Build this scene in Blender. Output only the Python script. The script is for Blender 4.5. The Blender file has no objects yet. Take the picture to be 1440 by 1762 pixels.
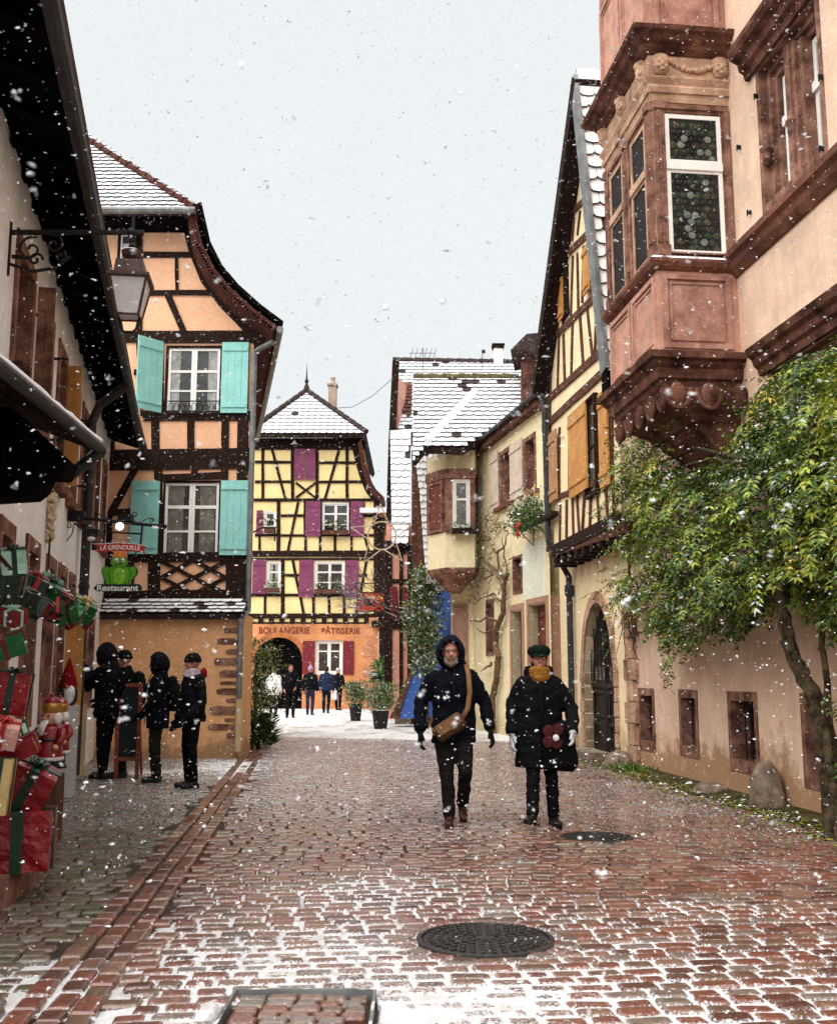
import bpy, bmesh, math, random
from mathutils import Vector, Matrix, noise
random.seed(11)
R = math.radians
SC = bpy.context.scene
C = SC.collection
V = Vector

# ------------------------------------------------------------------ camera
CAMH = 1.4
FPX = 1800.0                       # focal length in pixels of a 1440 px wide frame
TH = math.atan(282 / FPX)          # the camera looks up by about nine degrees
cd = bpy.data.cameras.new('camera')
cam = bpy.data.objects.new('camera', cd)
C.objects.link(cam)
cam.location = (0, 0, CAMH)
cam.rotation_euler = (math.pi / 2 + TH, 0, 0)
cd.sensor_fit = 'HORIZONTAL'
cd.sensor_width = 36
cd.lens = FPX / 1440 * 36
cd.clip_start = 0.05
cd.clip_end = 600
cd.dof.use_dof = True
cd.dof.focus_distance = 11
cd.dof.aperture_fstop = 8
SC.camera = cam

# ------------------------------------------------------------------ overcast sky
SUN_EL, SUN_AZ = R(58), R(221)     # azimuth clockwise from +Y: behind the camera and to the left, a wide glow behind cloud
w = bpy.data.worlds.new('World')
SC.world = w
w.use_nodes = True
nt = w.node_tree
nt.nodes.clear()
out = nt.nodes.new('ShaderNodeOutputWorld')
bg = nt.nodes.new('ShaderNodeBackground')
sky = nt.nodes.new('ShaderNodeTexSky')
sky.sky_type = 'NISHITA'
sky.sun_disc = False
sky.sun_elevation = SUN_EL
sky.sun_rotation = SUN_AZ
tc = nt.nodes.new('ShaderNodeTexCoord')
nz = nt.nodes.new('ShaderNodeTexNoise')
nz.inputs['Scale'].default_value = 1.6
nz.inputs['Detail'].default_value = 5
cr = nt.nodes.new('ShaderNodeValToRGB')
cr.color_ramp.elements[0].color = (3.92, 4.10, 4.20, 1)
cr.color_ramp.elements[1].color = (4.30, 4.45, 4.50, 1)
mx = nt.nodes.new('ShaderNodeMix')
mx.data_type = 'RGBA'
mx.inputs[0].default_value = 0.97
nt.links.new(tc.outputs['Generated'], nz.inputs['Vector'])
nt.links.new(nz.outputs['Fac'], cr.inputs['Fac'])
nt.links.new(sky.outputs['Color'], mx.inputs[6])
nt.links.new(cr.outputs['Color'], mx.inputs[7])
nt.links.new(mx.outputs[2], bg.inputs['Color'])
bg.inputs['Strength'].default_value = 0.0525
nt.links.new(bg.outputs[0], out.inputs['Surface'])

sd = bpy.data.lights.new('sun', 'SUN')
sun = bpy.data.objects.new('sun', sd)
C.objects.link(sun)
sd.energy = 1.5
sd.angle = R(85)
sd.color = (1.0, 0.955, 0.90)
sdir = V((math.sin(SUN_AZ) * math.cos(SUN_EL), math.cos(SUN_AZ) * math.cos(SUN_EL), math.sin(SUN_EL)))
sun.rotation_euler = sdir.to_track_quat('Z', 'Y').to_euler()
sun.location = (0, 0, 30)
SC.view_settings.view_transform = 'Standard'
SC.view_settings.look = 'None'
SC.view_settings.exposure = 2.0
SC.view_settings.gamma = 1

# ------------------------------------------------------------------ pixel helpers (pixels of the 1440 x 1762 photograph)
FWD = V((0, math.cos(TH), math.sin(TH)))
UPV = V((0, -math.sin(TH), math.cos(TH)))
EYE = V((0, 0, CAMH))
def ray(px, py):
    return FWD + V((1, 0, 0)) * ((px - 720) / FPX) + UPV * ((881 - py) / FPX)
def G(px, py, z=0.0):
    d = ray(px, py)
    return EYE + d * ((z - CAMH) / d.z)
def at(px, py, Y):
    d = ray(px, py)
    return EYE + d * (Y / d.y)
def crop(ox, oy, s):
    return lambda x, y: (ox + x / s, oy + y / s)
c2 = crop(0, 560, 3.0)
c1 = crop(0, 0, 2.842)
c5 = crop(400, 620, 2.591)
c6 = crop(640, 580, 2.669)
c7 = crop(860, 100, 2.447)
c8 = crop(880, 560, 2.002)
cb = crop(980, 0, 3.130)
cs = crop(140, 860, 9.0)

# ------------------------------------------------------------------ materials
def L(r, g, b, k=1.0):
    f = lambda c: ((c / 255 + 0.055) / 1.055) ** 2.4 if c > 10 else c / 255 / 12.92
    return (f(r) * k, f(g) * k, f(b) * k)
def MT(name, col, rough=0.8, var=0.18, scale=6.0, bump=0.0, bscale=60.0, col2=None, spec=0.3, metal=0.0, streak=0.0, snow=0.0, stain=None, stretch=None, coat=0.0, base=None, fine=0.13):
    m = bpy.data.materials.new(name)
    m.use_nodes = True
    n = m.node_tree
    b = n.nodes['Principled BSDF']
    b.inputs['Roughness'].default_value = rough
    b.inputs['Specular IOR Level'].default_value = spec
    b.inputs['Metallic'].default_value = metal
    b.inputs['Coat Weight'].default_value = coat
    t = n.nodes.new('ShaderNodeTexCoord')
    src = t.outputs['Object']
    if stretch:
        mp = n.nodes.new('ShaderNodeMapping')
        mp.inputs['Scale'].default_value = stretch
        n.links.new(src, mp.inputs['Vector'])
        src = mp.outputs['Vector']
    def nse(sc, det, vec=None, rg=0.55):
        x = n.nodes.new('ShaderNodeTexNoise')
        x.inputs['Scale'].default_value = sc
        x.inputs['Detail'].default_value = det
        x.inputs['Roughness'].default_value = rg
        n.links.new(vec or src, x.inputs['Vector'])
        return x.outputs['Fac']
    def ramp(fac, p0, p1, a, c):
        r = n.nodes.new('ShaderNodeValToRGB')
        r.color_ramp.elements[0].position = p0
        r.color_ramp.elements[1].position = p1
        r.color_ramp.elements[0].color = (*a, 1)
        r.color_ramp.elements[1].color = (*c, 1)
        n.links.new(fac, r.inputs['Fac'])
        return r.outputs['Color']
    def mix(fac, a, c):
        x = n.nodes.new('ShaderNodeMix')
        x.data_type = 'RGBA'
        for s, v in ((0, fac), (6, a), (7, c)):
            if hasattr(v, 'is_output'):
                n.links.new(v, x.inputs[s])
            else:
                x.inputs[s].default_value = v if s == 0 else (*v, 1)
        return x.outputs[2]
    lo = tuple(c * (1 - var) for c in col)
    hi = col2 if col2 else tuple(min(1, c * (1 + var)) for c in col)
    c = ramp(nse(scale, 6), 0.32, 0.68, lo, hi)
    fn = ramp(nse(scale * 6.3, 8, None, 0.7), 0.30, 0.70, (1 - fine, 1 - fine * .97, 1 - fine * .94), (1 + fine, 1 + fine, 1 + fine))
    ml = n.nodes.new('ShaderNodeMix')
    ml.data_type = 'RGBA'
    ml.blend_type = 'MULTIPLY'
    ml.inputs[0].default_value = 1
    n.links.new(c, ml.inputs[6])
    n.links.new(fn, ml.inputs[7])
    c = ml.outputs[2]
    if streak:
        mp = n.nodes.new('ShaderNodeMapping')
        mp.inputs['Scale'].default_value = (3.1, 3.1, 0.30)
        n.links.new(t.outputs['Object'], mp.inputs['Vector'])
        f = ramp(nse(1.3, 8, mp.outputs['Vector'], 0.68), 0.44, 0.78, (0, 0, 0), (streak,) * 3)
        c = mix(f, c, tuple(x * 0.55 for x in col))
    if stain:
        f = ramp(nse(stain[0], 8, None, 0.65), stain[1], stain[1] + 0.12, (0, 0, 0), (stain[2],) * 3)
        c = mix(f, c, stain[3])
    if base:                       # damp and dirt creeping up from the pavement
        sp0 = n.nodes.new('ShaderNodeSeparateXYZ')
        n.links.new(t.outputs['Object'], sp0.inputs[0])
        ma = n.nodes.new('ShaderNodeMath')
        ma.operation = 'MULTIPLY_ADD'
        ma.inputs[1].default_value = -0.5 / base[0]
        n.links.new(sp0.outputs['Z'], ma.inputs[0])
        n.links.new(nse(2.2, 8, None, 0.7), ma.inputs[2])
        f = ramp(ma.outputs[0], 0.22, 0.36, (0, 0, 0), (base[1],) * 3)
        c = mix(f, c, base[2])
    if snow:
        g = n.nodes.new('ShaderNodeNewGeometry')
        sp = n.nodes.new('ShaderNodeSeparateXYZ')
        n.links.new(g.outputs['True Normal'], sp.inputs[0])
        a = ramp(sp.outputs['Z'], 0.45, 0.75, (0, 0, 0), (1, 1, 1))
        k = ramp(nse(9, 6), 0.62 - 0.35 * snow, 0.70 - 0.35 * snow, (0, 0, 0), (1, 1, 1))
        mu = n.nodes.new('ShaderNodeMath')
        mu.operation = 'MULTIPLY'
        n.links.new(a, mu.inputs[0])
        n.links.new(k, mu.inputs[1])
        c = mix(mu.outputs[0], c, (0.82, 0.84, 0.87))
    n.links.new(c, b.inputs['Base Color'])
    if bump:
        bp = n.nodes.new('ShaderNodeBump')
        bp.inputs['Strength'].default_value = bump
        bp.inputs['Distance'].default_value = 0.02
        n.links.new(nse(bscale, 5), bp.inputs['Height'])
        n.links.new(bp.outputs[0], b.inputs['Normal'])
    return m

def snow_mat(name='snow'):
    return MT(name, (0.80, 0.82, 0.85), 0.75, 0.06, 14, 0.35, 90, spec=0.2)

TIMBER = MT('dark_timber', (0.016, 0.0085, 0.006), 0.85, 0.5, 5, 0.6, 40, col2=(0.035, 0.018, 0.012), spec=0.12, stretch=(3, 3, 3))
TIMBER_BROWN = MT('brown_timber', (0.10, 0.042, 0.026), 0.85, 0.4, 6, 0.6, 40, spec=0.15)
BLACKWOOD = MT('black_wood', (0.0035, 0.0028, 0.003), 0.95, 0.5, 5, 0.4, 50, spec=0.03)
PEACH = MT('peach_plaster', (0.82, 0.47, 0.29), 0.9, 0.06, 2.2, 0.25, 70, spec=0.1, streak=0.22)
OCHRE = MT('ochre_plaster', (0.76, 0.42, 0.21), 0.92, 0.12, 1.6, 0.4, 40, spec=0.1, streak=0.35, stain=(1.3, 0.58, 0.5, (0.50, 0.25, 0.12)), base=(.5, .7, (.25, .16, .09)))
YELLOW = MT('yellow_plaster', (0.86, 0.68, 0.33), 0.9, 0.08, 1.5, 0.2, 50, spec=0.1, streak=0.18)
ORANGE = MT('orange_plaster', (0.58, 0.25, 0.11), 0.9, 0.25, 1.3, 0.2, 40, spec=0.1, streak=0.25)
WHITEWALL = MT('white_plaster', (0.88, 0.89, 0.91), 0.92, 0.05, 2.0, 0.25, 60, spec=0.1, streak=0.30)
ROSE = MT('rose_plaster', (0.76, 0.54, 0.40), 0.92, 0.13, 1.9, 0.35, 45, spec=0.1, streak=0.42, stain=(0.9, 0.56, 0.5, (0.58, 0.37, 0.24)), base=(1.15, .85, (.36, .20, .10)), fine=.10)
CREAM = MT('cream_plaster', (0.86, 0.78, 0.50), 0.92, 0.07, 1.2, 0.3, 45, spec=0.1, streak=0.3, base=(.8, .5, (.45, .38, .2)), stain=(1.0, 0.60, 0.4, (0.52, 0.39, 0.18)))
BUFF = MT('buff_plaster', (0.87, 0.72, 0.46), 0.92, 0.07, 1.6, 0.3, 45, spec=0.1, streak=0.3, base=(.9, .6, (.48, .34, .17)))
PALE = MT('pale_plaster', (0.80, 0.83, 0.70), 0.92, 0.07, 1.6, 0.2, 45, spec=0.1, streak=0.25)
SAND = MT('red_sandstone', (0.175, 0.074, 0.050), 0.88, 0.45, 4.5, 0.7, 35, col2=(0.38, 0.20, 0.145), spec=0.15, streak=0.22, stain=(2.6, 0.55, 0.75, (0.040, 0.018, 0.013)), fine=.28)
SAND_SNOW = MT('red_sandstone_ledge', (0.14, 0.052, 0.035), 0.88, 0.45, 4.0, 0.7, 35, col2=(0.28, 0.12, 0.08), spec=0.15, fine=.28, stain=(2.0, 0.52, 0.7, (0.04, 0.02, 0.015)), snow=0.62)
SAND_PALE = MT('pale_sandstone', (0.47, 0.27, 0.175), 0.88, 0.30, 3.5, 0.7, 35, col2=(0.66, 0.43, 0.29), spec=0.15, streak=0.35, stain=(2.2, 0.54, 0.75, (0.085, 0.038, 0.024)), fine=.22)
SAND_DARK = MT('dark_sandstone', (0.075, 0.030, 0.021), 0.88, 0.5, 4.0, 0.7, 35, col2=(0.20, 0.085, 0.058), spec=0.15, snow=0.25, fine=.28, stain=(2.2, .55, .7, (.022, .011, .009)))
PANEL_RED = MT('red_stone_panel', (0.33, 0.15, 0.11), 0.88, 0.26, 5.0, 0.5, 50, col2=(0.47, 0.26, 0.20), spec=0.15, streak=.35, stain=(9.0, 0.57, 0.55, (0.58, 0.38, 0.31)), fine=.2)
PANEL_PALE = MT('pale_stone_panel', (0.50, 0.27, 0.20), 0.88, 0.22, 4.0, 0.5, 50, spec=0.15, streak=0.3, stain=(3, .57, .5, (.28, .12, .085)), fine=.2)
WHITEPAINT = MT('white_paint', (0.80, 0.78, 0.74), 0.55, 0.05, 9, 0.1, 90, spec=0.35)
TURQ = MT('turquoise_paint', (0.27, 0.60, 0.56), 0.6, 0.08, 4, 0.25, 30, spec=0.3, streak=0.15)
PURPLE = MT('plum_paint', (0.19, 0.040, 0.098), 0.6, 0.15, 4, 0.2, 30, spec=0.3)
WINE = MT('wine_red_paint', (0.16, 0.012, 0.02), 0.6, 0.15, 4, 0.2, 30, spec=0.3)
ORANGEWOOD = MT('orange_wood', (0.54, 0.25, 0.06), 0.55, 0.2, 5, 0.3, 40, spec=0.35, streak=0.4)
BLUE = MT('blue_paint', (0.055, 0.125, 0.42), 0.8, 0.12, 2, 0.25, 50, spec=0.2)
GLASS = MT('dark_window_glass', (0.008, 0.009, 0.010), 0.05, 0.5, 1.6, 0.05, 5, col2=(.07, .07, .068), spec=0.8)  # paler blotches paint in reflections and hints of curtain
GLASS_GREY = MT('grey_window_glass', (0.13, 0.12, 0.11), 0.10, 0.3, 3, 0.03, 12, spec=0.6)
GLASS_RED = MT('brown_window_glass', (0.03, 0.012, 0.010), 0.12, 0.3, 3, 0.03, 12, spec=0.5)
FROST = MT('frosted_lamp_glass', (0.60, 0.56, 0.55), 0.4, 0.08, 6, spec=0.4)
IRON = MT('black_iron', (0.006, 0.006, 0.007), 0.6, 0.4, 12, 0.2, 80, spec=0.3, snow=0.12)
COPPER = MT('old_copper_iron', (0.055, 0.022, 0.018), 0.5, 0.4, 12, 0.2, 80, spec=0.4, snow=0.45)
ZINC = MT('weathered_zinc', (0.16, 0.17, 0.17), 0.45, 0.35, 5, 0.1, 50, spec=0.4, metal=0.35, snow=0.3)
ZINC_DARK = MT('dark_zinc', (0.03, 0.03, 0.032), 0.55, 0.4, 5, 0.1, 50, spec=0.25, snow=0.5)
BEIGEPIPE = MT('beige_pipe_paint', (0.48, 0.35, 0.20), 0.6, 0.15, 5, 0.1, 50, spec=0.3)
SNOW = snow_mat()
TILE = MT('clay_tile', (0.115, 0.048, 0.034), 0.85, 0.4, 8, 0.4, 40, spec=0.15)
TILE_DARK = MT('dark_clay_tile', (0.045, 0.030, 0.028), 0.85, 0.4, 8, 0.4, 40, spec=0.15)
TILE_EDGE = MT('red_verge_tile', (0.065, 0.021, 0.015), 0.85, 0.4, 12, 0.6, 30, spec=0.15, snow=0.35)
MOSS = MT('roof_moss', (0.10, 0.08, 0.035), 0.95, 0.4, 12, 0.6, 40, spec=0.05, snow=0.3)
STONE = MT('grey_stone', (0.20, 0.15, 0.11), 0.9, 0.5, 7, 1.0, 18, spec=0.2, snow=0.1)
TRUNK = MT('wisteria_bark', (0.022, 0.016, 0.010), 0.95, 0.5, 12, 1.0, 14, col2=(0.095, 0.070, 0.040), spec=0.1, fine=.4)
VINEBARK = MT('vine_bark', (0.16, 0.10, 0.055), 0.95, 0.4, 9, 0.8, 30, spec=0.1, snow=0.2)
TWIG = MT('dark_twig', (0.05, 0.026, 0.022), 0.9, 0.4, 9, spec=0.1, snow=0.6)

# ------------------------------------------------------------------ mesh builder
WM = {}
class MB:
    def __init__(s):
        s.v, s.f, s.m = [], [], []
    def add(s, vs, fs, mi=0):
        o = len(s.v)
        s.v += [V(p) for p in vs]
        for f in fs:
            s.f.append(tuple(i + o for i in f))
            s.m.append(mi)
    def loops(s, rings, mi=0, cap=True):
        n = len(rings[0])
        vs = [p for r in rings for p in r]
        fs = []
        for k in range(len(rings) - 1):
            for i in range(n):
                j = (i + 1) % n
                fs.append((k * n + i, k * n + j, (k + 1) * n + j, (k + 1) * n + i))
        if cap:
            fs.append(tuple(range(n))[::-1])
            fs.append(tuple((len(rings) - 1) * n + i for i in range(n)))
        s.add(vs, fs, mi)
    def prism(s, a, b, mi=0):
        s.loops([a, b], mi)
    def box(s, c, size, rz=0.0, mi=0, M=None):
        x, y, z = size[0] / 2, size[1] / 2, size[2] / 2
        M = M or Matrix.Rotation(rz, 3, 'Z')
        c = V(c)
        vs = [c + M @ V((a, b, d)) for d in (-z, z) for a, b in ((-x, -y), (x, -y), (x, y), (-x, y))]
        s.loops([vs[:4], vs[4:]], mi)
    def tube(s, path, r, n=8, mi=0, cap=True, side=None):
        path = [V(p) for p in path]
        rings = []
        ref = side
        for i, p in enumerate(path):
            t = (path[min(i + 1, len(path) - 1)] - path[max(i - 1, 0)])
            t = t.normalized() if t.length > 1e-9 else V((0, 0, 1))
            if ref is None:
                ref = V((1, 0, 0)) if abs(t.x) < 0.9 else V((0, 1, 0))
            a = ref - t * ref.dot(t)
            a = a.normalized() if a.length > 1e-6 else t.orthogonal().normalized()
            b = t.cross(a)
            if side is None:
                ref = a
            q = r[i] if isinstance(r, (list, tuple)) else r
            rx, ry = q if isinstance(q, tuple) else (q, q)
            rings.append([p + a * (rx * math.cos(2 * math.pi * k / n)) + b * (ry * math.sin(2 * math.pi * k / n)) for k in range(n)])
        s.loops(rings, mi, cap)
    def lathe(s, c, prof, n=16, mi=0, M=None):
        c = V(c)
        M = M or Matrix.Identity(3)
        rings = [[c + M @ V((r * math.cos(2 * math.pi * k / n), r * math.sin(2 * math.pi * k / n), z)) for k in range(n)] for r, z in prof]
        s.loops(rings, mi)
    def ball(s, c, r, n=12, m=8, mi=0, M=None):
        if not isinstance(r, (tuple, list)):
            r = (r, r, r)
        c = V(c)
        M = M or Matrix.Identity(3)
        rings = []
        for j in range(m + 1):
            a = -math.pi / 2 + math.pi * j / m
            k = max(math.cos(a), 0.02)
            rings.append([c + M @ V((r[0] * k * math.cos(2 * math.pi * i / n), r[1] * k * math.sin(2 * math.pi * i / n), r[2] * math.sin(a))) for i in range(n)])
        s.loops(rings, mi)
    def build(s, name, mats, parent=None, loc=None, smooth=False):
        me = bpy.data.meshes.new(name)
        off = V(loc) if loc is not None and parent is None else V((0, 0, 0))
        me.from_pydata([tuple(p - off) for p in s.v], [], s.f)
        if not isinstance(mats, (list, tuple)):
            mats = [mats]
        for m in mats:
            me.materials.append(m)
        me.polygons.foreach_set('material_index', s.m)
        if smooth:
            me.polygons.foreach_set('use_smooth', [True] * len(s.f))
        me.update()
        return place(name, me, parent, off)
def place(name, me, parent=None, off=None):
    o = bpy.data.objects.new(name, me)
    C.objects.link(o)
    if parent is not None:
        o.parent = parent
        o.matrix_parent_inverse = WM.get(parent.name, Matrix.Identity(4)).inverted()
    elif off is not None:
        o.location = off
        WM[o.name] = Matrix.Translation(off)
    return o
def tag(o, label=None, cat=None, group=None, kind=None):
    for k, v in (('label', label), ('category', cat), ('group', group), ('kind', kind)):
        if v:
            o[k] = v
    return o
def thing(name, label, cat, loc, group=None):
    o = bpy.data.objects.new(name, None)
    C.objects.link(o)
    o.location = loc
    o.empty_display_size = 0.2
    WM[o.name] = Matrix.Translation(V(loc))
    return tag(o, label, cat, group)
def dup(root, M, label=None, group=None):
    """copy of a thing with its parts and sub-parts, moved by the matrix M"""
    r = root.copy()
    C.objects.link(r)
    r.matrix_world = M
    WM[r.name] = M.copy()
    tag(r, label, None, group)
    for ch in list(root.children):
        c = ch.copy()
        C.objects.link(c)
        c.parent = r
        for g in list(ch.children):
            d = g.copy()
            C.objects.link(d)
            d.parent = c
    return r

class FR:
    """a vertical facade: origin O, horizontal direction u (to the right when looking at it), outward normal n"""
    def __init__(s, O, u):
        s.O = V((O[0], O[1], 0))
        s.u = V((u[0], u[1], 0)).normalized()
        s.n = V((s.u.y, -s.u.x, 0))
    def p(s, u, z, d=0.0):
        return s.O + s.u * u + s.n * d + V((0, 0, z))
    def uz(s, px, py, d=0.0):
        r = ray(px, py)
        o = s.O + s.n * d
        q = EYE + r * ((o - EYE).dot(s.n) / r.dot(s.n))
        return ((q - s.O).dot(s.u), q.z)
    def upx(s, px, d=0.0, py=1000):
        return s.uz(px, py, d)[0]
    def box(s, mb, u0, u1, z0, z1, d0, d1, mi=0):
        s.poly(mb, [(u0, z0), (u1, z0), (u1, z1), (u0, z1)], d0, d1, mi)
    def poly(s, mb, pts, d0, d1, mi=0):
        a = [s.p(u, z, d0) for u, z in pts]
        b = [s.p(u, z, d1) for u, z in pts]
        mb.prism(a, b, mi)
    def ppoly(s, mb, pxs, d0, d1, mi=0):
        s.poly(mb, [s.uz(*q, d1) for q in pxs], d0, d1, mi)
    def beam(s, mb, a, b, w, d0, d1, mi=0, wob=0.0):
        """timber from pixel a to pixel b, w metres wide, slightly waney"""
        A, B = V(s.uz(*a, d1)), V(s.uz(*b, d1))
        t = (B - A).normalized()
        q = V((-t.y, t.x))
        k = max(2, int((B - A).length / 0.7))
        up, dn = [], []
        for i in range(k + 1):
            c = A.lerp(B, i / k)
            up.append(c + q * (w / 2 + random.uniform(-1, 1) * wob))
            dn.append(c - q * (w / 2 + random.uniform(-1, 1) * wob))
        dd = d1 + random.uniform(-0.004, 0.004)
        s.poly(mb, [tuple(x) for x in dn + up[::-1]], d0, dd, mi)
    def ring(s, mb, u0, u1, z0, z1, w, d0, d1, mi=0, wt=None, wb=None):
        wt = w if wt is None else wt
        wb = w if wb is None else wb
        s.box(mb, u0, u0 + w, z0, z1, d0, d1, mi)
        s.box(mb, u1 - w, u1, z0, z1, d0, d1, mi)
        s.box(mb, u0 + w, u1 - w, z1 - wt, z1, d0, d1 - 0.002, mi)
        s.box(mb, u0 + w, u1 - w, z0, z0 + wb, d0, d1 - 0.002, mi)
    def holed(s, mb, u0, u1, z0, z1, holes, d, depth, mi=0, top=None):
        us = sorted({u0, u1, *[h[0] for h in holes], *[h[1] for h in holes]})
        zs = sorted({z0, z1, *[h[2] for h in holes], *[h[3] for h in holes]})
        us = [x for x in us if u0 <= x <= u1]
        zs = [x for x in zs if z0 <= x <= z1]
        for i in range(len(us) - 1):
            for j in range(len(zs) - 1):
                a, b = (us[i] + us[i + 1]) / 2, (zs[j] + zs[j + 1]) / 2
                if any(h[0] < a < h[1] and h[2] < b < h[3] for h in holes):
                    continue
                mb.add([s.p(us[i], zs[j], d), s.p(us[i + 1], zs[j], d), s.p(us[i + 1], zs[j + 1], d), s.p(us[i], zs[j + 1], d)], [(0, 1, 2, 3)], mi)
        for h in holes:
            A = [s.p(h[0], h[2], d), s.p(h[1], h[2], d), s.p(h[1], h[3], d), s.p(h[0], h[3], d)]
            B = [q - s.n * depth for q in A]
            for k in range(4):
                mb.add([A[k], A[(k + 1) % 4], B[(k + 1) % 4], B[k]], [(3, 2, 1, 0)], mi)
    def prect(s, px0, py0, px1, py1, d=0.0):
        a, b = s.uz(px0, py0, d), s.uz(px1, py1, d)
        a2, b2 = s.uz(px0, py1, d), s.uz(px1, py0, d)
        return ((a[0] + a2[0]) / 2, (b[0] + b2[0]) / 2, (a2[1] + b[1]) / 2, (a[1] + b2[1]) / 2)

def window(house, fr, rect, d, casing=None, cw=0.07, sash=WHITEPAINT, sw=0.045, cols=2, bars=(), glass=GLASS, cd=0.03, label=None, wt=None, wb=None, thick=0.10):
    """casing (the window part) with its sash and pane as sub-parts; d is the plane of the sash front"""
    u0, u1, z0, z1 = rect
    m = MB()
    fr.ring(m, u0, u1, z0, z1, cw, d - thick, d + cd, wt=wt, wb=wb)
    w_ = m.build('window', casing or sash, house)
    if label:
        w_['label'] = label
    a0, a1, b0, b1 = u0 + cw, u1 - cw, z0 + (cw if wb is None else wb), z1 - (cw if wt is None else wt)
    if sash:
        m = MB()
        cwid = (a1 - a0) / cols
        for i in range(cols):
            e0, e1 = a0 + i * cwid + 0.002, a0 + (i + 1) * cwid - 0.002
            fr.ring(m, e0, e1, b0 + 0.002, b1 - 0.002, sw, d - 0.05, d)
            for f in bars:
                zc = b0 + (b1 - b0) * f[0]
                fr.box(m, e0 + sw, e1 - sw, zc - f[1] / 2, zc + f[1] / 2, d - 0.045, d - 0.008)
        m.build('sash', sash, w_)
    m = MB()
    m.add([fr.p(a0, b0, d - 0.03), fr.p(a1, b0, d - 0.03), fr.p(a1, b1, d - 0.03), fr.p(a0, b1, d - 0.03)], [(0, 1, 2, 3)])
    m.build('pane', glass, w_)
    return w_
def shutter(house, fr, rect, d, mat, planks=5, battens=(0.14, 0.86), name='shutter'):
    u0, u1, z0, z1 = rect
    m = MB()
    k = (u1 - u0) / planks
    for i in range(planks):
        fr.box(m, u0 + i * k + 0.0025, u0 + (i + 1) * k - 0.0025, z0, z1, d, d + 0.028 + random.uniform(0, 0.002))
    fr.box(m, u0 + 0.004, u1 - 0.004, z0 + 0.004, z1 - 0.004, d - 0.004, d + 0.02)
    for b in battens:
        zc = z0 + (z1 - z0) * b
        fr.box(m, u0 + 0.02, u1 - 0.02, zc - 0.035, zc + 0.035, d + 0.024, d + 0.05)
    return m.build(name, mat, house)

def inside(p, poly):
    r = False
    for i in range(len(poly)):
        (x1, y1), (x2, y2) = poly[i], poly[i - 1]
        if (y1 > p[1]) != (y2 > p[1]) and p[0] < (x2 - x1) * (p[1] - y1) / (y2 - y1) + x1:
            r = not r
    return r
def tiles(mb, O, eu, es, poly, tw=0.18, rh=0.15, bare=0.03, thick=0.022, seg=4, bow=0.5, tlen=None, warp=0.0):
    """beaver-tail tiles over a roof plane: material 0 is snow on top, 1 the bare clay edge"""
    eu, es = V(eu).normalized(), V(es).normalized()
    nn = eu.cross(es).normalized()
    a0, a1 = min(p[0] for p in poly), max(p[0] for p in poly)
    b0, b1 = min(p[1] for p in poly), max(p[1] for p in poly)
    tl = tlen or rh * 1.6
    row = 0
    b = b0
    while b < b1:
        a = a0 - tw + (tw / 2 if row % 2 else 0)
        bm_ = b + rh * 0.5
        xs = sorted(p[0] + (q[0] - p[0]) * (bm_ - p[1]) / (q[1] - p[1]) for p, q in zip(poly, poly[1:] + poly[:1]) if (p[1] > bm_) != (q[1] > bm_))
        spans = list(zip(xs[::2], xs[1::2]))
        while a < a1 + tw:
            sp = next((x for x in spans if a + tw / 2 > x[0] + .015 and a - tw / 2 < x[1] - .015), None)
            if sp:
                w2 = tw / 2 - 0.003
                lo = b + random.uniform(-0.008, 0.008)
                sh = warp * noise.noise(V((a * 0.6, b * 0.6, 3.1)))
                pts = [(a - w2, b + tl), (a - w2, lo + tw * bow * 0.5)]
                for k in range(1, seg):
                    t = math.pi * k / seg
                    pts.append((a - w2 * math.cos(t), lo + tw * bow * 0.5 * (1 - math.sin(t))))
                pts += [(a + w2, lo + tw * bow * 0.5), (a + w2, b + tl)]
                pts = [(min(max(x, sp[0]), sp[1]), y_) for x, y_ in pts]
                lift = thick * 2.1 + random.uniform(0, 0.008) + sh
                def P(q, h):
                    f = 1 - (q[1] - b) / tl
                    return V(O) + eu * q[0] + es * q[1] + nn * (h + lift * f - thick)
                top = [P(q, thick) for q in pts]
                bot = [P(q, 0) for q in pts]
                n = len(pts)
                snow = random.random() > bare + .35 * max(0, noise.noise(V((a * .8, b * .8, O[0] + 7))) - .22)
                mb.add(top, [tuple(range(n))], 0 if snow else 1)
                mb.add(top + bot, [(i, i + n, (i + 1) % n + n, (i + 1) % n) for i in range(n)], 1)
            a += tw
        b += rh
        row += 1
def slab(mb, O, eu, es, poly, t0, t1, mi=0):
    eu, es = V(eu).normalized(), V(es).normalized()
    nn = eu.cross(es).normalized()
    f = lambda h: [V(O) + eu * a + es * b + nn * h for a, b in poly]
    mb.prism(f(t0), f(t1), mi)
def ridge_tiles(mb, A, B, r=0.10, step=0.34, mi=0):
    A, B = V(A), V(B)
    n = max(1, int((B - A).length / step))
    for i in range(n):
        p, q = A.lerp(B, i / n), A.lerp(B, (i + 1.12) / n)
        mb.tube([p, q], [r * 1.08, r * 0.86], 8, mi)
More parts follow.
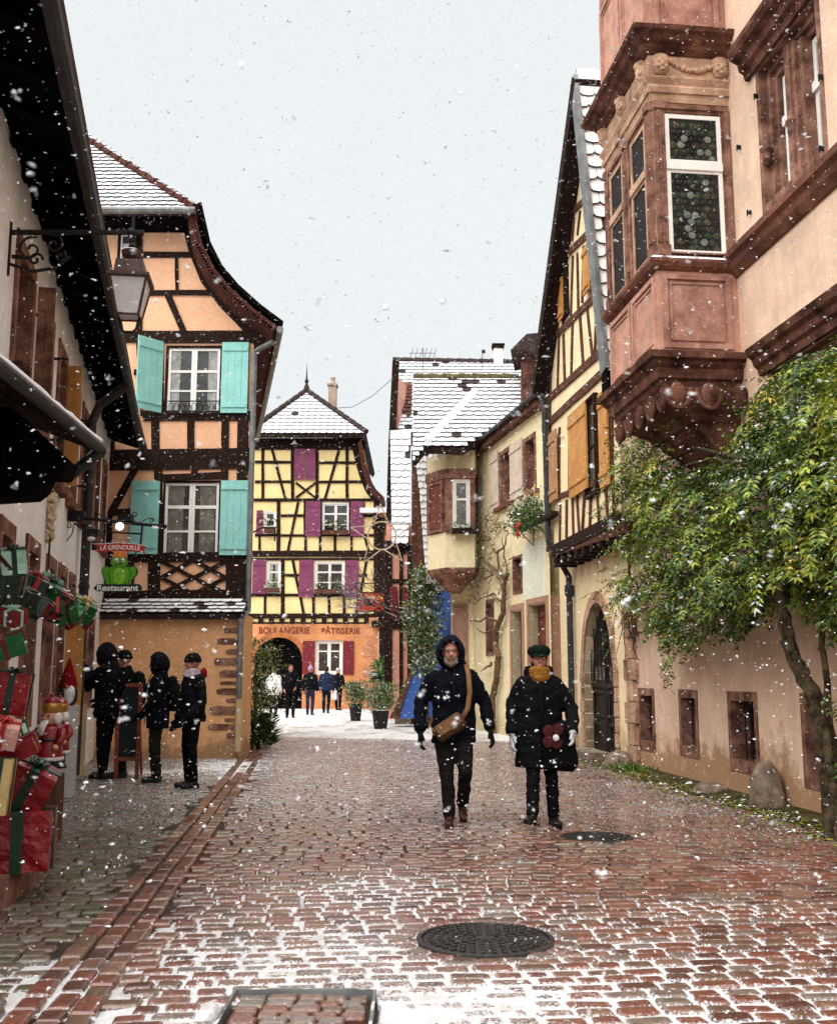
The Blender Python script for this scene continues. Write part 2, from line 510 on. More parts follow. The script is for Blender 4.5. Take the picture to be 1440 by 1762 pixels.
def text(s, fr, uc, zc, width, d, mat, parent, height=None, depth=0.01, bold=0.0, bend=0.0, name='lettering'):
    cu = bpy.data.curves.new('lettering', 'FONT')
    cu.body = s
    cu.align_x = 'CENTER'
    cu.align_y = 'CENTER'
    cu.extrude = 0.02
    cu.offset = bold
    ob = bpy.data.objects.new('lettering_curve', cu)
    C.objects.link(ob)
    dg = bpy.context.evaluated_depsgraph_get()
    me = bpy.data.meshes.new_from_object(ob.evaluated_get(dg))
    bpy.data.objects.remove(ob)
    xs = [v.co.x for v in me.vertices]
    ys = [v.co.y for v in me.vertices]
    k = width / (max(xs) - min(xs))
    ky = (height / (max(ys) - min(ys))) if height else k
    xm, ym = (max(xs) + min(xs)) / 2, (max(ys) + min(ys)) / 2
    for v in me.vertices:
        x, y = (v.co.x - xm) * k, (v.co.y - ym) * ky
        v.co = fr.p(uc + x, zc + y - bend * (x / (width / 2)) ** 2, d + (depth if v.co.z > 0 else 0))
    me.materials.clear()
    me.materials.append(mat)
    return place(name, me, parent)

# ------------------------------------------------------------------ ground
def sstep(a, b, x):
    t = max(0, min(1, (x - a) / (b - a)))
    return t * t * (3 - 2 * t)
def bl(x, y, p, rx, ry):
    return math.exp(-((x - p.x) / rx) ** 2 - ((y - p.y) / ry) ** 2)
HOLES = [(G(835, 1615), 0.41), (G(1026, 1440), 0.35)]
SQ = (G(360, 1760), G(648, 1706))
SB = [(G(560, 1750), 0.62, 0.55, 0.50), (G(800, 1740), 0.5, 0.35, 0.34), (G(420, 1640), 0.45, 0.35, 0.22), (G(600, 1640), 0.5, 0.5, 0.30), (G(760, 1545), 0.7, 0.5, 0.16), (G(560, 1530), 0.5, 0.8, 0.16), (G(1010, 1700), 0.35, 0.3, 0.22),
      (G(1330, 1500), 0.45, 0.9, 0.14), (G(20, 1690), 0.30, 0.35, 0.42), (G(390, 1318), 0.75, 1.1, 0.75), (G(250, 1330), 0.9, 0.7, 0.6), (G(840, 1262), 0.9, 0.6, 0.6)]
def snow_amt(x, y):
    a = sum(k * bl(x, y, p, rx, ry) for p, rx, ry, k in SB)
    a += 1.0 * sstep(22.6, 24.6, y + 0.9 * noise.noise(V((x * 0.7, y * 0.3, 0))) + 0.25 * x)
    a += 0.34 * sstep(9.6, 5.6, y + 1.3 * noise.noise(V((x * .9, y * .6, 21)))) * sstep(-.98 - .098 * y, -.55 - .098 * y, x) * (1 - .75 * bl(x, y, G(980, 1500), 0.55, 0.9))
    n = noise.noise(V((x * 1.7, y * 1.7, 5))) * 0.30 + noise.noise(V((x * 5, y * 5, 9))) * 0.16
    if SQ[0].x < x < SQ[1].x + .02 and y < SQ[1].y + .01 or any((x - c.x) ** 2 + (y - c.y) ** 2 < (r - .03) ** 2 for c, r in HOLES):
        return 0
    return max(0, a * (1 + n) + (n * 0.25 if a > 0.12 else 0))

SDIR = V((-0.098, 1, 0)).normalized()
TDIR = V((SDIR.y, -SDIR.x, 0))
S0 = V((-1.70, 4.26, 0))            # a point on the left edge of the drainage channel
def st(x, y):
    q = V((x, y, 0)) - S0
    return q.dot(TDIR), q.dot(SDIR)
def stp(t, s, z=0.0):
    return S0 + TDIR * t + SDIR * s + V((0, 0, z))
def bulge(x, y):
    return 0.006 * noise.noise(V((x * 0.8, y * 0.8, 2)))

def sett_mat(name, col, rough, var=0.35):
    m = bpy.data.materials.new(name)
    m.use_nodes = True
    n = m.node_tree
    b = n.nodes['Principled BSDF']
    b.inputs['Coat Weight'].default_value = 0.55
    b.inputs['Coat Roughness'].default_value = 0.14
    t = n.nodes.new('ShaderNodeTexCoord')
    def nse(sc, det):
        x = n.nodes.new('ShaderNodeTexNoise')
        x.inputs['Scale'].default_value = sc
        x.inputs['Detail'].default_value = det
        n.links.new(t.outputs['Object'], x.inputs['Vector'])
        return x.outputs['Fac']
    r = n.nodes.new('ShaderNodeValToRGB')
    r.color_ramp.elements[0].position, r.color_ramp.elements[1].position = 0.34, 0.68
    r.color_ramp.elements[0].color = (*[c * (1 - var) for c in col], 1)
    r.color_ramp.elements[1].color = (*[c * (1 + var) for c in col], 1)
    n.links.new(nse(22, 7), r.inputs['Fac'])
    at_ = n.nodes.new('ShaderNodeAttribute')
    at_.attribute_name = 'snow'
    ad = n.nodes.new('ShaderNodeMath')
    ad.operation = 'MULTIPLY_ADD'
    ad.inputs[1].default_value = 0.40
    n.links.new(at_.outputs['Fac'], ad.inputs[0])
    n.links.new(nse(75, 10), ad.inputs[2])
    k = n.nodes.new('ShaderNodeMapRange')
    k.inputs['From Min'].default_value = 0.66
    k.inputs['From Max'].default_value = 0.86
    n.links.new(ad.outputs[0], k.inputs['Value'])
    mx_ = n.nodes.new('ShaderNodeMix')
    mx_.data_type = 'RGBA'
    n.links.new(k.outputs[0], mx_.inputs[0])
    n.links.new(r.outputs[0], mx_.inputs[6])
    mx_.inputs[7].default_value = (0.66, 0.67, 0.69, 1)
    n.links.new(mx_.outputs[2], b.inputs['Base Color'])
    rr = n.nodes.new('ShaderNodeMapRange')
    rr.inputs['To Min'].default_value = rough - 0.14
    rr.inputs['To Max'].default_value = rough + 0.22
    n.links.new(nse(3.0, 4), rr.inputs['Value'])
    n.links.new(rr.outputs[0], b.inputs['Roughness'])
    b.inputs['Specular IOR Level'].default_value = 0.5
    bp = n.nodes.new('ShaderNodeBump')
    bp.inputs['Strength'].default_value = 0.40
    bp.inputs['Distance'].default_value = 0.012
    n.links.new(nse(38, 6), bp.inputs['Height'])
    n.links.new(bp.outputs[0], b.inputs['Normal'])
    return m
RED_SETTS = [sett_mat('red_sett', (0.150, 0.050, 0.031), 0.28), sett_mat('dark_red_sett', (0.080, 0.028, 0.019), 0.26), sett_mat('rose_sett', (0.165, 0.085, 0.058), 0.32),
             sett_mat('brown_sett', (0.115, 0.064, 0.040), 0.30), sett_mat('grey_sett', (0.15, 0.11, 0.09), 0.32)]
GREY_SETTS = [sett_mat('olive_cobble', (0.085, 0.064, 0.036), 0.48), sett_mat('grey_cobble', (0.105, 0.085, 0.062), 0.48), sett_mat('brown_cobble', (0.085, 0.042, 0.028), 0.45), sett_mat('pale_cobble', (0.14, 0.115, 0.09), 0.5),
              sett_mat('mossy_cobble', (0.06, 0.058, 0.018), 0.6)]
JOINT = MT('wet_joint_dirt', (0.022, 0.014, 0.010), 0.7, 0.4, 12, 0.5, 60, col2=(0.045, 0.034, 0.018), spec=0.3)

def sett(mb, c, a, b, ht, hs, fine, mi, sn):
    """one sett: rounded block, top slightly domed and tilted"""
    edge = min(1, snow_amt(c.x, c.y) / .34)
    ht *= random.uniform(0.95, 1.0)
    hs *= random.uniform(0.93, 1.0)
    z = bulge(c.x, c.y) + random.uniform(-0.006, 0.005)
    tx, ty = random.uniform(-0.03, 0.03), random.uniform(-0.04, 0.04)
    def P(u, v, h):
        return c + a * u + b * v + V((0, 0, z + h + (u * tx + v * ty if h > -0.02 else 0)))
    if fine:
        q = [(-1, -.7), (-.86, -1), (.86, -1), (1, -.7), (1, .7), (.86, 1), (-.86, 1), (-1, .7)]
        q = [(u + random.uniform(-.06, .06), v + random.uniform(-.08, .08)) for u, v in q]
        r = min(ht, hs)
        rings = [[P(u * ht, v * hs, -0.045) for u, v in q], [P(u * ht, v * hs, -0.014) for u, v in q],
                 [P(u * (ht - .14 * r), v * (hs - .14 * r), -0.003) for u, v in q], [P(u * (ht - .36 * r), v * (hs - .36 * r), 0.0) for u, v in q]]
        n = 8
    else:
        q = [(-1, -1), (1, -1), (1, 1), (-1, 1)]
        rings = [[P(u * ht, v * hs, -0.04) for u, v in q], [P(u * ht, v * hs, -0.012) for u, v in q], [P(u * ht * .84, v * hs * .76, 0) for u, v in q]]
        n = 4
    k0 = len(mb.v)
    vs = [p for r_ in rings for p in r_]
    fs = []
    for k in range(len(rings) - 1):
        for i in range(n):
            j = (i + 1) % n
            fs.append((k * n + i, k * n + j, (k + 1) * n + j, (k + 1) * n + i))
    fs.append(tuple((len(rings) - 1) * n + i for i in range(n)))
    mb.add(vs, fs, mi)
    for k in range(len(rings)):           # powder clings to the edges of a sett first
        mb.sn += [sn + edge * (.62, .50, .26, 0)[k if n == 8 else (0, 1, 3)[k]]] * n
def blocked(p):
    for c, r in HOLES:
        if (V((p.x, p.y)) - V((c.x, c.y))).length < r:
            return True
    return SQ[0].x - 0.01 < p.x < SQ[1].x + 0.04 and p.y < SQ[1].y + 0.03
WALL_L = lambda y: -1.55 - 0.219 * y
WALL_R = lambda y: 5.196 - 0.1117 * y
def rows(mb, t_of, s0, s1, pitch, lng, mats, wob, t_lim, prob):
    s = s0
    while s < s1:
        ph = pitch * random.uniform(0.92, 1.1)
        t0, t1 = t_lim(s)
        t = t0 - random.uniform(0, lng)
        while t < t1:
            l = lng * random.uniform(0.7, 1.3)
            tc_ = t + l / 2
            p = stp(tc_, s + ph / 2 + wob * noise.noise(V((tc_ * 0.5, s * 0.3, 1))))
            if p.y > 3.3 and not blocked(p) and tc_ + l / 2 < t1 + 0.06 and tc_ - l / 2 > t0 - 0.06:
                a = (TDIR + SDIR * random.uniform(-0.03, 0.03)).normalized()
                b = V((-a.y, a.x, 0))
                sett(mb, p, a, b, l / 2 - 0.0065, ph / 2 - 0.0072, p.y < 12, random.choices(range(len(mats)), prob)[0], 1.15 * max(0, min(.85, snow_amt(p.x, p.y)) - .36) + .06 + .32 * sstep(7.0, 12, p.y) + .10 * noise.noise(V((p.x * 2.2, p.y * 1.1, 12))))  # thin snow speckle; raised beyond the near setts to paint in wet sheen
            t += l
        s += ph
def finish(mb, name, mats):
    o = mb.build(name, mats, smooth=False)
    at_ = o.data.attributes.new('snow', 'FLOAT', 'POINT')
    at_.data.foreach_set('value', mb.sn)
    return tag(o, kind='structure')
mb = MB(); mb.sn = []
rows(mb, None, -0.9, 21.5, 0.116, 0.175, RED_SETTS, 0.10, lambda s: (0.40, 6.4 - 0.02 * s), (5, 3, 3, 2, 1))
for r_ in range(3):                       # the three channel courses run along the street
    s = -0.9 + random.uniform(0, 0.1)
    while s < 16.2:
        l = random.uniform(0.16, 0.27)
        p = stp(0.065 + 0.13 * r_, s + l / 2)
        p.z = -0.012 if r_ == 1 else 0
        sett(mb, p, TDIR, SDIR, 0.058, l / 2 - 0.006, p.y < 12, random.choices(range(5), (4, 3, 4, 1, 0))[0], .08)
        s += l
finish(mb, 'street', RED_SETTS)
mb = MB(); mb.sn = []
rows(mb, None, -0.9, 15.0, 0.115, 0.15, GREY_SETTS, 0.16, lambda s: (min(-0.3, WALL_L(4.26 + s) + 1.70 + 0.098 * s - 0.2), -0.01), (3, 4, 3, 2, 1.4))
finish(mb, 'pavement', GREY_SETTS)

m = MB()
m.add([(-300, -60, -0.034), (300, -60, -0.034), (300, 500, -0.034), (-300, 500, -0.034)], [(0, 1, 2, 3)])
tag(m.build('ground', JOINT), kind='structure')
SLUSH = MT('melting_snow', (0.60, 0.61, 0.63), .6, .08, 7, .5, 70, spec=.35, stain=(5.0, .50, .5, (.36, .31, .28)), fine=.22)
DIRTY = MT('trodden_snow', (0.70, 0.70, 0.70), .75, .10, 1.2, .4, 40, spec=.2, stain=(1.7, .50, .65, (.30, .24, .20)), stretch=(1, .35, 1), fine=.16)
def snowfield(name, x0, x1, y0, y1, d, lift):
    nx, ny = int((x1 - x0) / d), int((y1 - y0) / d)
    vs, ok = [], []
    for j in range(ny + 1):
        for i in range(nx + 1):
            x, y = x0 + i * d, y0 + j * d
            a = snow_amt(x, y)
            h = -0.037 + (.0245 * min(1, a / .32) + .017 * max(0, a - .30) if y < 10 else lift * (min(a, .46) + .32 * max(0, a - .46)) if y < 18.9 else lift * a) + (0.0055 if y < 10 else 0.011) * noise.noise(V((x * 22, y * 22, 3))) * min(1, a * 3) + 0.004 * noise.noise(V((x * 60, y * 60, 8)))
            vs.append((x, y, min(h, 0.012 + 0.1 * max(0, h - 0.012)) + bulge(x, y)))
            ok.append(h > -0.034)
    fs = []
    W_ = nx + 1
    for j in range(ny):
        for i in range(nx):
            q = (j * W_ + i, j * W_ + i + 1, (j + 1) * W_ + i + 1, (j + 1) * W_ + i)
            if any(ok[k] for k in q):
                fs.append(q)
    mb = MB()
    mb.add(vs, fs)
    return mb.build(name, SLUSH if y0 < 10 else DIRTY, smooth=True)
tag(snowfield('street_snow', -2.6, 3.6, 3.7, 9.4, 0.018, 0.044), kind='structure')
tag(snowfield('far_street_snow', -6.2, 1.2, 12.2, 18.8, 0.05, 0.050), kind='structure')
tag(snowfield('plaza_snow', -9.5, 4.5, 20.0, 46, 0.10, 0.052), kind='structure')

# ------------------------------------------------------------------ manholes
def manhole(name, label, c, r, z):
    t = thing(name, label, 'manhole cover', (c.x, c.y, 0), None)
    im = MT('cast_iron', (0.022, 0.018, 0.016), 0.55, 0.4, 14, 0.4, 70, spec=0.45, stain=(16, 0.60, 0.6, (0.30, 0.29, 0.28)))
    m = MB()
    m.lathe((c.x, c.y, 0), [(r * .995, -0.04), (r * .995, z), (r * .93, z + 0.004), (r * .92, z - 0.012), (r * .90, z - 0.012), (r * .90, -0.04)], 40)
    m.build('rim', im, t)
    m = MB()
    m.lathe((c.x, c.y, 0), [(r * .89, -0.04), (r * .89, z - 0.004), (0.01, z - 0.002)], 40)
    for k in range(5):
        for q in range(10 + k * 6):
            a = 2 * math.pi * (q + 0.5 * (k % 2)) / (10 + k * 6)
            rr = r * (0.22 + 0.145 * k)
            m.box((c.x + rr * math.cos(a), c.y + rr * math.sin(a), z + 0.001), (0.030, 0.022, 0.012), a)
    m.lathe((c.x, c.y, 0), [(r * .13, z - 0.01), (r * .13, z + 0.004), (0.01, z + 0.004)], 14)
    m.build('lid', im, t)
    return t
manhole('manhole_cover', 'large round cast iron manhole cover in the snowy setts of the foreground', HOLES[0][0], 0.375, 0.0)
manhole('manhole_cover', 'smaller dark round cover in the wet setts behind the large one, at the walkers\' feet', HOLES[1][0], 0.315, 0.0)
m = MB(); m.sn = []
for c, r in HOLES:
    n = 20 if r > 0.38 else 16
    for i in range(n):
        a = 2 * math.pi * i / n
        p = V((c.x + (r + 0.035) * math.cos(a), c.y + (r + 0.035) * math.sin(a), 0.003))
        sett(m, p, V((math.cos(a), math.sin(a), 0)), V((-math.sin(a), math.cos(a), 0)), 0.055, 3.1 * r / n, True, random.randrange(5), 0.15)
finish(m, 'street_border', RED_SETTS)
t = thing('inspection_cover', 'square inspection cover with steel rim and sett infill at the bottom of the picture', 'inspection cover', ((SQ[0].x + SQ[1].x) / 2, SQ[1].y - 0.35, 0))
m = MB()
x0, x1, y1 = SQ[0].x + 0.03, SQ[1].x, SQ[1].y
for a in ((x0, x1, y1 - 0.022, y1), (x0, x0 + 0.013, y1 - 0.7, y1 - 0.023), (x1 - 0.013, x1, y1 - 0.7, y1 - 0.023), (x0, x1, y1 - 0.722, y1 - 0.701)):
    m.box(((a[0] + a[1]) / 2, (a[2] + a[3]) / 2, -0.012), (a[1] - a[0], a[3] - a[2], 0.05))
m.build('rim', ZINC, t)
m = MB(); m.sn = []
yy = y1 - 0.067
while yy > y1 - 0.68:
    xx = x0 + 0.03
    while xx < x1 - 0.12:
        l = min(random.uniform(0.09, 0.15), x1 - 0.03 - xx)
        sett(m, V((xx + l / 2, yy, -0.004)), V((1, 0, 0)), V((0, 1, 0)), l / 2 - 0.003, 0.036, True, random.choice((0, 2, 3, 4)), 0.10)
        xx += l
    yy -= 0.078
o = m.build('infill', RED_SETTS, t)
o.data.attributes.new('snow', 'FLOAT', 'POINT').data.foreach_set('value', m.sn)

# ------------------------------------------------------------------ peach half-timbered house (left middle)
FP = FR((0, 18.9), (1, 0))
peach = thing('half_timbered_house', 'peach half-timbered house with turquoise shutters and a snowy half-hipped roof', 'house', (-4.6, 21.5, 0))
w1, w2 = FP.prect(284, 594, 382, 714), FP.prect(279, 827, 379, 961)
zb, zm = FP.uz(420, 1048)[1], FP.uz(420, 580)[1]
ur = FP.upx(431, 0, 800)
m = MB()
FP.holed(m, -8.6, ur, zb, zm, [w1, w2], 0, 0.24)
FP.poly(m, [(-8.6, zm), FP.uz(452, 580), FP.uz(428, 545), FP.uz(398, 512), FP.uz(368, 478), FP.uz(348, 420), FP.uz(331, 356), (-8.6, FP.uz(331, 356)[1])], -0.3, 0)
sdv = V((-0.2, 1, 0))
for a, b in (((ur, 0), (ur, zm)),):                      # side wall runs back along the lane
    p = FP.p(ur, 0), FP.p(ur, zm)
    q = [x + sdv * 9 for x in p]
    m.add([p[0], q[0], q[1], p[1]], [(0, 1, 2, 3)])
q = [FP.p(-8.6, 0, -.26), FP.p(ur - .02, 0, -.26), FP.p(ur - .02, 0, -.26) + sdv * 8.7, FP.p(-8.6, 0, -.26) + sdv * 8.7]
m.prism(q, [x + V((0, 0, zm - .1)) for x in q])
m.build('wall', PEACH, peach)
# dark timber frame
m = MB()
for a, b, w_ in (((150, 579), (455, 579), .23), ((240, 437), (352, 437), .115), ((248, 503), (385, 503), .10), ((246, 715), (432, 715), .19), ((150, 792), (431, 788), .38),
                 ((272, 822), (384, 818), .13), ((220, 960), (430, 957), .17), ((150, 1030), (430, 1027), .27), ((150, 368), (345, 368), .32),
                 ((420, 575), (414, 1045), .20), ((276, 590), (276, 720), .12), ((389, 590), (389, 720), .11), ((267, 720), (267, 780), .14), ((328, 720), (328, 778), .13), ((387, 720), (387, 778), .13),
                 ((272, 806), (272, 960), .15), ((386, 806), (386, 960), .13), ((335, 800), (335, 822), .12), ((265, 960), (265, 1030), .22), ((397, 960), (397, 1028), .19),
                 ((240, 380), (240, 578), .09), ((303, 440), (304, 500), .05), ((288, 505), (318, 574), .12), ((229, 700), (250, 784), .12), ((230, 640), (252, 640), .10),
                 ((232, 806), (186, 890), .13), ((192, 882), (236, 880), .12), ((192, 690), (192, 790), .10), ((186, 880), (186, 1030), .12), ((226, 960), (226, 1030), .08),
                 ((236, 575), (244, 715), .06)):
    FP.beam(m, a, b, w_, -0.04, 0.035, wob=0.008)
for a, b in (((277, 966), (389, 1022)), ((277, 1022), (389, 966)), ((277, 994), (331, 1022)), ((277, 994), (333, 964)), ((333, 964), (389, 994)), ((389, 994), (333, 1022))):
    FP.beam(m, a, b, .075, -0.04, 0.028 + random.uniform(0, .006), wob=0.004)
vp = [(318, 352), (336, 428), (356, 478), (388, 520), (416, 548), (440, 575)]
for i in range(5):
    FP.beam(m, vp[i], vp[i + 1], .27, -0.04, 0.030 + .002 * i)
m.build('timber_frame', TIMBER, peach)
CURT = MT('olive_grey_curtain', (.16, .15, .12), .9, .3, 8, .2, 40, spec=.05)
CURTW = MT('pale_net_curtain', (.34, .34, .33), .9, .3, 8, .2, 40, spec=.05)
def curtain(w_, fr, rect, d, mat, share=.24):
    for s_ in (0, 1):
        wd = (rect[1] - rect[0]) * share
        u0 = rect[0] + .10 if s_ == 0 else rect[1] - .10 - wd
        m = MB()
        n = 14
        lo = [fr.p(u0 + wd * i / n * (1 - .12 * random.random()), rect[2] + .08, d + .004 * math.sin(i * 1.9)) for i in range(n + 1)]
        hi = [fr.p(u0 + wd * i / n, rect[3] - .06, d + .004 * math.sin(i * 1.9 + .5)) for i in range(n + 1)]
        m.add(lo + hi, [(i, i + 1, n + 2 + i, n + 1 + i) for i in range(n)])
        m.build('curtain', mat, w_)
wA = window(peach, FP, w1, -0.03, TIMBER, .045, WHITEPAINT, .05, 2, ((.34, .03), (.64, .045)))
wB = window(peach, FP, w2, -0.03, TIMBER, .035, WHITEPAINT, .05, 2, ((.34, .035), (.67, .06)))
curtain(wA, FP, w1, -.053, CURTW, .16)
curtain(wB, FP, w2, -.053, CURT, .27)
r = FP.prect(204, 400, 238, 456)
window(peach, FP, r, 0.05, TIMBER, .05, WHITEPAINT, .03, 1, ((.5, .03),), cd=0.02, thick=0.06)
for px in ((382, 591, 428, 712), (226, 829, 275, 954), (380, 828, 427, 956)):
    shutter(peach, FP, FP.prect(*px), 0.06, TURQ, 4, (0.1, 0.9))
# half-open shutter swings out from its hinge
r = FP.prect(252, 590, 278, 712)
hp = FP.p(r[1] + 0.02, 0, 0.05)
F2 = FR((hp.x - 0.36, hp.y - 0.42), (0.36, 0.42))
o = shutter(peach, F2, (0, 0.55, r[2], r[3]), 0.0, TURQ, 4, (0.12, 0.88))
o['label'] = 'half-open turquoise shutter'
# balcony rail of the upper window
m = MB()
b0, b1 = FP.uz(288, 712, .1), FP.uz(379, 690, .1)
for z in (b0[1] + .02, b1[1]):
    m.tube([FP.p(b0[0], z, .1), FP.p(b1[0], z, .1)], .012, 6)
for i in range(9):
    u = b0[0] + (b1[0] - b0[0]) * (i + .5) / 9
    m.tube([FP.p(u + .045 * math.cos(a / 9 * 7), (b0[1] + b1[1]) / 2 + .09 * math.sin(a / 9 * 7), .1) for a in range(10)], .007, 5)
m.build('window_rail', IRON, peach)
# half hip of the roof
O = V((0, 18.3, 9.93)); eu = V((1, 0, 0)); es = V((0, 1, 1.3)).normalized()
hx = at(336, 348, 18.3).x
hp = [(-9.5, 0), (hx, 0), (-6.6, 2.95), (-9.5, 6.1)]
m = MB()
tiles(m, O, eu, es, hp, .185, .155, .01)
m.build('roof_tiles', [SNOW, TILE_DARK], peach)
m = MB()
slab(m, O, eu, es, hp, -0.2, -0.012)
A, B = V((hx, 18.3, 9.93)), V((hx - 2.65, 18.3, 9.93)) + es * 2.95
q = [A, B, B + V((-1.6, 6, 0)), A + V((-1.6, 8, 0))]
m.prism(q, [p - V((0.15, 0, 0.15)) for p in q])
m.build('roof', TILE_DARK, peach)
m = MB()
ridge_tiles(m, A + V((0, 0, .05)), B + (B - A) * 0.6 + V((0, 0, .05)), .085, .33)
m.build('hip_tiles', TILE_EDGE, peach)
m = MB()
m.tube([V((-9.5, 18.22, 9.90)), V((hx + .02, 18.22, 9.90))], .07, 8)
m.build('gutter', ZINC, peach)
m = MB()
m.box(((-9.5 + hx) / 2, 18.62, 9.80), (9.5 + hx, .5, .10))
m.build('soffit', BLACKWOOD, peach)
# flared right verge and eave
pv = [(328, 350), (344, 420), (366, 464), (396, 500), (436, 536), (476, 566)]
pr = [at(*p, 18.35) for p in pv]
nrm = []
for i, p in enumerate(pr):
    tt = pr[min(i + 1, 5)] - pr[max(i - 1, 0)]
    nrm.append(V((tt.z, 0, -tt.x)).normalized() * -1)
def ribbon(o0, o1, y0, y1):
    a = [p + nv * (o0) + V((0, y0, 0)) for p, nv in zip(pr, nrm)]
    b = [p + nv * (o1) + V((0, y0, 0)) for p, nv in zip(pr, nrm)]
    loop = a + b[::-1]
    m.prism(loop, [p + sdv * (y1 - y0) for p in loop])
m = MB(); ribbon(-0.04, -0.12, 0, 9); m.build('verge_roof', TILE_EDGE, peach)
m = MB(); ribbon(-0.005, 0.045, -.03, 9.02)
for k in range(46):                                    # ends of the plain tiles along the verge
    f = k / 46 * 4.999
    i = int(f)
    p = pr[i].lerp(pr[i + 1], f - i)
    nv = nrm[i]
    m.box(p - nv * .05 + V((0, -.03, 0)), (.10, .05, .07), M=Matrix.Rotation(math.atan2(nv.x, nv.z), 3, 'Y') @ Matrix.Rotation(.15, 3, 'Y'))
m.build('verge_tiles', TILE_EDGE, peach)
m = MB(); ribbon(0.125, 0.20, 0.03, 9); m.build('eave_soffit', BLACKWOOD, peach)
m = MB()
e = pr[5] + V((0.02, 0, -.02))
m.tube([e + V((0.05, -.05, 0)), e + sdv * 9 + V((.05, 0, 0))], .065, 8)
m.build('gutter', ZINC, peach)
m = MB()
m.tube([at(470, 588, 18.5), at(446, 600, 18.7), at(438, 606, 18.75), at(437, 640, 18.75), at(427, 1052, 18.75), at(414, 1066, 18.3), at(411, 1205, 18.25)], .05, 10)
m.build('drainpipe', ZINC, peach)
m = MB()
m.tube([at(411, 1203, 18.25), at(409, 1294, 18.25)], .058, 10)
m.build('pipe_shoe', BEIGEPIPE, peach)
# lower projecting storey with ledge roof and sandstone quoins
FL = FR((0, 18.4), (1, 0))
ul = FL.upx(413, 0, 1200)
zl = FL.uz(300, 1056)[1]
m = MB()
FL.box(m, -7.6, ul, -0.1, zl, -1.2, 0)
m.build('lower_wall', OCHRE, peach)
m = MB()
O = V((0, 18.22, zl - 0.02)); es2 = V((0, 1, .55)).normalized()
lp = [(-7.4, 0), (ul + .04, 0), (ul + .04, .62), (-7.4, .62)]
tiles(m, O, eu, es2, lp, .185, .14, .14)
slab(m, O, eu, es2, lp, -.10, -.012, 1)
m.build('ledge_tiles', [SNOW, TILE_DARK], peach)
m = MB()
for x0, y0, x1, y1 in ((1155, 600, 1218, 632), (1118, 655, 1220, 690), (1165, 712, 1218, 738), (1103, 755, 1216, 795), (1130, 820, 1216, 858), (1135, 878, 1214, 896), (1116, 912, 1212, 946), (1167, 965, 1210, 988), (1078, 1005, 1206, 1052), (1160, 1068, 1204, 1088), (1070, 1098, 1204, 1130), (1168, 1145, 1202, 1172)):
    a, b = (x0 / 3, 880 + y0 / 3), (x1 / 3, 880 + y1 / 3)
    r = FL.prect(a[0], a[1], b[0], b[1])
    uu, zz, hw, hz = (r[0] + ul) / 2, (r[2] + r[3]) / 2, (ul - r[0]) / 2, (r[3] - r[2]) / 2
    pts = []
    for k in range(14):
        t_ = 2 * math.pi * k / 14
        cx, sx = math.cos(t_), math.sin(t_)
        pts.append((min(ul - .002, uu + hw * math.copysign(abs(cx) ** .45, cx) * random.uniform(.93, 1.03)), zz + hz * math.copysign(abs(sx) ** .6, sx) * random.uniform(.85, 1.1)))
    FL.poly(m, pts, -.05, random.uniform(.008, .02))
m.build('quoins', SAND, peach)

# ------------------------------------------------------------------ white house on the left with the black eaves
FW = FR((-1.55, 0), (-0.219, 1))
K = math.sqrt(1 + 0.219 ** 2)
white = thing('white_house', 'white rendered house with red sandstone windows under deep black eaves', 'house', (-5.0, 12.0, 0))
up = [(8.3, 9.35), (9.75, 10.75), (11.2, 12.0), (12.6, 13.55), (13.9, 14.8), (16.0, 16.9), (17.4, 18.3)]
zt1 = FW.uz(103, 597)[1]
def rectY(y0, y1, z0, z1):
    return (y0 * K, y1 * K, z0, z1)
ups = [rectY(a, b, 3.55, 5.12) for a, b in up]
g = [(8.25, 9.0), (9.7, 10.55), (11.15, 11.9), (12.2, 13.0), (13.35, 14.0), (16.0, 17.2)]
gr = []
for (a, b), zt in zip(g, (2.68, 2.72, 2.70, 2.72, 2.72, 2.60)):
    gr.append(rectY(a, b, 0.02 if 12 < a < 14.5 or a < 9 else 0.9, zt))
m = MB()
FW.holed(m, 4.2 * K, 18.98 * K, -0.1, 5.75, ups + gr, 0, 0.26)
FW.box(m, 4.2 * K, 18.9 * K, -0.1, 5.75, -5, -0.3)
m.build('wall', WHITEWALL, white)
SURR = SAND
for r in ups:
    w_ = window(white, FW, r, -0.16, SURR, .13, TIMBER_BROWN, .05, 2, ((.66, .04),), GLASS_RED, cd=0.16 + .025, thick=.1)
    m = MB()
    FW.box(m, r[0] - .06, r[1] + .06, r[2] - .10, r[2] - .002, -.2, .09)
    m.build('sill', SAND_SNOW, w_)
for k, r in enumerate(gr):
    window(white, FW, r, -0.17, SURR, .14, TIMBER_BROWN if k != 3 else BLACKWOOD, .06, 1 if k in (0, 3) else 2, ((.7, .05),), GLASS_RED, cd=0.17 + .03, thick=.1)
m = MB()
q0, q1 = 5.0 * K, 18.72 * K
pf = [(-.35, 5.80), (.50, 5.50), (.54, 5.58), (-.3, 6.05)]
a = [FW.p(q0, z, d) for d, z in pf]
b = [FW.p(q1 - .30 * d, z, d) for d, z in pf]
m.prism(a, b)
y = q0 + .3
while y < q1 - .4:
    pa = [(0.01, 5.58), (.44, 5.43), (.46, 5.55), (0.01, 5.72)]
    m.prism([FW.p(y, z, d) for d, z in pa], [FW.p(y + .10, z, d) for d, z in pa])
    y += .62
m.build('eaves', BLACKWOOD, white)
m = MB()
m.tube([FW.p(q0, 5.49, .56), FW.p(q1 - .2, 5.49, .58)], .06, 10)
m.build('gutter', ZINC_DARK, white)
m = MB()
O = FW.p(0, 5.59, .54); es3 = (FW.n * -1 + V((0, 0, .88))).normalized()
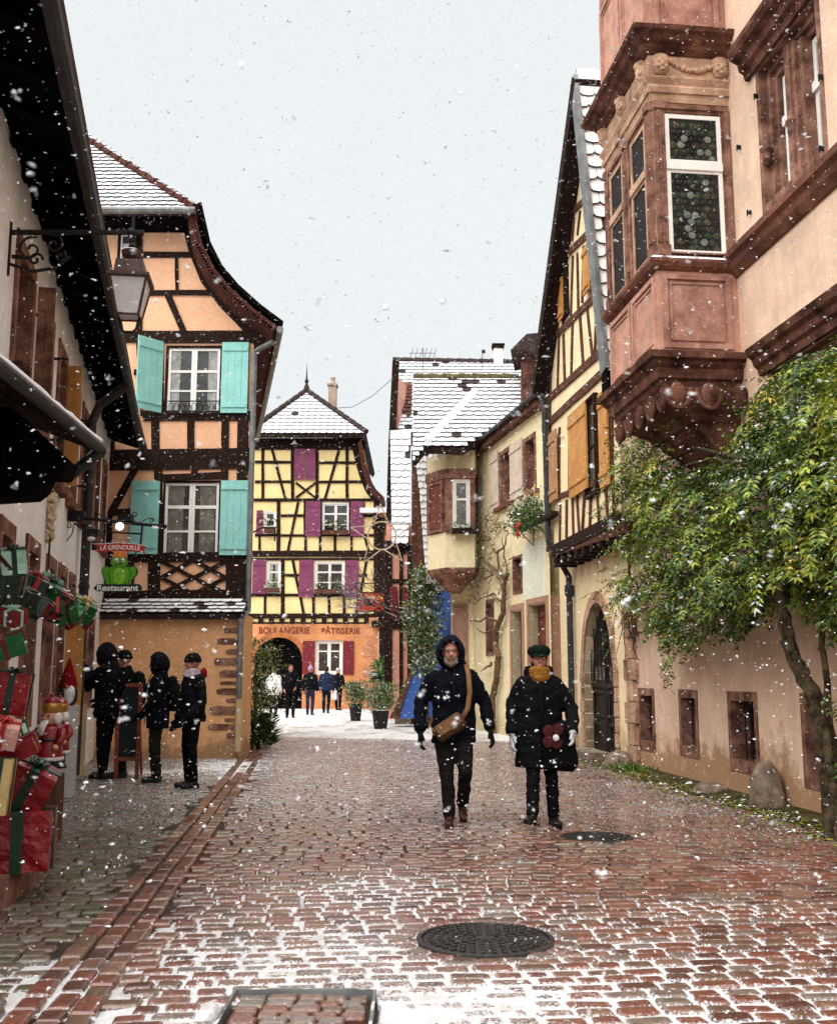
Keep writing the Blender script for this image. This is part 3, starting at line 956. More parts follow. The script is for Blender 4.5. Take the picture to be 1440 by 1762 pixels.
slab(m, O, FW.u, es3, [(q0, 0), (q1 - .3, 0), (q1, 5), (q0, 5)], 0.004, .10)
m.build('roof', MT('snowy_tiles', (.1, .06, .05), .8, .3, 5, snow=.8), white)
m = MB()
ry = 14.15
m.tube([FW.p(ry * K, 5.45, .56), FW.p(ry * K + .05, 5.15, .2), FW.p(ry * K + .05, 4.9, .11), FW.p(ry * K + .05, .1, .11)], .065, 10)
for z in (1.2, 2.6, 4.2):
    m.lathe(FW.p(ry * K + .05, z, .11), [(.075, -.03), (.08, 0), (.075, .03)], 10)
m.build('drainpipe', ZINC_DARK, white)
m = MB()
m.tube([FW.p(14.5 * K, 1.02, .13), FW.p(14.5 * K, .06, .13)], .075, 10)
m.tube([FW.p(14.5 * K, .55, .13), FW.p(14.5 * K, .58, .13)], .083, 10)
m.build('ground_pipe', BEIGEPIPE, white)
for y_ in (8.15, 9.55, 10.95, 12.3, 13.72):
    for z in (3.9, 4.8):
        m = MB()
        m.box(FW.p(y_ * K, z, .06), (.16, .03, .025), 0.2)
        m.build('shutter_hook', IRON, white)
# open wooden shutters of the ground floor and the ochre leaf beside them
for k, (y_, z0, z1, mt, wd) in enumerate(((13.1, .8, 2.3, ORANGEWOOD, .22),)):
    o_ = FW.p(y_ * K, 0, .03)
    f = FR((o_.x, o_.y), (FW.n.x, FW.n.y))
    shutter(white, f, (0, wd, z0, z1), 0, mt, 3)
for y_, mt in ((12.05, ORANGEWOOD), (9.5, SAND)):
    o_ = FW.p(y_ * K, 0, .02)
    f = FR((o_.x, o_.y), (FW.n.x, FW.n.y))
    shutter(white, f, (0, .16, 3.6, 5.05), 0, mt, 2)
# canopy over the shop window: slanting tiled roof, its gutter and the black boarded cheek
cz = 3.02
A, B = G(40, 686, cz), G(157, 774, cz)
A = A + (A - B) * 1.1
wa, wb_ = FW.p(4.3 * K, 3.40, .02), FW.p(7.62 * K, 3.36, .02)
m = MB()
up_ = V((0, 0, .09))
m.prism([A, B, wb_, wa], [A + up_, B + up_, wb_ + up_, wa + up_], 0)
m.build('canopy_boards', MT('dark_red_boards', (.020, .006, .005), .9, .5, 6, .4, 40, spec=.05), white)
m = MB()
eu4 = (B - A).normalized(); es4 = (wb_ - B); es4 = (es4 - eu4 * es4.dot(eu4)).normalized()
if eu4.cross(es4).z < 0:
    eu4 = -eu4
ab = [((p - A).dot(eu4), (p - A).dot(es4)) for p in (A, B, wb_, wa)]
tiles(m, A + up_, eu4, es4, ab, .18, .14, .04)
m.build('canopy_tiles', [SNOW, TILE_DARK], white)
m = MB()
dv = FW.n * .05
m.tube([A + dv + V((0, 0, .05)), B + dv + V((0, 0, .02)), B + dv + (B - A).normalized() * .06], .045, 10)
m.tube([B + dv + (B - A).normalized() * .05, B + V((-.05, .02, -.10)), B + V((-.19, 0, -.22))], .045, 10)
m.build('canopy_gutter', ZINC_DARK, white)
m = MB()
pp = [A.lerp(B, k / 24) + dv + V((0, 0, .085 - .03 * k / 24 + .012 * noise.noise(V((k * .9, 0, 0))))) for k in range(25)]
m.tube(pp, [.034 + .014 * noise.noise(V((k * .7, 3, 0))) for k in range(25)], 8)
m.build('gutter_snow', SNOW, white, smooth=True)
m = MB()
ck = [at(x, y_, 6.75) for x, y_ in ((-60, 700), (20, 700), (118, 792), (108, 818), (78, 818), (68, 840), (52, 853), (5, 856), (-60, 860))]
m.prism(ck, [p + V((-.02, .25, 0)) for p in ck])
m.build('canopy_cheek', BLACKWOOD, white)

# ------------------------------------------------------------------ yellow half-timbered bakery at the end of the street
FY = FR((0, 45), (1, 0))
yel = thing('bakery_house', 'yellow half-timbered bakery with plum shutters and orange ground floor closing the street', 'house', (-6.0, 48, 0))
Y5 = lambda x0, y0, x1, y1: FY.prect(*c5(x0, y0), *c5(x1, y1))
ux = FY.upx(c5(648, 900)[0])
z1_, z2_ = FY.uz(500, c5(0, 1172)[1])[1], FY.uz(500, c5(0, 620)[1])[1]
wins = [Y5(397, 634, 523, 784), Y5(140, 672, 195, 778), Y5(366, 896, 500, 1040), Y5(152, 896, 216, 1040)]
m = MB()
FY.holed(m, -10.5, ux, z1_, z2_, wins, 0, .3)
FY.ppoly(m, [c5(-60, 620), c5(662, 620), c5(636, 580), c5(606, 500), c5(588, 420), c5(578, 352), c5(-60, 352)], -.4, 0)
q = [FY.p(-10.5, 0, -.32), FY.p(ux - .02, 0, -.32), FY.p(ux - .02, 0, -.32) + sdv * 8.7, FY.p(-10.5, 0, -.32) + sdv * 8.7]
m.prism(q, [x + V((0, 0, z2_ - .1)) for x in q])
m.build('wall', YELLOW, yel)
gw = Y5(368, 1248, 492, 1402)
ar = Y5(95, 1235, 312, 1540)
m = MB()
FY.holed(m, -10.5, ux, -.1, z1_ - .04, [gw, (ar[0], ar[1], -.1, ar[3])], .06, .5)
cx, rr = (ar[0] + ar[1]) / 2, (ar[1] - ar[0]) / 2
for sgn in (-1, 1):                                      # spandrels make the opening an arch
    pts = [(cx + sgn * rr, ar[3])] + [(cx + sgn * rr * math.cos(a), ar[3] - rr * .98 + rr * .98 * math.sin(a)) for a in [math.pi / 2 * k / 8 for k in range(9)]]
    FY.poly(m, pts, -.3, .058)
m.build('ground_floor_wall', ORANGE, yel)
m = MB()
FY.box(m, ar[0] - .1, ar[1] + .1, 0, ar[3], -.30, -.22)
m.build('archway_door', BLACKWOOD, yel)
m = MB()
for k in range(17):
    a0, a1 = math.pi * k / 17, math.pi * (k + .9) / 17
    P = lambda r_, a: (cx + r_ * math.cos(a), ar[3] - rr * .98 + r_ * .98 * math.sin(a))
    FY.poly(m, [P(rr, a0), P(rr + .22, a0), P(rr + .22, a1), P(rr, a1)], .02, .09)
m.build('arch_stones', MT('orange_stone', (.42, .15, .05), .9, .3, 2, .3, 30), yel)
m = MB()
for k in range(9):
    z = .1 + k * .42
    wv = .62 if k % 2 else .46
    FY.box(m, ux - wv, ux + .03, z, z + .40, .0, .085)
m.build('quoins', MT('pale_orange_stone', (.52, .24, .12), .9, .25, 1.5, .3, 30), yel)
m = MB()
H5 = [((100, 453), (262, 453), 11), ((386, 455), (560, 455), 11), ((100, 541), (270, 541), 11), ((376, 541), (606, 541), 11), ((60, 622), (660, 622), 13), ((215, 692), (325, 692), 11), ((590, 692), (640, 692), 11),
      ((100, 778), (200, 778), 11), ((215, 780), (640, 780), 11), ((60, 862), (645, 862), 26), ((60, 886), (645, 886), 10), ((228, 958), (300, 958), 11), ((560, 958), (600, 958), 10), ((60, 1047), (590, 1047), 13), ((60, 1140), (645, 1140), 20), ((60, 1176), (650, 1176), 16),
      ((135, 395), (135, 618), 12), ((268, 395), (268, 618), 15), ((377, 395), (377, 618), 14), ((510, 395), (510, 612), 12), ((176, 395), (236, 618), 11), ((476, 395), (412, 616), 11), ((283, 545), (371, 612), 9), ((371, 545), (283, 612), 9),
      ((205, 626), (205, 862), 15), ((293, 632), (245, 856), 11), ((325, 780), (325, 860), 11), ((390, 780), (390, 860), 11), ((457, 785), (457, 860), 11), ((530, 780), (530, 860), 11), ((585, 630), (585, 700), 10), ((588, 785), (610, 860), 10), ((120, 780), (120, 860), 10),
      ((224, 890), (224, 1140), 15), ((268, 892), (318, 1132), 12), ((360, 1048), (360, 1138), 11), ((430, 1048), (430, 1138), 11), ((497, 1048), (497, 1138), 11), ((598, 888), (552, 1130), 12), ((145, 1047), (145, 1138), 11), ((640, 620), (640, 1180), 20), ((322, 626), (322, 784), 9), ((396, 626), (396, 784), 8), ((524, 626), (524, 784), 8)]
for a, b, w_ in H5:
    FY.beam(m, c5(*a), c5(*b), w_ / 104 * 1.08, -.04, .05, wob=.012)
vy = [(552, 375), (566, 440), (586, 510), (610, 572), (640, 610)]
for i in range(4):
    FY.beam(m, c5(*vy[i]), c5(*vy[i + 1]), .42, -.04, .04 + .003 * i)
FY.beam(m, c5(40, 372), c5(592, 372), .52, -.04, .055)
for k in range(12):
    u, z = FY.uz(*c5(80 + k * 47, 1160))
    FY.box(m, u - .10, u + .10, z - .12, z + .12, 0, .12)
m.build('timber_frame', TIMBER, yel)
for r, cols in zip(wins, (2, 1, 2, 1)):
    wY = window(yel, FY, r, -.04, WHITEPAINT, .07, WHITEPAINT, .055, cols, ((.33, .04), (.68, .07)), GLASS)
curtain(wY, FY, r, -.063, CURTW, .25)
window(yel, FY, gw, -.10, WHITEPAINT, .08, WHITEPAINT, .07, 2, ((.7, .05),), GLASS)
for q in ((276, 396, 322, 532), (324, 396, 370, 532), (326, 630, 394, 786), (526, 630, 586, 786), (108, 670, 137, 776), (297, 890, 362, 1056), (501, 892, 563, 1058), (90, 890, 150, 1042)):
    shutter(yel, FY, Y5(*q), .07, PURPLE, 4)
for q in ((313, 1252, 367, 1400), (493, 1252, 542, 1402)):
    shutter(yel, FY, Y5(*q), .09, WINE, 4)
YBOX = []
O = V((0, 44.3, FY.uz(500, c5(0, 345)[1])[1])); eyu = V((1, 0, 0)); eys = V((0, 1, 1.15)).normalized()
def plane_ab(O, eu, es, px, py):
    nn = eu.cross(es)
    r_ = ray(px, py)
    q = EYE + r_ * ((O - EYE).dot(nn) / r_.dot(nn))
    return ((q - O).dot(eu), (q - O).dot(es))
ap = plane_ab(O, eyu, eys, *c5(330, 142))
rp = [(-11.5, 0), (plane_ab(O, eyu, eys, *c5(596, 344))[0], 0), ap, (ap[0] - 3.8, ap[1] - 2.0)]
le = plane_ab(O, eyu, eys, *c5(110, 310))
rp = [(le[0] - .4, 0), rp[1], ap, le]
m = MB()
tiles(m, O, eyu, eys, rp, .30, .27, .02, .035)
slab(m, O, eyu, eys, rp, -.2, -.02, 1)
P0, P1 = O + eyu * rp[1][0], O + eyu * ap[0] + eys * ap[1]
m.prism([P0, P1, P1 + V((0, 4, 0)), P0 + V((0, 9, 0))], [x - V((.1, 0, .2)) for x in (P0, P1, P1 + V((0, 4, 0)), P0 + V((0, 9, 0)))], 1)
m.build('roof', [SNOW, TILE_DARK], yel)
m = MB()
ridge_tiles(m, P0 + V((0, 0, .1)), P1 + V((0, 0, .1)), .12, .42)
ridge_tiles(m, O + eyu * rp[0][0] + V((0, 0, .1)), P1 + V((0, 0, .1)), .12, .42)
m.lathe(P1 + V((0, 0, .1)), [(.16, 0), (.10, .2), (.05, .3), (.10, .42), (.04, .55), (.02, .9), (.006, 1.3)], 10)
m.build('hip_tiles', TILE_DARK, yel)
pvy = [at(*c5(*q), 44.4) for q in ((574, 350), (592, 450), (615, 530), (640, 575), (676, 610))]
a = pvy + [p + V((-.16, 0, -.2)) for p in pvy[::-1]]
m = MB()
m.prism(a, [p + V((0, 9, 0)) for p in a])
m.build('verge_roof', TILE_EDGE, yel)
m = MB()
pc = at(572, 712, 47)
m.box(pc + V((0, 0, .4)), (.36, .5, 1.8))
m.box(pc + V((0, 0, 1.34)), (.46, .6, .09))
m.lathe(pc + V((0, 0, 1.38)), [(.12, 0), (.10, .28), (.12, .29), (.12, .34)], 10)
m.build('chimney', MT('beige_chimney', (.42, .32, .25), .9, .2, 4, .3, 40), yel)
for q in ((402, 748, 518, 780), (368, 1004, 496, 1042), (150, 995, 214, 1036), (146, 745, 190, 772)):
    r = Y5(*q)
    m = MB()
    FY.box(m, r[0], r[1], r[2], r[2] + .18, .10, .34)
    fb = m.build('flower_box', TIMBER_BROWN, yel)
    YBOX.append((r, fb))
LETTER = MT('wine_letters', (.17, .02, .012), .7, .1, 4)
r = Y5(120, 1190, 345, 1220)
text('BOULANGERIE', FY, (r[0] + r[1]) / 2, (r[2] + r[3]) / 2, r[1] - r[0], .062, LETTER, yel, r[3] - r[2], .02, .012)
r = Y5(398, 1186, 568, 1220)
text('PÂTISSERIE', FY, (r[0] + r[1]) / 2, (r[2] + r[3]) / 2, r[1] - r[0], .062, LETTER, yel, r[3] - r[2], .02, .012)

# ------------------------------------------------------------------ rose rendered house with the stone oriel (right front)
FRR = FR((5.196, 0), (0.1117, -1))
KR = math.sqrt(1 + 0.1117 ** 2)
UY = lambda y: -y * KR + 5.196 * 0.1117 / KR * 0     # position along the wall for a given depth (u runs towards the camera)
def uY(y):
    q = V((5.196 - 0.1117 * y, y, 0)) - FRR.O
    return q.dot(FRR.u)
rose = thing('rose_house', 'rose rendered old house with a carved red sandstone oriel on the right', 'house', (5.0, 11.5, 0))
bw = []
for q in ((440, 1250, 495, 1466), (580, 1255, 645, 1487), (750, 1262, 852, 1542), (1004, 1268, 1112, 1602)):
    bw.append(FRR.prect(*c8(q[0], q[1]), *c8(q[2], q[3])))
big = FRR.prect(980 + 1036 / 3.13, 100, 1421, 372)
big = (uY(11.28), uY(9.78), 6.60, 8.42)
lowt = FRR.uz(1322, 632)[1]
lx0, lx1 = FRR.upx(1322, 0, 660), FRR.upx(1500, 0, 620)
low = (lx0, lx1, lowt - 2.3, lowt)
m = MB()
FRR.holed(m, uY(16.5), uY(3.5), -.1, 13.5, bw + [big, low], 0, .34)
FRR.box(m, uY(16.4), uY(3.5), -.1, 13.4, -6, -.4)
m.add([FRR.p(uY(16.5), -.1), FRR.p(uY(16.5), 13.5), FRR.p(uY(16.5), 13.5, -6), FRR.p(uY(16.5), -.1, -6)], [(0, 1, 2, 3)])
m.build('wall', ROSE, rose)
for r in bw:
    w_ = window(rose, FRR, r, -.20, SAND, .085, None, glass=MT('cellar_dark', (.006, .004, .004), .5, .3), cd=.20 + .012, thick=.12, wt=.11, wb=.14)
    m = MB()
    a0, a1, b0, b1 = r[0] + .085, r[1] - .085, r[2] + .14, r[3] - .11
    for k in range(1, 4):
        u = a0 + (a1 - a0) * k / 4
        m.tube([FRR.p(u, b0, -.10), FRR.p(u, b1, -.10)], .009, 6)
    for k in (1, 2, 3):
        z = b0 + (b1 - b0) * k / 4
        m.tube([FRR.p(a0, z, -.10), FRR.p(a1, z, -.10)], .008, 6)
    m.build('grille', IRON, w_)
def moulding(fr, u0, u1, prof, ends=0.0, mi=0, mb=None):
    """horizontal moulding: profile of (d, z) points run from u0 to u1"""
    f = lambda u: [fr.p(u, z, d) for d, z in prof]
    mb.prism(f(u0), f(u1), mi)
# mullioned window
def stone_window(r, mull, recess, parts=2):
    m = MB()
    cw = .26
    for k, (w_, d) in enumerate(((.26, -.02), (.19, -.09), (.12, -.15))):   # stepped moulded reveal
        FRR.ring(m, r[0] + .26 - w_ , r[1] - .26 + w_, r[2] + .002, r[3] - .26 + w_, .085, -.34, d + .025 if k == 0 else d)
    uc = (r[0] + r[1]) / 2
    for w_, d in ((mull, -.08), (mull * .6, -.03), (mull * .25, 0.0)):
        FRR.box(m, uc - w_ / 2, uc + w_ / 2, r[2], r[3] - .2, -.34, d)
    for u in (r[0] + .13, uc):
        m.lathe(FRR.p(u, r[2] + .55, -.02), [(.02, 0), (.055, .06), (.05, .14), (.075, .18), (.02, .26)], 8)
    o = m.build('window', SAND, rose)
    h = (r[1] - r[0]) / 2 - .26 - mull / 2 + .02
    for s_ in (0, 1):
        a0 = r[0] + .25 if s_ == 0 else uc + mull / 2
        a1 = uc - mull / 2 if s_ == 0 else r[1] - .25
        m = MB()
        z0, z1 = r[2] + .02, r[3] - .25
        zc = z0 + (z1 - z0) * .64
        FRR.ring(m, a0, a1, z0, zc - .04, .07, -.30, -.20)
        FRR.ring(m, a0, a1, zc + .04, z1, .07, -.30, -.20)
        FRR.box(m, a0, a1, zc - .055, zc + .055, -.3, -.165)
        m.build('sash', WHITEPAINT, o)
        m = MB()
        m.add([FRR.p(a0, z0, -.25), FRR.p(a1, z0, -.25), FRR.p(a1, z1, -.25), FRR.p(a0, z1, -.25)], [(0, 1, 2, 3)])
        m.build('pane', LEADED, o)
def leaded(name):
    """bull's-eye panes set in lead"""
    m = MT(name, (.018, .024, .016), .09, .5, 2.0, 0, spec=.6)
    n = m.node_tree
    b = n.nodes['Principled BSDF']
    t = n.nodes.new('ShaderNodeTexCoord')
    vo = n.nodes.new('ShaderNodeTexVoronoi')
    vo.feature = 'F1'
    vo.inputs['Scale'].default_value = 8.2
    vo.inputs['Randomness'].default_value = 0.18
    n.links.new(t.outputs['Object'], vo.inputs['Vector'])
    r = n.nodes.new('ShaderNodeValToRGB')
    e = r.color_ramp.elements
    e[0].position, e[0].color = 0.0, (1.6, 1.6, 1.6, 1)
    e[1].position, e[1].color = 0.10, (.8, .8, .8, 1)
    for p, k in ((.40, .9), (.44, 3.2), (.49, 3.2), (.52, 1.0)):
        x = e.new(p)
        x.color = (k, k, k, 1)
    n.links.new(vo.outputs['Distance'], r.inputs['Fac'])
    hs = n.nodes.new('ShaderNodeMix'); hs.data_type = 'RGBA'; hs.blend_type = 'MULTIPLY'; hs.inputs[0].default_value = 1
    cr_ = n.nodes.new('ShaderNodeValToRGB')
    cr_.color_ramp.elements[0].color = (.010, .012, .010, 1)
    cr_.color_ramp.elements[1].color = (.055, .060, .045, 1)
    cr_.color_ramp.elements[0].position, cr_.color_ramp.elements[1].position = .45, .95
    n.links.new(vo.outputs['Color'], cr_.inputs['Fac'])
    n.links.new(cr_.outputs[0], hs.inputs[6])
    n.links.new(r.outputs[0], hs.inputs[7])
    n.links.new(hs.outputs[2], b.inputs['Base Color'])
    bp = n.nodes.new('ShaderNodeBump')
    bp.inputs['Strength'].default_value = .9
    bp.inputs['Distance'].default_value = .012
    n.links.new(vo.outputs['Distance'], bp.inputs['Height'])
    n.links.new(bp.outputs[0], b.inputs['Normal'])
    return m
LEADED = leaded('leaded_bullseye_glass')
stone_window(big, .40, .2)
stone_window(low, .30, .2)
m = MB()                                                    # hood cornices over both windows
z = big[3]
moulding(FRR, big[0] - .18, big[1] + .3, [(-.1, z - .06), (.05, z - .06), (.07, z + .02), (.12, z + .05), (.14, z + .14), (.22, z + .18), (.25, z + .24), (.25, z + .31), (-.1, z + .36)], mb=m)
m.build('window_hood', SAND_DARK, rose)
m = MB()
z = low[3]
moulding(FRR, low[0] - .14, low[1] + .3, [(-.1, z - .06), (.04, z - .06), (.06, z + .02), (.10, z + .05), (.12, z + .12), (.17, z + .16), (.20, z + .24), (-.1, z + .28)], mb=m)
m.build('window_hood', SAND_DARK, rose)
m = MB()
zs0, zs1 = FRR.uz(1262, 478)[1], FRR.uz(1262, 440)[1]
moulding(FRR, uY(12.06), uY(3.6), [(-.1, zs0 - .04), (.03, zs0 - .04), (.10, zs0 + .05), (.12, zs0 + .12), (.17, zs0 + .16), (.17, zs1 - .03), (-.1, zs1 + .05)], mb=m)
m.build('string_course', SAND_SNOW, rose)
for q in ((1305, 165), (1293, 365), (1417, 132), (1418, 255), (1275, 253)):
    u, z = FRR.uz(*q)
    m = MB()
    m.box(FRR.p(u, z, .03), (.06, .018, .05), .3)
    m.tube([FRR.p(u, z, .05), FRR.p(u, z - .05, .055)], .008, 5)
    m.build('shutter_hook', IRON, rose)

# the oriel: near face looks at the camera, long face runs along the wall
yA, yB = 12.05, 13.95
DP = 1.00
bay = FR((FRR.p(uY(yA), 0, DP).x, FRR.p(uY(yA), 0, DP).y), (-FRR.n.x, -FRR.n.y))    # u: 0 at the outer corner, DP at the wall
uA, uB = uY(yA), uY(yB)
ZB = lambda py: bay.uz(1190, py)[1]
def course(mb, z0, z1, e0, e1=None, mi=0):
    """one course of the oriel, projecting e0 at the bottom and e1 at the top"""
    e1 = e0 if e1 is None else e1
    def ringp(z, e):
        ea = e if e > -.03 else e * .22
        return [FRR.p(uA + ea, z, -.1), FRR.p(uA + ea, z, DP + e), FRR.p(uB - e, z, DP + e), FRR.p(uB - e, z, -.1)]
    mb.loops([ringp(z0, e0), ringp(z1, e1)], mi)
def courses(name, mat, prof, parent=rose):
    mb = MB()
    for (z0, e0), (z1, e1) in zip(prof[:-1], prof[1:]):
        if z1 > z0 + 1e-4:
            course(mb, z0, z1 - .0005, e0, e1)
    return mb.build(name, mat, parent)
z = ZB
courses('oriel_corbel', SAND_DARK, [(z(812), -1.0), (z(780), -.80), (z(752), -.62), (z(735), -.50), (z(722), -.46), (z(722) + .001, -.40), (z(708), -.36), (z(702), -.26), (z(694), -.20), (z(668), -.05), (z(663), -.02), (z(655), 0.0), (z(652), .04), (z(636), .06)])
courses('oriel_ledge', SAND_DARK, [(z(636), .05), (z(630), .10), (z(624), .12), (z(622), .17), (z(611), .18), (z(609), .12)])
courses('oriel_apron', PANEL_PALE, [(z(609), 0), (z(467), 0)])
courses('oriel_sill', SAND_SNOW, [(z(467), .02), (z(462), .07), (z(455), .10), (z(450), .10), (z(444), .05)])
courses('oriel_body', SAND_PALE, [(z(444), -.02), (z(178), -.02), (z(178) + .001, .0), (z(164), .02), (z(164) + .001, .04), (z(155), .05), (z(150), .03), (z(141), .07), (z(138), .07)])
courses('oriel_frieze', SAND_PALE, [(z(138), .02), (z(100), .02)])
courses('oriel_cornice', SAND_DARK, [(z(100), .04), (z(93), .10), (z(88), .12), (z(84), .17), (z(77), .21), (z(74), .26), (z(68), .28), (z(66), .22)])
courses('oriel_upper_storey', PANEL_RED, [(z(66), .02), (z(66) + 2.6, .02)])
# egg-shaped bosses carved in the corbel
for k in range(3):
    m = MB()
    u = .16 + .38 * k
    m.ball(bay.p(u, z(684), .10), (.10, .07, .16), 12, 8)
    m.tube([bay.p(u + .155 * math.cos(math.pi * (1 + i / 10)), z(672) + .24 * math.sin(math.pi * (1 + i / 10)), .12) for i in range(11)], .028, 6)
    m.build('carved_boss', SAND_DARK, rose)
for k in range(5):
    m = MB()
    u = uB + .15 + .42 * k
    m.ball(FRR.p(u, z(684), DP - .06), (.07, .10, .16), 12, 8)
    m.tube([FRR.p(u + .16 * math.cos(math.pi * (1 + i / 10)), z(672) + .24 * math.sin(math.pi * (1 + i / 10)), DP - .04) for i in range(11)], .028, 6)
    m.build('carved_boss', SAND_DARK, rose)
# panels
def panel(fr, u0, u1, z0, z1, d, mat, w_=.06, inner=PANEL_RED):
    m = MB()
    fr.ring(m, u0, u1, z0, z1, w_, d - .05, d + .035)
    fr.ring(m, u0 + w_ + .035, u1 - w_ - .035, z0 + w_ + .035, z1 - w_ - .035, .022, d - .05, d + .022)
    o = m.build('apron_panel', mat, rose)
    m = MB()
    fr.box(m, u0 + w_, u1 - w_, z0 + w_, z1 - w_, d - .05, d + .004)
    m.build('panel_field', inner, o)
FRd = FR((FRR.p(0, 0, DP).x, FRR.p(0, 0, DP).y), (FRR.u.x, FRR.u.y))
panel(bay, .05, DP - .10, z(600), z(474), 0, PANEL_RED)
h = (uA - uB)
panel(FRd, uA - h * .5 + .03, uA - .05, z(600), z(474), 0, PANEL_PALE, .06, PANEL_PALE)
panel(FRd, uB + .05, uB + h * .5 - .03, z(600), z(474), 0, PANEL_PALE, .06, PANEL_PALE)
panel(bay, .07, DP - .10, z(58), z(58) + 1.6, .02, PANEL_RED)
panel(FRd, uA - h * .5 + .03, uA - .05, z(58), z(58) + 1.5, .02, PANEL_PALE, .06, PANEL_PALE)
panel(FRd, uB + .05, uB + h * .5 - .03, z(58), z(58) + 1.5, .02, PANEL_PALE, .06, PANEL_PALE)
# oriel windows
def oriel_window(fr, u0, u1, z0, z1, sash, bulls=True):
    m = MB()
    fr.ring(m, u0 - .10, u1 + .10, z0, z1 + .13, .06, -.2, .035, wb=.02)
    fr.ring(m, u0 - .045, u1 + .045, z0, z1 + .08, .05, -.2, .008, wb=.01)
    o = m.build('window', SAND, rose)
    zc = z0 + (z1 - z0) * .625
    m = MB()
    fr.ring(m, u0, u1, z0, zc - .035, .052, -.03, .018)
    fr.ring(m, u0, u1, zc + .035, z1, .052, -.03, .018)
    fr.box(m, u0, u1, zc - .05, zc + .05, -.03, .04)
    m.build('sash', sash, o)
    m = MB()
    m.add([fr.p(u0, z0, .0015), fr.p(u1, z0, .0015), fr.p(u1, z1, .0015), fr.p(u0, z1, .0015)], [(0, 1, 2, 3)])
    if not bulls:
        m.build('pane', DIMGLASS, o)
        return
    rr = .049                              # round crown-glass panes, each a little tilted in its lead
    for za, zb in ((z0 + .05, zc - .085), (zc + .085, z1 - .05)):
        row, zz = 0, za + rr * .6
        while zz < zb - rr * .4:
            uu = u0 + .05 + rr * (.9 if row % 2 == 0 else 1.9)
            while uu < u1 - .05 - rr * .6:
                tu, tz = random.gauss(0, .05), random.gauss(0, .05)
                mi = random.choices((1, 2, 3, 4), (5, 3, 2, .7))[0]
                def ring_(r_, d):
                    return [fr.p(uu + r_ * math.cos(a), zz + r_ * math.sin(a), d + tu * r_ * math.cos(a) + tz * r_ * math.sin(a)) for a in [2 * math.pi * i / 14 for i in range(14)]]
                m.loops([ring_(rr * .93, .003), ring_(rr * .90, .007), ring_(rr * .3, .0075), ring_(rr * .18, .011), ring_(.001, .012)], mi)
                m.loops([ring_(rr * 1.0, .002), ring_(rr * .97, .0105), ring_(rr * .92, .002)], 5)
                uu += rr * 2.02
            zz += rr * 1.75
            row += 1
    m.build('pane', [LEAD] + CROWN + [LEAD_EDGE], o)
LEAD = MT('lead_backing', (.010, .011, .010), .5, .3, 8, spec=.3)
LEAD_EDGE = MT('lead_came', (.075, .08, .075), .5, .3, 8, spec=.4)
CROWN = [MT('crown_glass_' + nm, c_, .10, .4, 14, .25, 30, spec=.6) for nm, c_ in (('dark', (.008, .010, .008)), ('green', (.018, .034, .018)), ('olive', (.045, .045, .025)), ('clear', (.16, .17, .15)))]
DIMGLASS = MT('dim_side_glass', (.014, .009, .008), .5, .4, 6, .1, 30, spec=.08)
wu0, wu1 = bay.upx(1147, 0, 320), bay.upx(1243, 0, 320)
bw0 = FR((bay.p(0, 0, -.0).x, bay.p(0, 0, 0).y), (bay.u.x, bay.u.y))
oriel_window(bay, wu0, wu1, z(438), z(199), WHITEPAINT)
for k in range(2):
    a0 = uB + .20 + k * (h / 2 - .04)
    oriel_window(FRd, a0, a0 + .58, z(438), z(199), SAND_PALE, False)
# fluted pilasters at the corner and between the windows
def pilaster(fr, u0, u1):
    m = MB()
    fr.box(m, u0, u1, z(443), z(425), -.05, .06)
    fr.box(m, u0, u1, z(192), z(180), -.05, .06)
    fr.box(m, u0 + .012, u1 - .012, z(425), z(192), -.05, .022)
    n = 3
    for k in range(n):
        a = u0 + .02 + (u1 - u0 - .04) * k / n
        fr.box(m, a + .008, a + (u1 - u0 - .04) / n - .008, z(420), z(198), .02, .045)
    m.build('pilaster', SAND, rose)
pilaster(bay, .015, .17)
pilaster(FRd, uA - .15, uA - .01)
pilaster(FRd, uB + h / 2 - .09, uB + h / 2 + .05)
pilaster(FRd, uB + .01, uB + .12)
# carved heads and garland in the frieze
def head(p, fr):
    m = MB()
    m.ball(p, (.10, .075, .135), 12, 8)
    m.ball(p + V((0, 0, .08)), (.12, .06, .09), 10, 6)
    m.ball(p + fr.n * .075 + V((0, 0, -.005)), (.022, .03, .035), 8, 6)
    for s_ in (-1, 1):
        m.ball(p + fr.u * .04 * s_ + fr.n * .058 + V((0, 0, .03)), .022, 8, 6)
        m.ball(p + fr.u * .045 * s_ + fr.n * .055 + V((0, 0, -.035)), .03, 8, 6)
    m.ball(p + fr.n * .06 + V((0, 0, -.075)), (.04, .025, .02), 8, 6)
    m.build('carved_head', SAND_PALE, rose, smooth=True)
head(bay.p(.13, z(119), .035), bay)
head(bay.p(DP - .11, z(119), .035), bay)
for k in range(3):
    head(FRd.p(uA - .14 - k * .82, z(119), .035), FRd)
m = MB()
for k in range(26):
    t_ = k / 25
    u = .26 + .56 * t_
    m.ball(bay.p(u, z(112) - .09 * math.sin(math.pi * t_) + random.uniform(-.02, .02), .035), random.uniform(.022, .045), 7, 5)
m.build('carved_garland', SAND_PALE, rose, smooth=True)

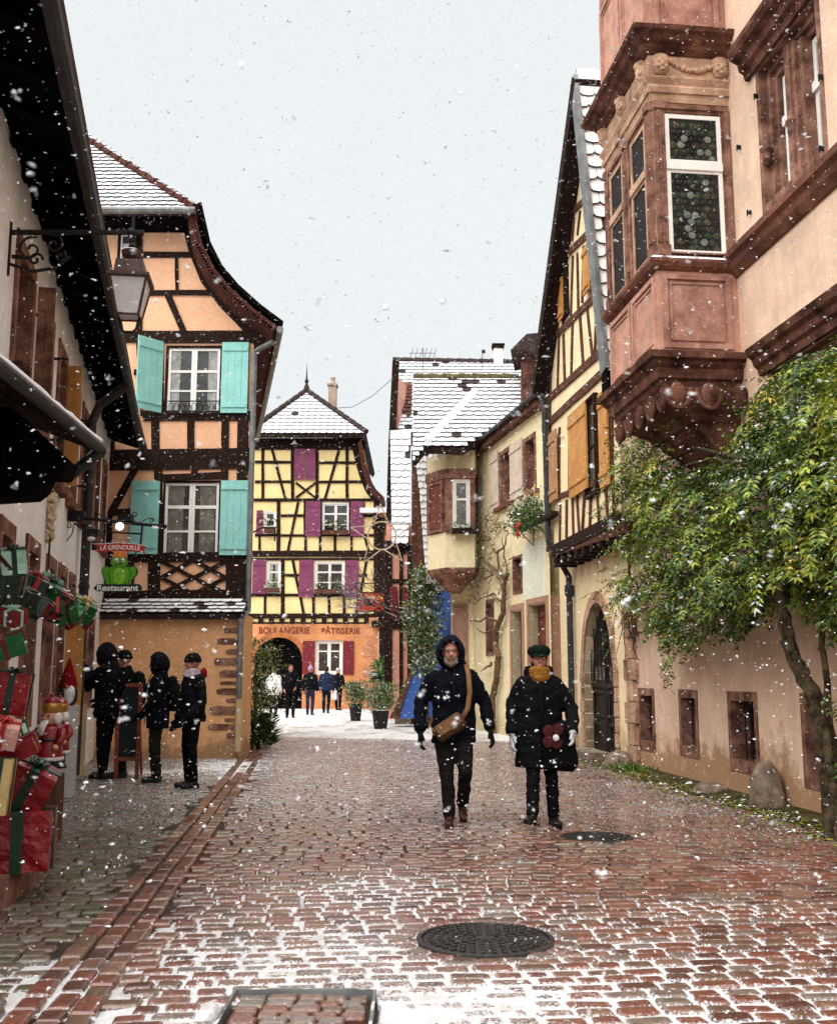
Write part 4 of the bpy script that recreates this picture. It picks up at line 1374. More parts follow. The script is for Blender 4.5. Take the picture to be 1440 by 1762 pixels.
# ------------------------------------------------------------------ cream half-timbered house with the big gable (right)
JD = .42
FH = FR((FRR.p(0, 0, JD).x, FRR.p(0, 0, JD).y), (FRR.u.x, FRR.u.y))
gab = thing('gabled_house', 'cream half-timbered gabled house with orange shutters beyond the stone oriel', 'house', (3.2, 19.2, 0))
yN, yF = 15.55, 19.75
zj = FH.uz(1000, 925)[1]
zev = 7.15
uN, uF = uY(yN) , uY(yF)
uap = FH.upx(1000, 0, 200)
zap = 11.30
m = MB()
FH.box(m, uF, uN, zj, zev, -5, 0)
uap = uY(16.45)
FH.poly(m, [(uF, zev), (uN, zev), (uap + .02, zap)], -5, 0)
m.build('wall', BUFF, gab)
door_r = FRR.prect(*c8(252, 955), *c8(360, 1440), .03)
m = MB()
FB = FR((FRR.p(0, 0, .04).x, FRR.p(0, 0, .04).y), (FRR.u.x, FRR.u.y))
dz = door_r[3] - (door_r[1] - door_r[0]) * .62
uL = uY(16.5)
FB.holed(m, uY(20.9), uL, -.1, zj, [(door_r[0], door_r[1], -.1, door_r[3])], 0, .4)
FB.box(m, uY(20.9), uL - .02, -.1, zj - .01, -5, -.42)
uc, hw = (door_r[0] + door_r[1]) / 2, (door_r[1] - door_r[0]) / 2
ah = (door_r[3] - dz)
def arc(r_, n=10):                    # pointed arch outline, left to right
    pts = []
    for i in range(n + 1):
        t_ = -1 + 2 * i / n
        pts.append((uc + r_ * t_, dz + ah * (r_ / hw) * (1 - abs(t_) ** 2.1) ** .62))
    return pts
L_ = arc(hw)
for half in (L_[:6], L_[5:]):
    corner = (half[0][0], door_r[3] + .01) if half[0][1] <= half[-1][1] else (half[-1][0], door_r[3] + .01)
    pts = list(half) + ([(half[-1][0], door_r[3] + .01), corner] if half[0][1] <= half[-1][1] else [corner, (half[0][0], door_r[3] + .01)])
    FB.poly(m, pts, -.4, -.002)
m.build('lower_wall', BUFF, gab)
m = MB()
a1, a2 = arc(hw), arc(hw + .17)
for i in range(10):
    FB.poly(m, [a1[i], a2[i], a2[i + 1], a1[i + 1]], -.3, .035 + .004 * (i % 2))
for s_ in (-1, 1):
    for k in range(6):
        z0, z1 = dz * k / 6 + .01, dz * (k + 1) / 6
        FB.box(m, min(uc + s_ * hw, uc + s_ * (hw + .17)), max(uc + s_ * hw, uc + s_ * (hw + .17)), z0, z1 - .012, -.3, .035 + .008 * (k % 2))
m.build('door_surround', SAND_PALE, gab)
m = MB()
DARKDOOR = MT('dark_oak_door', (.016, .010, .008), .6, .4, 6, .4, 40, spec=.25)
FB.poly(m, [(uc - hw, 0.02), (uc + hw, .02)] + arc(hw - .001)[::-1], -.24, -.16)
for s_ in (-1, 1):
    for z0, z1 in ((.12, .6), (.68, 1.15)):
        FB.ring(m, uc + (s_ * hw * .5) - hw * .4, uc + (s_ * hw * .5) + hw * .4, z0, z1, .06, -.2, -.125)
FB.box(m, uc - .03, uc + .03, .02, door_r[3] - .1, -.2, -.12)
FB.box(m, uc - hw, uc + hw, 1.2, 1.28, -.2, -.125)
door = m.build('door', DARKDOOR, gab)
m = MB()
for s_ in (-1, 1):
    u0 = uc + s_ * hw * .5
    m.add([FB.p(u0 - hw * .38, 1.32, -.155), FB.p(u0 + hw * .38, 1.32, -.155), FB.p(u0 + hw * .38, dz + .1, -.155), FB.p(u0 - hw * .38, dz + .1, -.155)], [(0, 1, 2, 3)])
m.build('pane', GLASS_GREY, door)
m = MB()
for k in range(9):
    u = uc - hw * .9 + hw * 1.8 * k / 8
    m.tube([FB.p(u, 1.3, -.11), FB.p(u, dz + ah * max(.1, (1 - abs((u - uc) / hw) ** 2.1)) ** .62 - .06, -.11)], .011, 6)
for zz in (1.55, 1.85, 2.1):
    m.tube([FB.p(uc - hw * .92, zz, -.11), FB.p(uc + hw * .92, zz, -.11)], .009, 6)
m.build('door_grille', IRON, door)
m = MB()
m.box(FB.p(uc, .07, .22), (.42, 1.35, .15), math.atan(0.1117))
m.build('door_step', STONE, gab)
# timbers, in the pixels of the enlarged views
m = MB()
for f, a, b, w_ in ((c7, (160, 1472), (470, 1190), .20), (c7, (200, 1198), (392, 1008), .18), (c7, (248, 856), (365, 738), .19), (c7, (286, 664), (350, 596), .13), (c8, (128, 782), (390, 692), .26), (c7, (176, 1560), (470, 1285), .20),
                    (c7, (245, 1170), (238, 1400), .09), (c7, (264, 1155), (270, 1372), .08), (c7, (302, 1110), (296, 1345), .09), (c7, (333, 1085), (348, 1300), .08), (c7, (363, 1050), (386, 1262), .09), (c7, (405, 1010), (396, 1240), .09), (c7, (432, 1000), (440, 1215), .09),
                    (c7, (215, 1180), (208, 1430), .09), (c7, (270, 880), (262, 1120), .08), (c7, (303, 830), (294, 1085), .09), (c7, (322, 815), (326, 1060), .07), (c7, (348, 790), (342, 1030), .10), (c7, (381, 930), (384, 1010), .1),
                    (c7, (334, 640), (322, 745), .07), (c7, (308, 670), (300, 770), .07), (c7, (246, 900), (238, 1140), .10),
                    (c8, (165, 612), (162, 768), .08), (c8, (187, 600), (186, 748), .08), (c8, (206, 588), (211, 738), .08), (c8, (222, 585), (230, 725), .08), (c8, (248, 585), (240, 718), .09), (c8, (270, 590), (266, 712), .08), (c8, (292, 588), (298, 700), .08), (c8, (322, 565), (330, 690), .08), (c8, (345, 540), (350, 690), .08),
                    (c8, (160, 590), (345, 520), .12), (c8, (162, 350), (160, 600), .12), (c8, (196, 330), (196, 590), .10), (c8, (340, 225), (345, 540), .11), (c8, (120, 345), (120, 780), .10)):
    FH.beam(m, f(*a), f(*b), w_ * .72, -.05, .035, wob=.01)
m.build('timber_frame', TIMBER_BROWN, gab)
m = MB()
for k in range(9):
    u = uF + .15 + (uN - uF - .3) * k / 8
    FH.box(m, u - .09, u + .09, zj - .32, zj - .02, -JD, .03)
FH.box(m, uF, uN, zj - .10, zj + .1, -.3, .05)
m.build('jetty_beams', TIMBER, gab)
r = FH.prect(*c8(262, 245), *c8(303, 592))
window(gab, FH, r, .05, TIMBER, .05, TIMBER, .04, 1, ((.5, .04),), GLASS, cd=.03, thick=.06)
r = FH.prect(*c7(268, 880), *c7(292, 1095))
window(gab, FH, r, .05, TIMBER, .05, TIMBER, .04, 1, ((.5, .04),), GLASS, cd=.03, thick=.06)
def leaf_shutter(px0, px1, f, mat, label=None, out=.10):
    r = FH.prect(*f(*px0), *f(*px1), .06)
    o = shutter(gab, FH, r, .06, mat, 4)
    if label:
        o['label'] = label
leaf_shutter((200, 283), (262, 582), c8, ORANGEWOOD)
leaf_shutter((305, 222), (336, 558), c8, ORANGEWOOD)
leaf_shutter((116, 372), (158, 612), c8, MT('faded_wood', (.40, .22, .11), .8, .2, 5, .3, 40, streak=.3), 'faded brown shutter')
leaf_shutter((249, 912), (267, 1105), c7, ORANGEWOOD)
leaf_shutter((352, 790), (377, 990), c7, ORANGEWOOD)
# gable roof: ridge runs back from the street, so the near slope faces us
RO = .30
ridz = zap + .12
for sgn in (-1, 1):
    ue = uN + .42 if sgn > 0 else uF - .25
    slope = (ridz - zev) / (abs((uN if sgn > 0 else uF) - uap) + .12)
    ze = ridz - slope * abs(ue - uap)
    A0, R0 = FH.p(ue, ze, RO), FH.p(uap, ridz, RO)
    eu_ = -FH.n * (1 if sgn > 0 else -1)
    es_ = (R0 - A0).normalized()
    if eu_.cross(es_).z < 0:
        eu_ = -eu_
    Ln = (R0 - A0).length
    dirb = 1 if eu_.dot(-FH.n) > 0 else -1
    pl = [(0, 0), (6 * dirb, 0), (6 * dirb, Ln), (0, Ln)]
    pt_ = [(.05 * dirb, 0), (6 * dirb, 0), (6 * dirb, Ln), (.05 * dirb, Ln)]
    if sgn > 0:
        m = MB()
        tiles(m, A0, eu_, es_, pt_, .26, .25, .02, .03, warp=.03)
        m.build('roof_tiles', [SNOW, TILE_DARK], gab)
    m = MB()
    slab(m, A0, eu_, es_, pl, -.16, -.012)
    m.build('roof', MT('roof_boards', (.016, .006, .006), .9, .4, 6, .3), gab)
    m = MB()
    a_, b_ = A0 + FH.n * .03, R0 + FH.n * .03
    off = V((0, 0, -.10))
    nn_ = eu_.cross(es_).normalized()
    q_ = (a_ - nn_ * .20, b_ - nn_ * .20, b_ + nn_ * .085, a_ + nn_ * .085)
    m.prism(q_, [p - FH.n * .07 for p in q_])
    m.build('bargeboard', ZINC if sgn > 0 else TIMBER, gab)
    m = MB()
    gp = A0 + V((0, 0, -.04)) + FH.u * (.07 * sgn)
    m.tube([gp + FH.n * .02, gp - FH.n * 6], .07, 8)
    m.build('gutter', ZINC_DARK, gab)
    if sgn > 0:
        m = MB()
        m.box(A0 - FH.n * .18 + V((0, 0, -.22)), (.42, .30, .42), math.atan(.1117))
        m.build('eave_box', BLACKWOOD, gab)
m = MB()
for k in range(8):
    z0 = .02 + .33 * k
    wv = (.30, .20)[k % 2] + random.uniform(-.03, .03)
    FRR.box(m, uL - wv, uL + wv * .8, z0, z0 + .315, -.05, .065 + .004 * (k % 2))
m.build('corner_stones', SAND_PALE, gab)
m = MB()
pu = uF - .02
top = FH.p(uF - .25, zev - .25, .15)
m.tube([FH.p(uF - .25, zev + .2, RO - .1), top, FRR.p(pu, zev - .7, .55), FRR.p(pu, zj + .2, .52), FRR.p(pu, zj - .5, .14), FRR.p(pu, .05, .14)], .06, 10)
m.lathe(FRR.p(pu, zj - .75, .14), [(.085, -.1), (.09, 0), (.085, .1)], 10)
m.build('drainpipe', ZINC_DARK, gab)

# ------------------------------------------------------------------ pale yellow house with the little corner oriel
FC = FR((2.63 + .211 * 22.5, 0), (.211, -1))
crm = thing('cream_house', 'pale yellow rendered house with a small corner oriel and snowy tiled roof', 'house', (2.4, 25.2, 0))
def cY(y):
    return (V((2.63 + .211 * 22.5 - .211 * y, y, 0)) - FC.O).dot(FC.u)
C6 = lambda x0, y0, x1, y1: FC.prect(*c6(x0, y0), *c6(x1, y1))
zce = FC.uz(*c6(500, 500))[1]
wn = [C6(588, 512, 642, 778), C6(700, 450, 755, 720), C6(648, 1004, 692, 1180), C6(525, 1205, 562, 1465)]
drs = [C6(645, 1255, 694, 1640), C6(724, 1225, 806, 1640)]
drs = [(a, b, -.1, d) for a, b, c, d in drs]
m = MB()
FC.holed(m, cY(28.0), cY(21.9), -.1, zce + .05, wn + drs, 0, .3)
FC.box(m, cY(28.0), cY(21.9), -.1, zce, -5, -.33)
m.add([FC.p(cY(28), -.1), FC.p(cY(28), zce), FC.p(cY(28), zce, -5), FC.p(cY(28), -.1, -5)], [(0, 1, 2, 3)])
m.build('wall', CREAM, crm)
BRW = MT('red_brown_paint', (.16, .045, .03), .7, .25, 4, .2, 40, spec=.25)
for k, r in enumerate(wn):
    w_ = window(crm, FC, r, -.18, SAND, .10 if k != 2 else .06, BRW, .06, 2 if k < 2 else 1, ((.5, .05),), GLASS_RED, cd=.2, thick=.1)
for k, r in enumerate(drs):
    m = MB()
    FC.ring(m, r[0] - .12, r[1] + .12, 0, r[3] + .14, .12, -.3, .03, wb=.002)
    o = m.build('door', MT('door_stone', (.42, .24, .17), .85, .2, 3, .3, 40), crm)
    m = MB()
    FC.box(m, r[0], r[1], 0, r[3], -.3, -.2)
    for q in (.12, .55):
        FC.ring(m, r[0] + .1, r[1] - .1, r[3] * q, r[3] * (q + .38), .06, -.25, -.17)
    m.build('door_leaf', [TIMBER_BROWN, BRW][k], o)
m = MB()
r = C6(694, 935, 796, 1200)
FC.box(m, r[0], r[1], r[2], r[3], -.01, .012)
m.build('wall_patch', PALE, crm)
for k, q in enumerate(((553, 530, 586, 800), (642, 480, 698, 740))):
    shutter(crm, FC, C6(*q), .03, MT('grey_white_shutter' + 'ab'[k], (.62, .52, .42), .8, .15, 3, .2, 40), 4)
m = MB()
for q in (C6(575, 770, 650, 800), C6(690, 715, 770, 745)):
    FC.box(m, q[0], q[1], q[3] - .09, q[3], -.1, .10)
m.build('sill_band', SAND_SNOW, crm)
# corner oriel
OP = [at(735, 900, 27.35), at(767, 900, 26.55), at(817, 900, 26.55), at(824, 900, 27.9), at(760, 900, 28.4)]
OP = [V((p.x, p.y, 0)) for p in OP]
oc = sum(OP, V((0, 0, 0))) / 5
def ocourse(mb, zs, mi=0):
    mb.loops([[oc + (p - oc) * (1 + e) + V((0, 0, z_)) for p in OP] for z_, e in zs], mi)
ZO = lambda y: at(790, c6(0, y)[1], 26.55).z
m = MB()
ocourse(m, [(ZO(1060), -.02), (ZO(895), -.02)])
m.build('oriel_apron', CREAM, crm)
m = MB()
ocourse(m, [(ZO(605), 0), (ZO(520), 0.02)])
m.build('oriel_wall', CREAM, crm)
m = MB()
ocourse(m, [(ZO(895), -.05), (ZO(605), -.05)])
m.build('oriel_core', SAND, crm)
m = MB()
ocourse(m, [(ZO(1165), -.75), (ZO(1120), -.45), (ZO(1100), -.3), (ZO(1080), -.06), (ZO(1058), 0.0)])
m.build('oriel_corbel', SAND, crm)
FO = FR((OP[1].x, OP[1].y), (1, 0))
wO = OP[2].x - OP[1].x
m = MB()
FO.box(m, -.02, .17, ZO(890), ZO(640), -.1, .03); FO.box(m, wO - .12, wO + .01, ZO(890), ZO(640), -.1, .03)
FO.box(m, -.03, wO + .02, ZO(650), ZO(606), -.1, .07); FO.box(m, -.03, wO + .02, ZO(895), ZO(880), -.1, .08)
m.build('oriel_frame', SAND, crm)
window(crm, FO, (.17, wO - .12, ZO(880), ZO(652)), .0, WHITEPAINT, .05, WHITEPAINT, .05, 1, ((.60, .06),), GLASS_GREY, cd=.02, thick=.08)
FO2 = FR((OP[0].x, OP[0].y), (OP[1].x - OP[0].x, OP[1].y - OP[0].y))
w2_ = (OP[1] - OP[0]).length
m = MB()
FO2.box(m, 0, w2_, ZO(650), ZO(606), -.1, .06)
FO2.ring(m, .08, w2_ - .12, ZO(890), ZO(650), .09, -.1, .04)
m.build('oriel_frame', SAND, crm)
m = MB()
FO2.box(m, .17, w2_ - .21, ZO(870), ZO(670), -.1, .012)
m.build('oriel_shutter', BRW, crm)
m = MB()
ocourse(m, [(ZO(520), .03), (ZO(505), .16), (ZO(498), .2)])
m.build('oriel_eave', TIMBER, crm)
m = MB()
FO.box(m, .15, wO + .02, ZO(905), ZO(884), .05, .30)
CRMBOX = m.build('flower_box', TIMBER, crm)
FK = FR((0, 28.02), (1, 0))
m = MB()
FK.box(m, FK.upx(777, 0, 1150), FK.upx(819, 0, 1150), -.1, 4.9, -.3, 0)
m.build('return_wall', CREAM, crm)
m = MB()
FK.box(m, FK.upx(780, 0, 1150), FK.upx(803, 0, 1150), 0, FK.uz(790, 1046)[1], -.1, .05)
FK.ring(m, FK.upx(778, 0, 1150), FK.upx(806, 0, 1150), 0, FK.uz(790, 1040)[1], .06, -.1, .08)
m.build('side_door', MT('pinkish_brown_paint', (.36, .21, .16), .75, .2, 3, .2, 40, streak=.3), crm)
# roofs: one slope faces us, the other faces the street
O = V((0, 26.1, ZO(500))); eru = V((1, 0, 0)); ers = V((0, 1, .86)).normalized()
rpl = [plane_ab(O, eru, ers, *c6(*q)) for q in ((188, 575), (250, 500), (415, 512), (765, 292), (765, 182), (655, 186), (190, 186))]
m = MB()
tiles(m, O, eru, ers, rpl, .25, .25, .02, .03)
slab(m, O, eru, ers, rpl, -.2, -.012, 1)
m.build('roof', [SNOW, TILE_DARK], crm)
m = MB()
pa_, pb_ = plane_ab(O, eru, ers, *c6(250, 492)), plane_ab(O, eru, ers, *c6(470, 262))
ridge_tiles(m, O + eru * pa_[0] + ers * pa_[1] + V((0, 0, .06)), O + eru * pb_[0] + ers * pb_[1] + V((0, 0, .06)), .11, .45, 0)
m.build('hip_tiles', [SNOW], crm)
m = MB()
pa_, pb_ = plane_ab(O, eru, ers, *c6(190, 188)), plane_ab(O, eru, ers, *c6(665, 188))
ridge_tiles(m, O + eru * pa_[0] + ers * pa_[1], O + eru * pb_[0] + ers * pb_[1], .14, .4)
m.build('ridge_tiles', MOSS, crm)
O2 = FC.p(0, zce - .02, .20); esu = (FC.n * -1 + V((0, 0, .80))).normalized()
pl2 = [(cY(27.6), 0), (cY(21.9), 0), (cY(21.9), 2.4), (cY(25.8), 2.4)]
m = MB()
tiles(m, O2, FC.u, esu, pl2, .25, .25, .0, .025)
slab(m, O2, FC.u, esu, pl2, -.07, -.012, 1)
m.build('street_roof', [SNOW, TILE_DARK], crm)
m = MB()
FC.box(m, cY(27.5), cY(22.0), zce - .24, zce - .06, 0, .18)
m.build('eaves_board', SAND_DARK, crm)
m = MB()
m.tube([FC.p(cY(27.3), zce - .03, .24), FC.p(cY(21.9), zce - .03, .24)], .06, 8)
m.build('gutter', ZINC_DARK, crm)
# catslide roof strip at the left of the oriel
OC = V((0, 28.2, 4.2)); ecs = V((0, .22, 1)).normalized()
pl3 = [plane_ab(OC, eru, ecs, *c6(*q)) for q in ((330, 1168), (255, 1172), (236, 960), (222, 760), (200, 560), (250, 560), (252, 900), (262, 1075), (320, 1100))]
m = MB()
tiles(m, OC, eru, ecs, pl3, .22, .2, .02, .03)
slab(m, OC, eru, ecs, pl3, -.15, -.01, 1)
m.build('lean_to_roof', [SNOW, TILE_DARK], crm)

# ------------------------------------------------------------------ blue house in the lane behind
blu = thing('blue_house', 'bright blue house almost hidden behind the corner oriel', 'house', (1.5, 32, 0))
FBl = FR((0, 31), (1, 0))
m = MB()
a, b = FBl.upx(744), FBl.upx(860)
FBl.box(m, a, b, -.1, FBl.uz(720, 800)[1], -5, 0)
m.build('wall', BLUE, blu)
m = MB()
for q in ((709, 700), (752, 768)):
    pass
FBl.box(m, FBl.upx(708), a - .002, 0, FBl.uz(720, 775)[1], -3, .04)
FBl.box(m, FBl.upx(776), FBl.upx(792), 0, FBl.uz(720, 1040)[1], -.1, .08)
m.build('timber_wall', TIMBER_BROWN, blu)
m = MB()
q = [at(*c6(235, 1470), 29.8), at(*c6(205, 1480), 29.8), at(*c6(125, 1752), 29.0), at(*c6(195, 1752), 29.0)]
q2 = [p + V((1.1, .9, 0)) for p in q]
m.prism(q, q2)
m.build('sloping_buttress', BLUE, blu)
m = MB()
q = [at(*c6(206, 1476), 29.75), at(*c6(190, 1500), 29.75), at(*c6(80, 1752), 28.95), at(*c6(122, 1752), 28.95)]
m.prism(q, [p + V((.05, .9, 0)) for p in q])
m.build('buttress_coping', TIMBER_BROWN, blu)
m = MB()
q = [at(*c6(188, 1500), 30.2), at(*c6(150, 1600), 30.2), at(*c6(160, 1600), 30.2), at(*c6(200, 1500), 30.2)]
FBl.box(m, FBl.upx(680), FBl.upx(708), 0, .55, -.4, .2)
m.build('stone_base', STONE, blu)

# ------------------------------------------------------------------ tall house with the steep tiled roof in the lane
tal = thing('tall_house', 'tall old house with steep snowy tile roof and red shutters in the lane', 'house', (2.0, 38, 0))
FT = FR((0, 34.5), (1, 0))
O = V((0, 34.2, FT.uz(690, 936)[1])); ets = V((0, .40, 1)).normalized()
pl = [plane_ab(O, eru, ets, *c6(*q)) for q in ((92, 952), (168, 948), (178, 450), (84, 448))]
m = MB()
tiles(m, O, eru, ets, pl, .26, .26, .02, .03)
slab(m, O, eru, ets, pl, -.2, -.012, 1)
m.build('lower_roof', [SNOW, TILE_DARK], tal)
O = V((0, 36.2, at(690, 748, 36.2).z)); ets = V((0, 1, 1.0)).normalized()
pl = [plane_ab(O, eru, ets, *c6(*q)) for q in ((122, 444), (400, 444), (690, 440), (690, 112), (96, 108))]
m = MB()
tiles(m, O, eru, ets, pl, .26, .26, .03, .03)
slab(m, O, eru, ets, pl, -.2, -.012, 1)
m.build('roof', [SNOW, TILE_DARK], tal)
m = MB()
q = [plane_ab(O, eru, ets, *c6(*x)) for x in ((128, 352), (180, 372), (184, 228), (136, 222))]
tiles(m, O + V((0, -.06, .06)), eru, ets, q, .26, .26, 1.0, .03)
m.build('bare_tiles', [SNOW, TILE], tal)
m = MB()
pa_, pb_ = plane_ab(O, eru, ets, *c6(96, 108)), plane_ab(O, eru, ets, *c6(690, 118))
ridge_tiles(m, O + eru * pa_[0] + ets * pa_[1], O + eru * pb_[0] + ets * pb_[1], .15, .42)
m.build('ridge_tiles', TILE_DARK, tal)
m = MB()
vg = [at(*c6(*q), 36.1) for q in ((94, 106), (84, 300), (74, 520), (66, 800), (60, 905))]
vh = [p + V((.24, 0, 0)) for p in vg]
lp_ = vg + vh[::-1]
m.prism(lp_, [p + V((0, .4, 0)) for p in lp_])
m.build('verge_board', TIMBER, tal)
m = MB()
x0_, x1_ = FT.upx(664), FT.upx(712)
zt_ = FT.uz(690, 900)[1]
FT.box(m, x0_, x1_, -.1, zt_, -5, 0)
SALMON = MT('salmon_plaster', (.62, .30, .22), .9, .12, 2, .2, 40)
m.build('wall', SALMON, tal)
m = MB()
q = [at(*c6(84, 448), 36.6), at(*c6(126, 446), 36.6), at(*c6(118, 260), 36.6), at(*c6(100, 160), 36.6)]
m.prism(q, [p + V((.5, 2, 0)) for p in q])
m.build('gable_wall', SALMON, tal)
m = MB()
for a_, b_, w_ in (((668, 930), (668, 1215), .25), ((690, 940), (690, 1215), .12), ((706, 940), (706, 1215), .2), ((664, 1000), (712, 1000), .14), ((664, 1075), (712, 1075), .3), ((664, 945), (712, 945), .3)):
    FT.beam(m, a_, b_, w_, -.02, .05)
m.build('timber_frame', TIMBER, tal)
for q in ((671, 1010, 684, 1064), (694, 1010, 704, 1064)):
    shutter(tal, FT, FT.prect(*q), .06, WINE, 3)
m = MB()
pc = at(857, 612, 40)
m.box(pc + V((0, 0, -.4)), (.36, .36, 1.3))
m.build('chimney', PALE, tal)
m = MB()
m.box(pc + V((0, 0, .33)), (.46, .46, .07))
m.box(pc + V((0, 0, .42)), (.5, .5, .05))
m.build('chimney_cap', TIMBER, tal)
for px, py, h_ in ((728, 640, .95), (830, 640, .9)):
    m = MB()
    b = at(px, py, 39)
    m.tube([b, b + V((0, 0, h_))], .015, 5)
    if px < 800:
        m.tube([b + V((-.55, 0, h_ * .8)), b + V((.45, 0, h_ * .8))], .012, 5)
        for k in range(6):
            x_ = -.5 + .18 * k
            m.tube([b + V((x_, 0, h_ * .8 - .22)), b + V((x_ + .12, 0, h_ * .8 + .2))], .009, 4)
    else:
        m.box(b + V((.05, 0, h_ - .08)), (.14, .02, .14))
    m.build('roof_aerial' if px < 800 else 'weather_vane', IRON, tal)
# orange neighbour to the right of the bakery, and a dormer edge behind the gable
nb = thing('orange_house', 'orange house front with dark timber door posts beside the bakery', 'house', (-.6, 45, 0))
FN = FR((0, 44.6), (1, 0))
m = MB()
FN.box(m, FN.upx(652), FN.upx(720), -.1, FN.uz(680, 1078)[1], -4, 0)
m.build('wall', ORANGE, nb)
m = MB()
FN.box(m, FN.upx(622), FN.upx(700), FN.uz(650, 1077)[1], FN.uz(650, 880)[1], -6, -.5)
m.build('upper_wall', MT('salmon_orange_plaster', (.72, .33, .17), .9, .12, 1, .2), nb)
m = MB()
FN.box(m, FN.upx(640), FN.upx(664), FN.uz(650, 1078)[1], FN.uz(650, 1068)[1], -3, .2)
for a_, b_, w_ in (((655, 890), (655, 1075), .3), ((672, 890), (672, 1075), .25), ((640, 985), (690, 985), .3), ((640, 905), (690, 905), .3)):
    FN.beam(m, a_, b_, w_, -.6, -.4)
for q in ((653, 664), (690, 698)):
    FN.box(m, FN.upx(q[0]), FN.upx(q[1]), 0, FN.uz(680, 1080)[1], -.1, .1)
m.build('timber_frame', TIMBER, nb)
m = MB()
q = [FN.p(FN.upx(618), FN.uz(650, 882)[1], 0), FN.p(FN.upx(705), FN.uz(650, 882)[1], 0), FN.p(FN.upx(705), FN.uz(650, 850)[1], -4), FN.p(FN.upx(618), FN.uz(650, 850)[1], -4)]
m.prism(q, [p + V((0, 0, .2)) for p in q])
m.build('roof', SNOW, nb)
rg = thing('rear_gable', 'dark shingled roof corner showing behind the big gable\'s left verge', 'house', (3.2, 27.5, 0))
m = MB()
q = [at(878, 602, 27.3), at(906, 574, 27.3), at(930, 572, 27.3), at(930, 612, 27.3), at(893, 598, 27.3)]
m.prism(q, [p + V((.3, 2, 0)) for p in q])
m.build('roof', TILE_DARK, rg)
m = MB()
q = [at(896, 600, 27.6), at(930, 596, 27.6), at(930, 700, 27.6), at(896, 700, 27.6)]
m.prism(q, [p + V((.3, 2, 0)) for p in q])
m.build('wall', SAND_DARK, rg)

# ------------------------------------------------------------------ people
def blob(name, mb, mat, parent, X, voxel=.012, smooth=4, wr=0.0, wsc=7.0, loc=None, own=False):
    """one continuous skin grown over the given limbs"""
    me = bpy.data.meshes.new('limbs')
    me.from_pydata([tuple(p) for p in mb.v], [], mb.f)
    bm = bmesh.new()
    bm.from_mesh(me)
    bmesh.ops.recalc_face_normals(bm, faces=bm.faces)
    bm.to_mesh(me)
    bm.free()
    ob = bpy.data.objects.new('limbs', me)
    C.objects.link(ob)
    md = ob.modifiers.new('r', 'REMESH')
    md.mode = 'VOXEL'
    md.voxel_size = voxel
    ms = ob.modifiers.new('s', 'SMOOTH')
    ms.factor = .5
    ms.iterations = smooth
    dg = bpy.context.evaluated_depsgraph_get()
    out_ = bpy.data.meshes.new_from_object(ob.evaluated_get(dg))
    bpy.data.objects.remove(ob)
    out_.name = name
    if wr:
        ns = [v.normal.copy() for v in out_.vertices]
        for v, n_ in zip(out_.vertices, ns):
            q = v.co
            k = noise.noise(V((q.x * wsc, q.y * wsc, q.z * wsc * 1.9 + 3))) + .5 * noise.noise(V((q.x * wsc * 2.3, q.y * wsc * 2.3, q.z * wsc * 4.5)))
            v.co = q + n_ * (wr * k)
    out_.transform(X if not own else X)
    if own:
        out_.transform(Matrix.Translation(-V(loc)))
    out_.materials.clear()
    out_.materials.append(mat)
    out_.polygons.foreach_set('use_smooth', [True] * len(out_.polygons))
    return place(name, out_, None if own else parent, V(loc) if own else None)
def xmb(mb, X):
    mb.v = [X @ p for p in mb.v]
    return mb
def cloth(name, c, rough=.85, bump=.35, snow=0):
    return MT(name, c, rough, .35, 14, bump, 130, spec=.12, snow=snow)
SKIN = MT('skin', (.42, .19, .13), .55, .12, 18, .1, 90, spec=.35)
NAVY = cloth('navy_coat_cloth', (.0020, .0027, .0065))
BLACKC = cloth('black_coat_cloth', (.0026, .0028, .0036))
DKGREY = cloth('dark_grey_cloth', (.006, .0062, .008))
JEANS = cloth('dark_jeans', (.007, .008, .012))
BOOT = MT('brown_boot_leather', (.045, .013, .009), .5, .35, 12, .2, 60, spec=.35)
BLACKBOOT = MT('black_boot_leather', (.008, .007, .007), .5, .35, 12, .2, 60, spec=.35)
GREENHAT = cloth('dark_green_felt', (.0022, .0068, .005))
MUSTARD = cloth('mustard_wool', (.26, .115, .018))
GREYWOOL = cloth('grey_wool', (.42, .42, .44))
BLACKWOOL = cloth('black_wool', (.005, .005, .006))
REDCLOTH = cloth('red_felt', (.20, .004, .009))
WHITECLOTH = cloth('white_cloth', (.72, .72, .72))
HAIRM = MT('grey_hair', (.16, .12, .10), .8, .4, 30, .5, 120, spec=.2)

def hand(mb, wr, d, side, curl, s=1.0, r=.0105):
    """palm, four unequal bent fingers and a thumb; d points from wrist to fingertips, side to the thumb, curl where the fingers close"""
    d, side, curl = V(d).normalized(), V(side).normalized(), V(curl).normalized()
    mb.tube([wr - d * .03, wr + d * .03 * s, wr + d * .085 * s, wr + d * .098 * s], [(.026 * s, .022 * s), (.036 * s, .019 * s), (.042 * s, .018 * s), (.036 * s, .014 * s)], 10, side=side)
    for k, ln in enumerate((.078, .088, .082, .064)):
        b = wr + d * .088 * s + side * ((1.5 - k) * .0215 * s)
        p1 = b + d * ln * .45 * s + side * (1.5 - k) * .003
        p2 = p1 + (d * .75 + curl * .55) * ln * .36 * s
        p3 = p2 + (d * .45 + curl * .8) * ln * .30 * s
        mb.tube([b - d * .015, p1, p2, p3], [r * 1.05, r, r * .95, r * .75], 7)
    t0 = wr + d * .02 * s + side * .03 * s
    t1 = t0 + (d * .55 + side * .7) * .045 * s
    mb.tube([wr + d * .005, t0, t1, t1 + (d * .9 + side * .15 + curl * .3) * .042 * s], [r * 1.4, r * 1.35, r * 1.15, r * .85], 7)

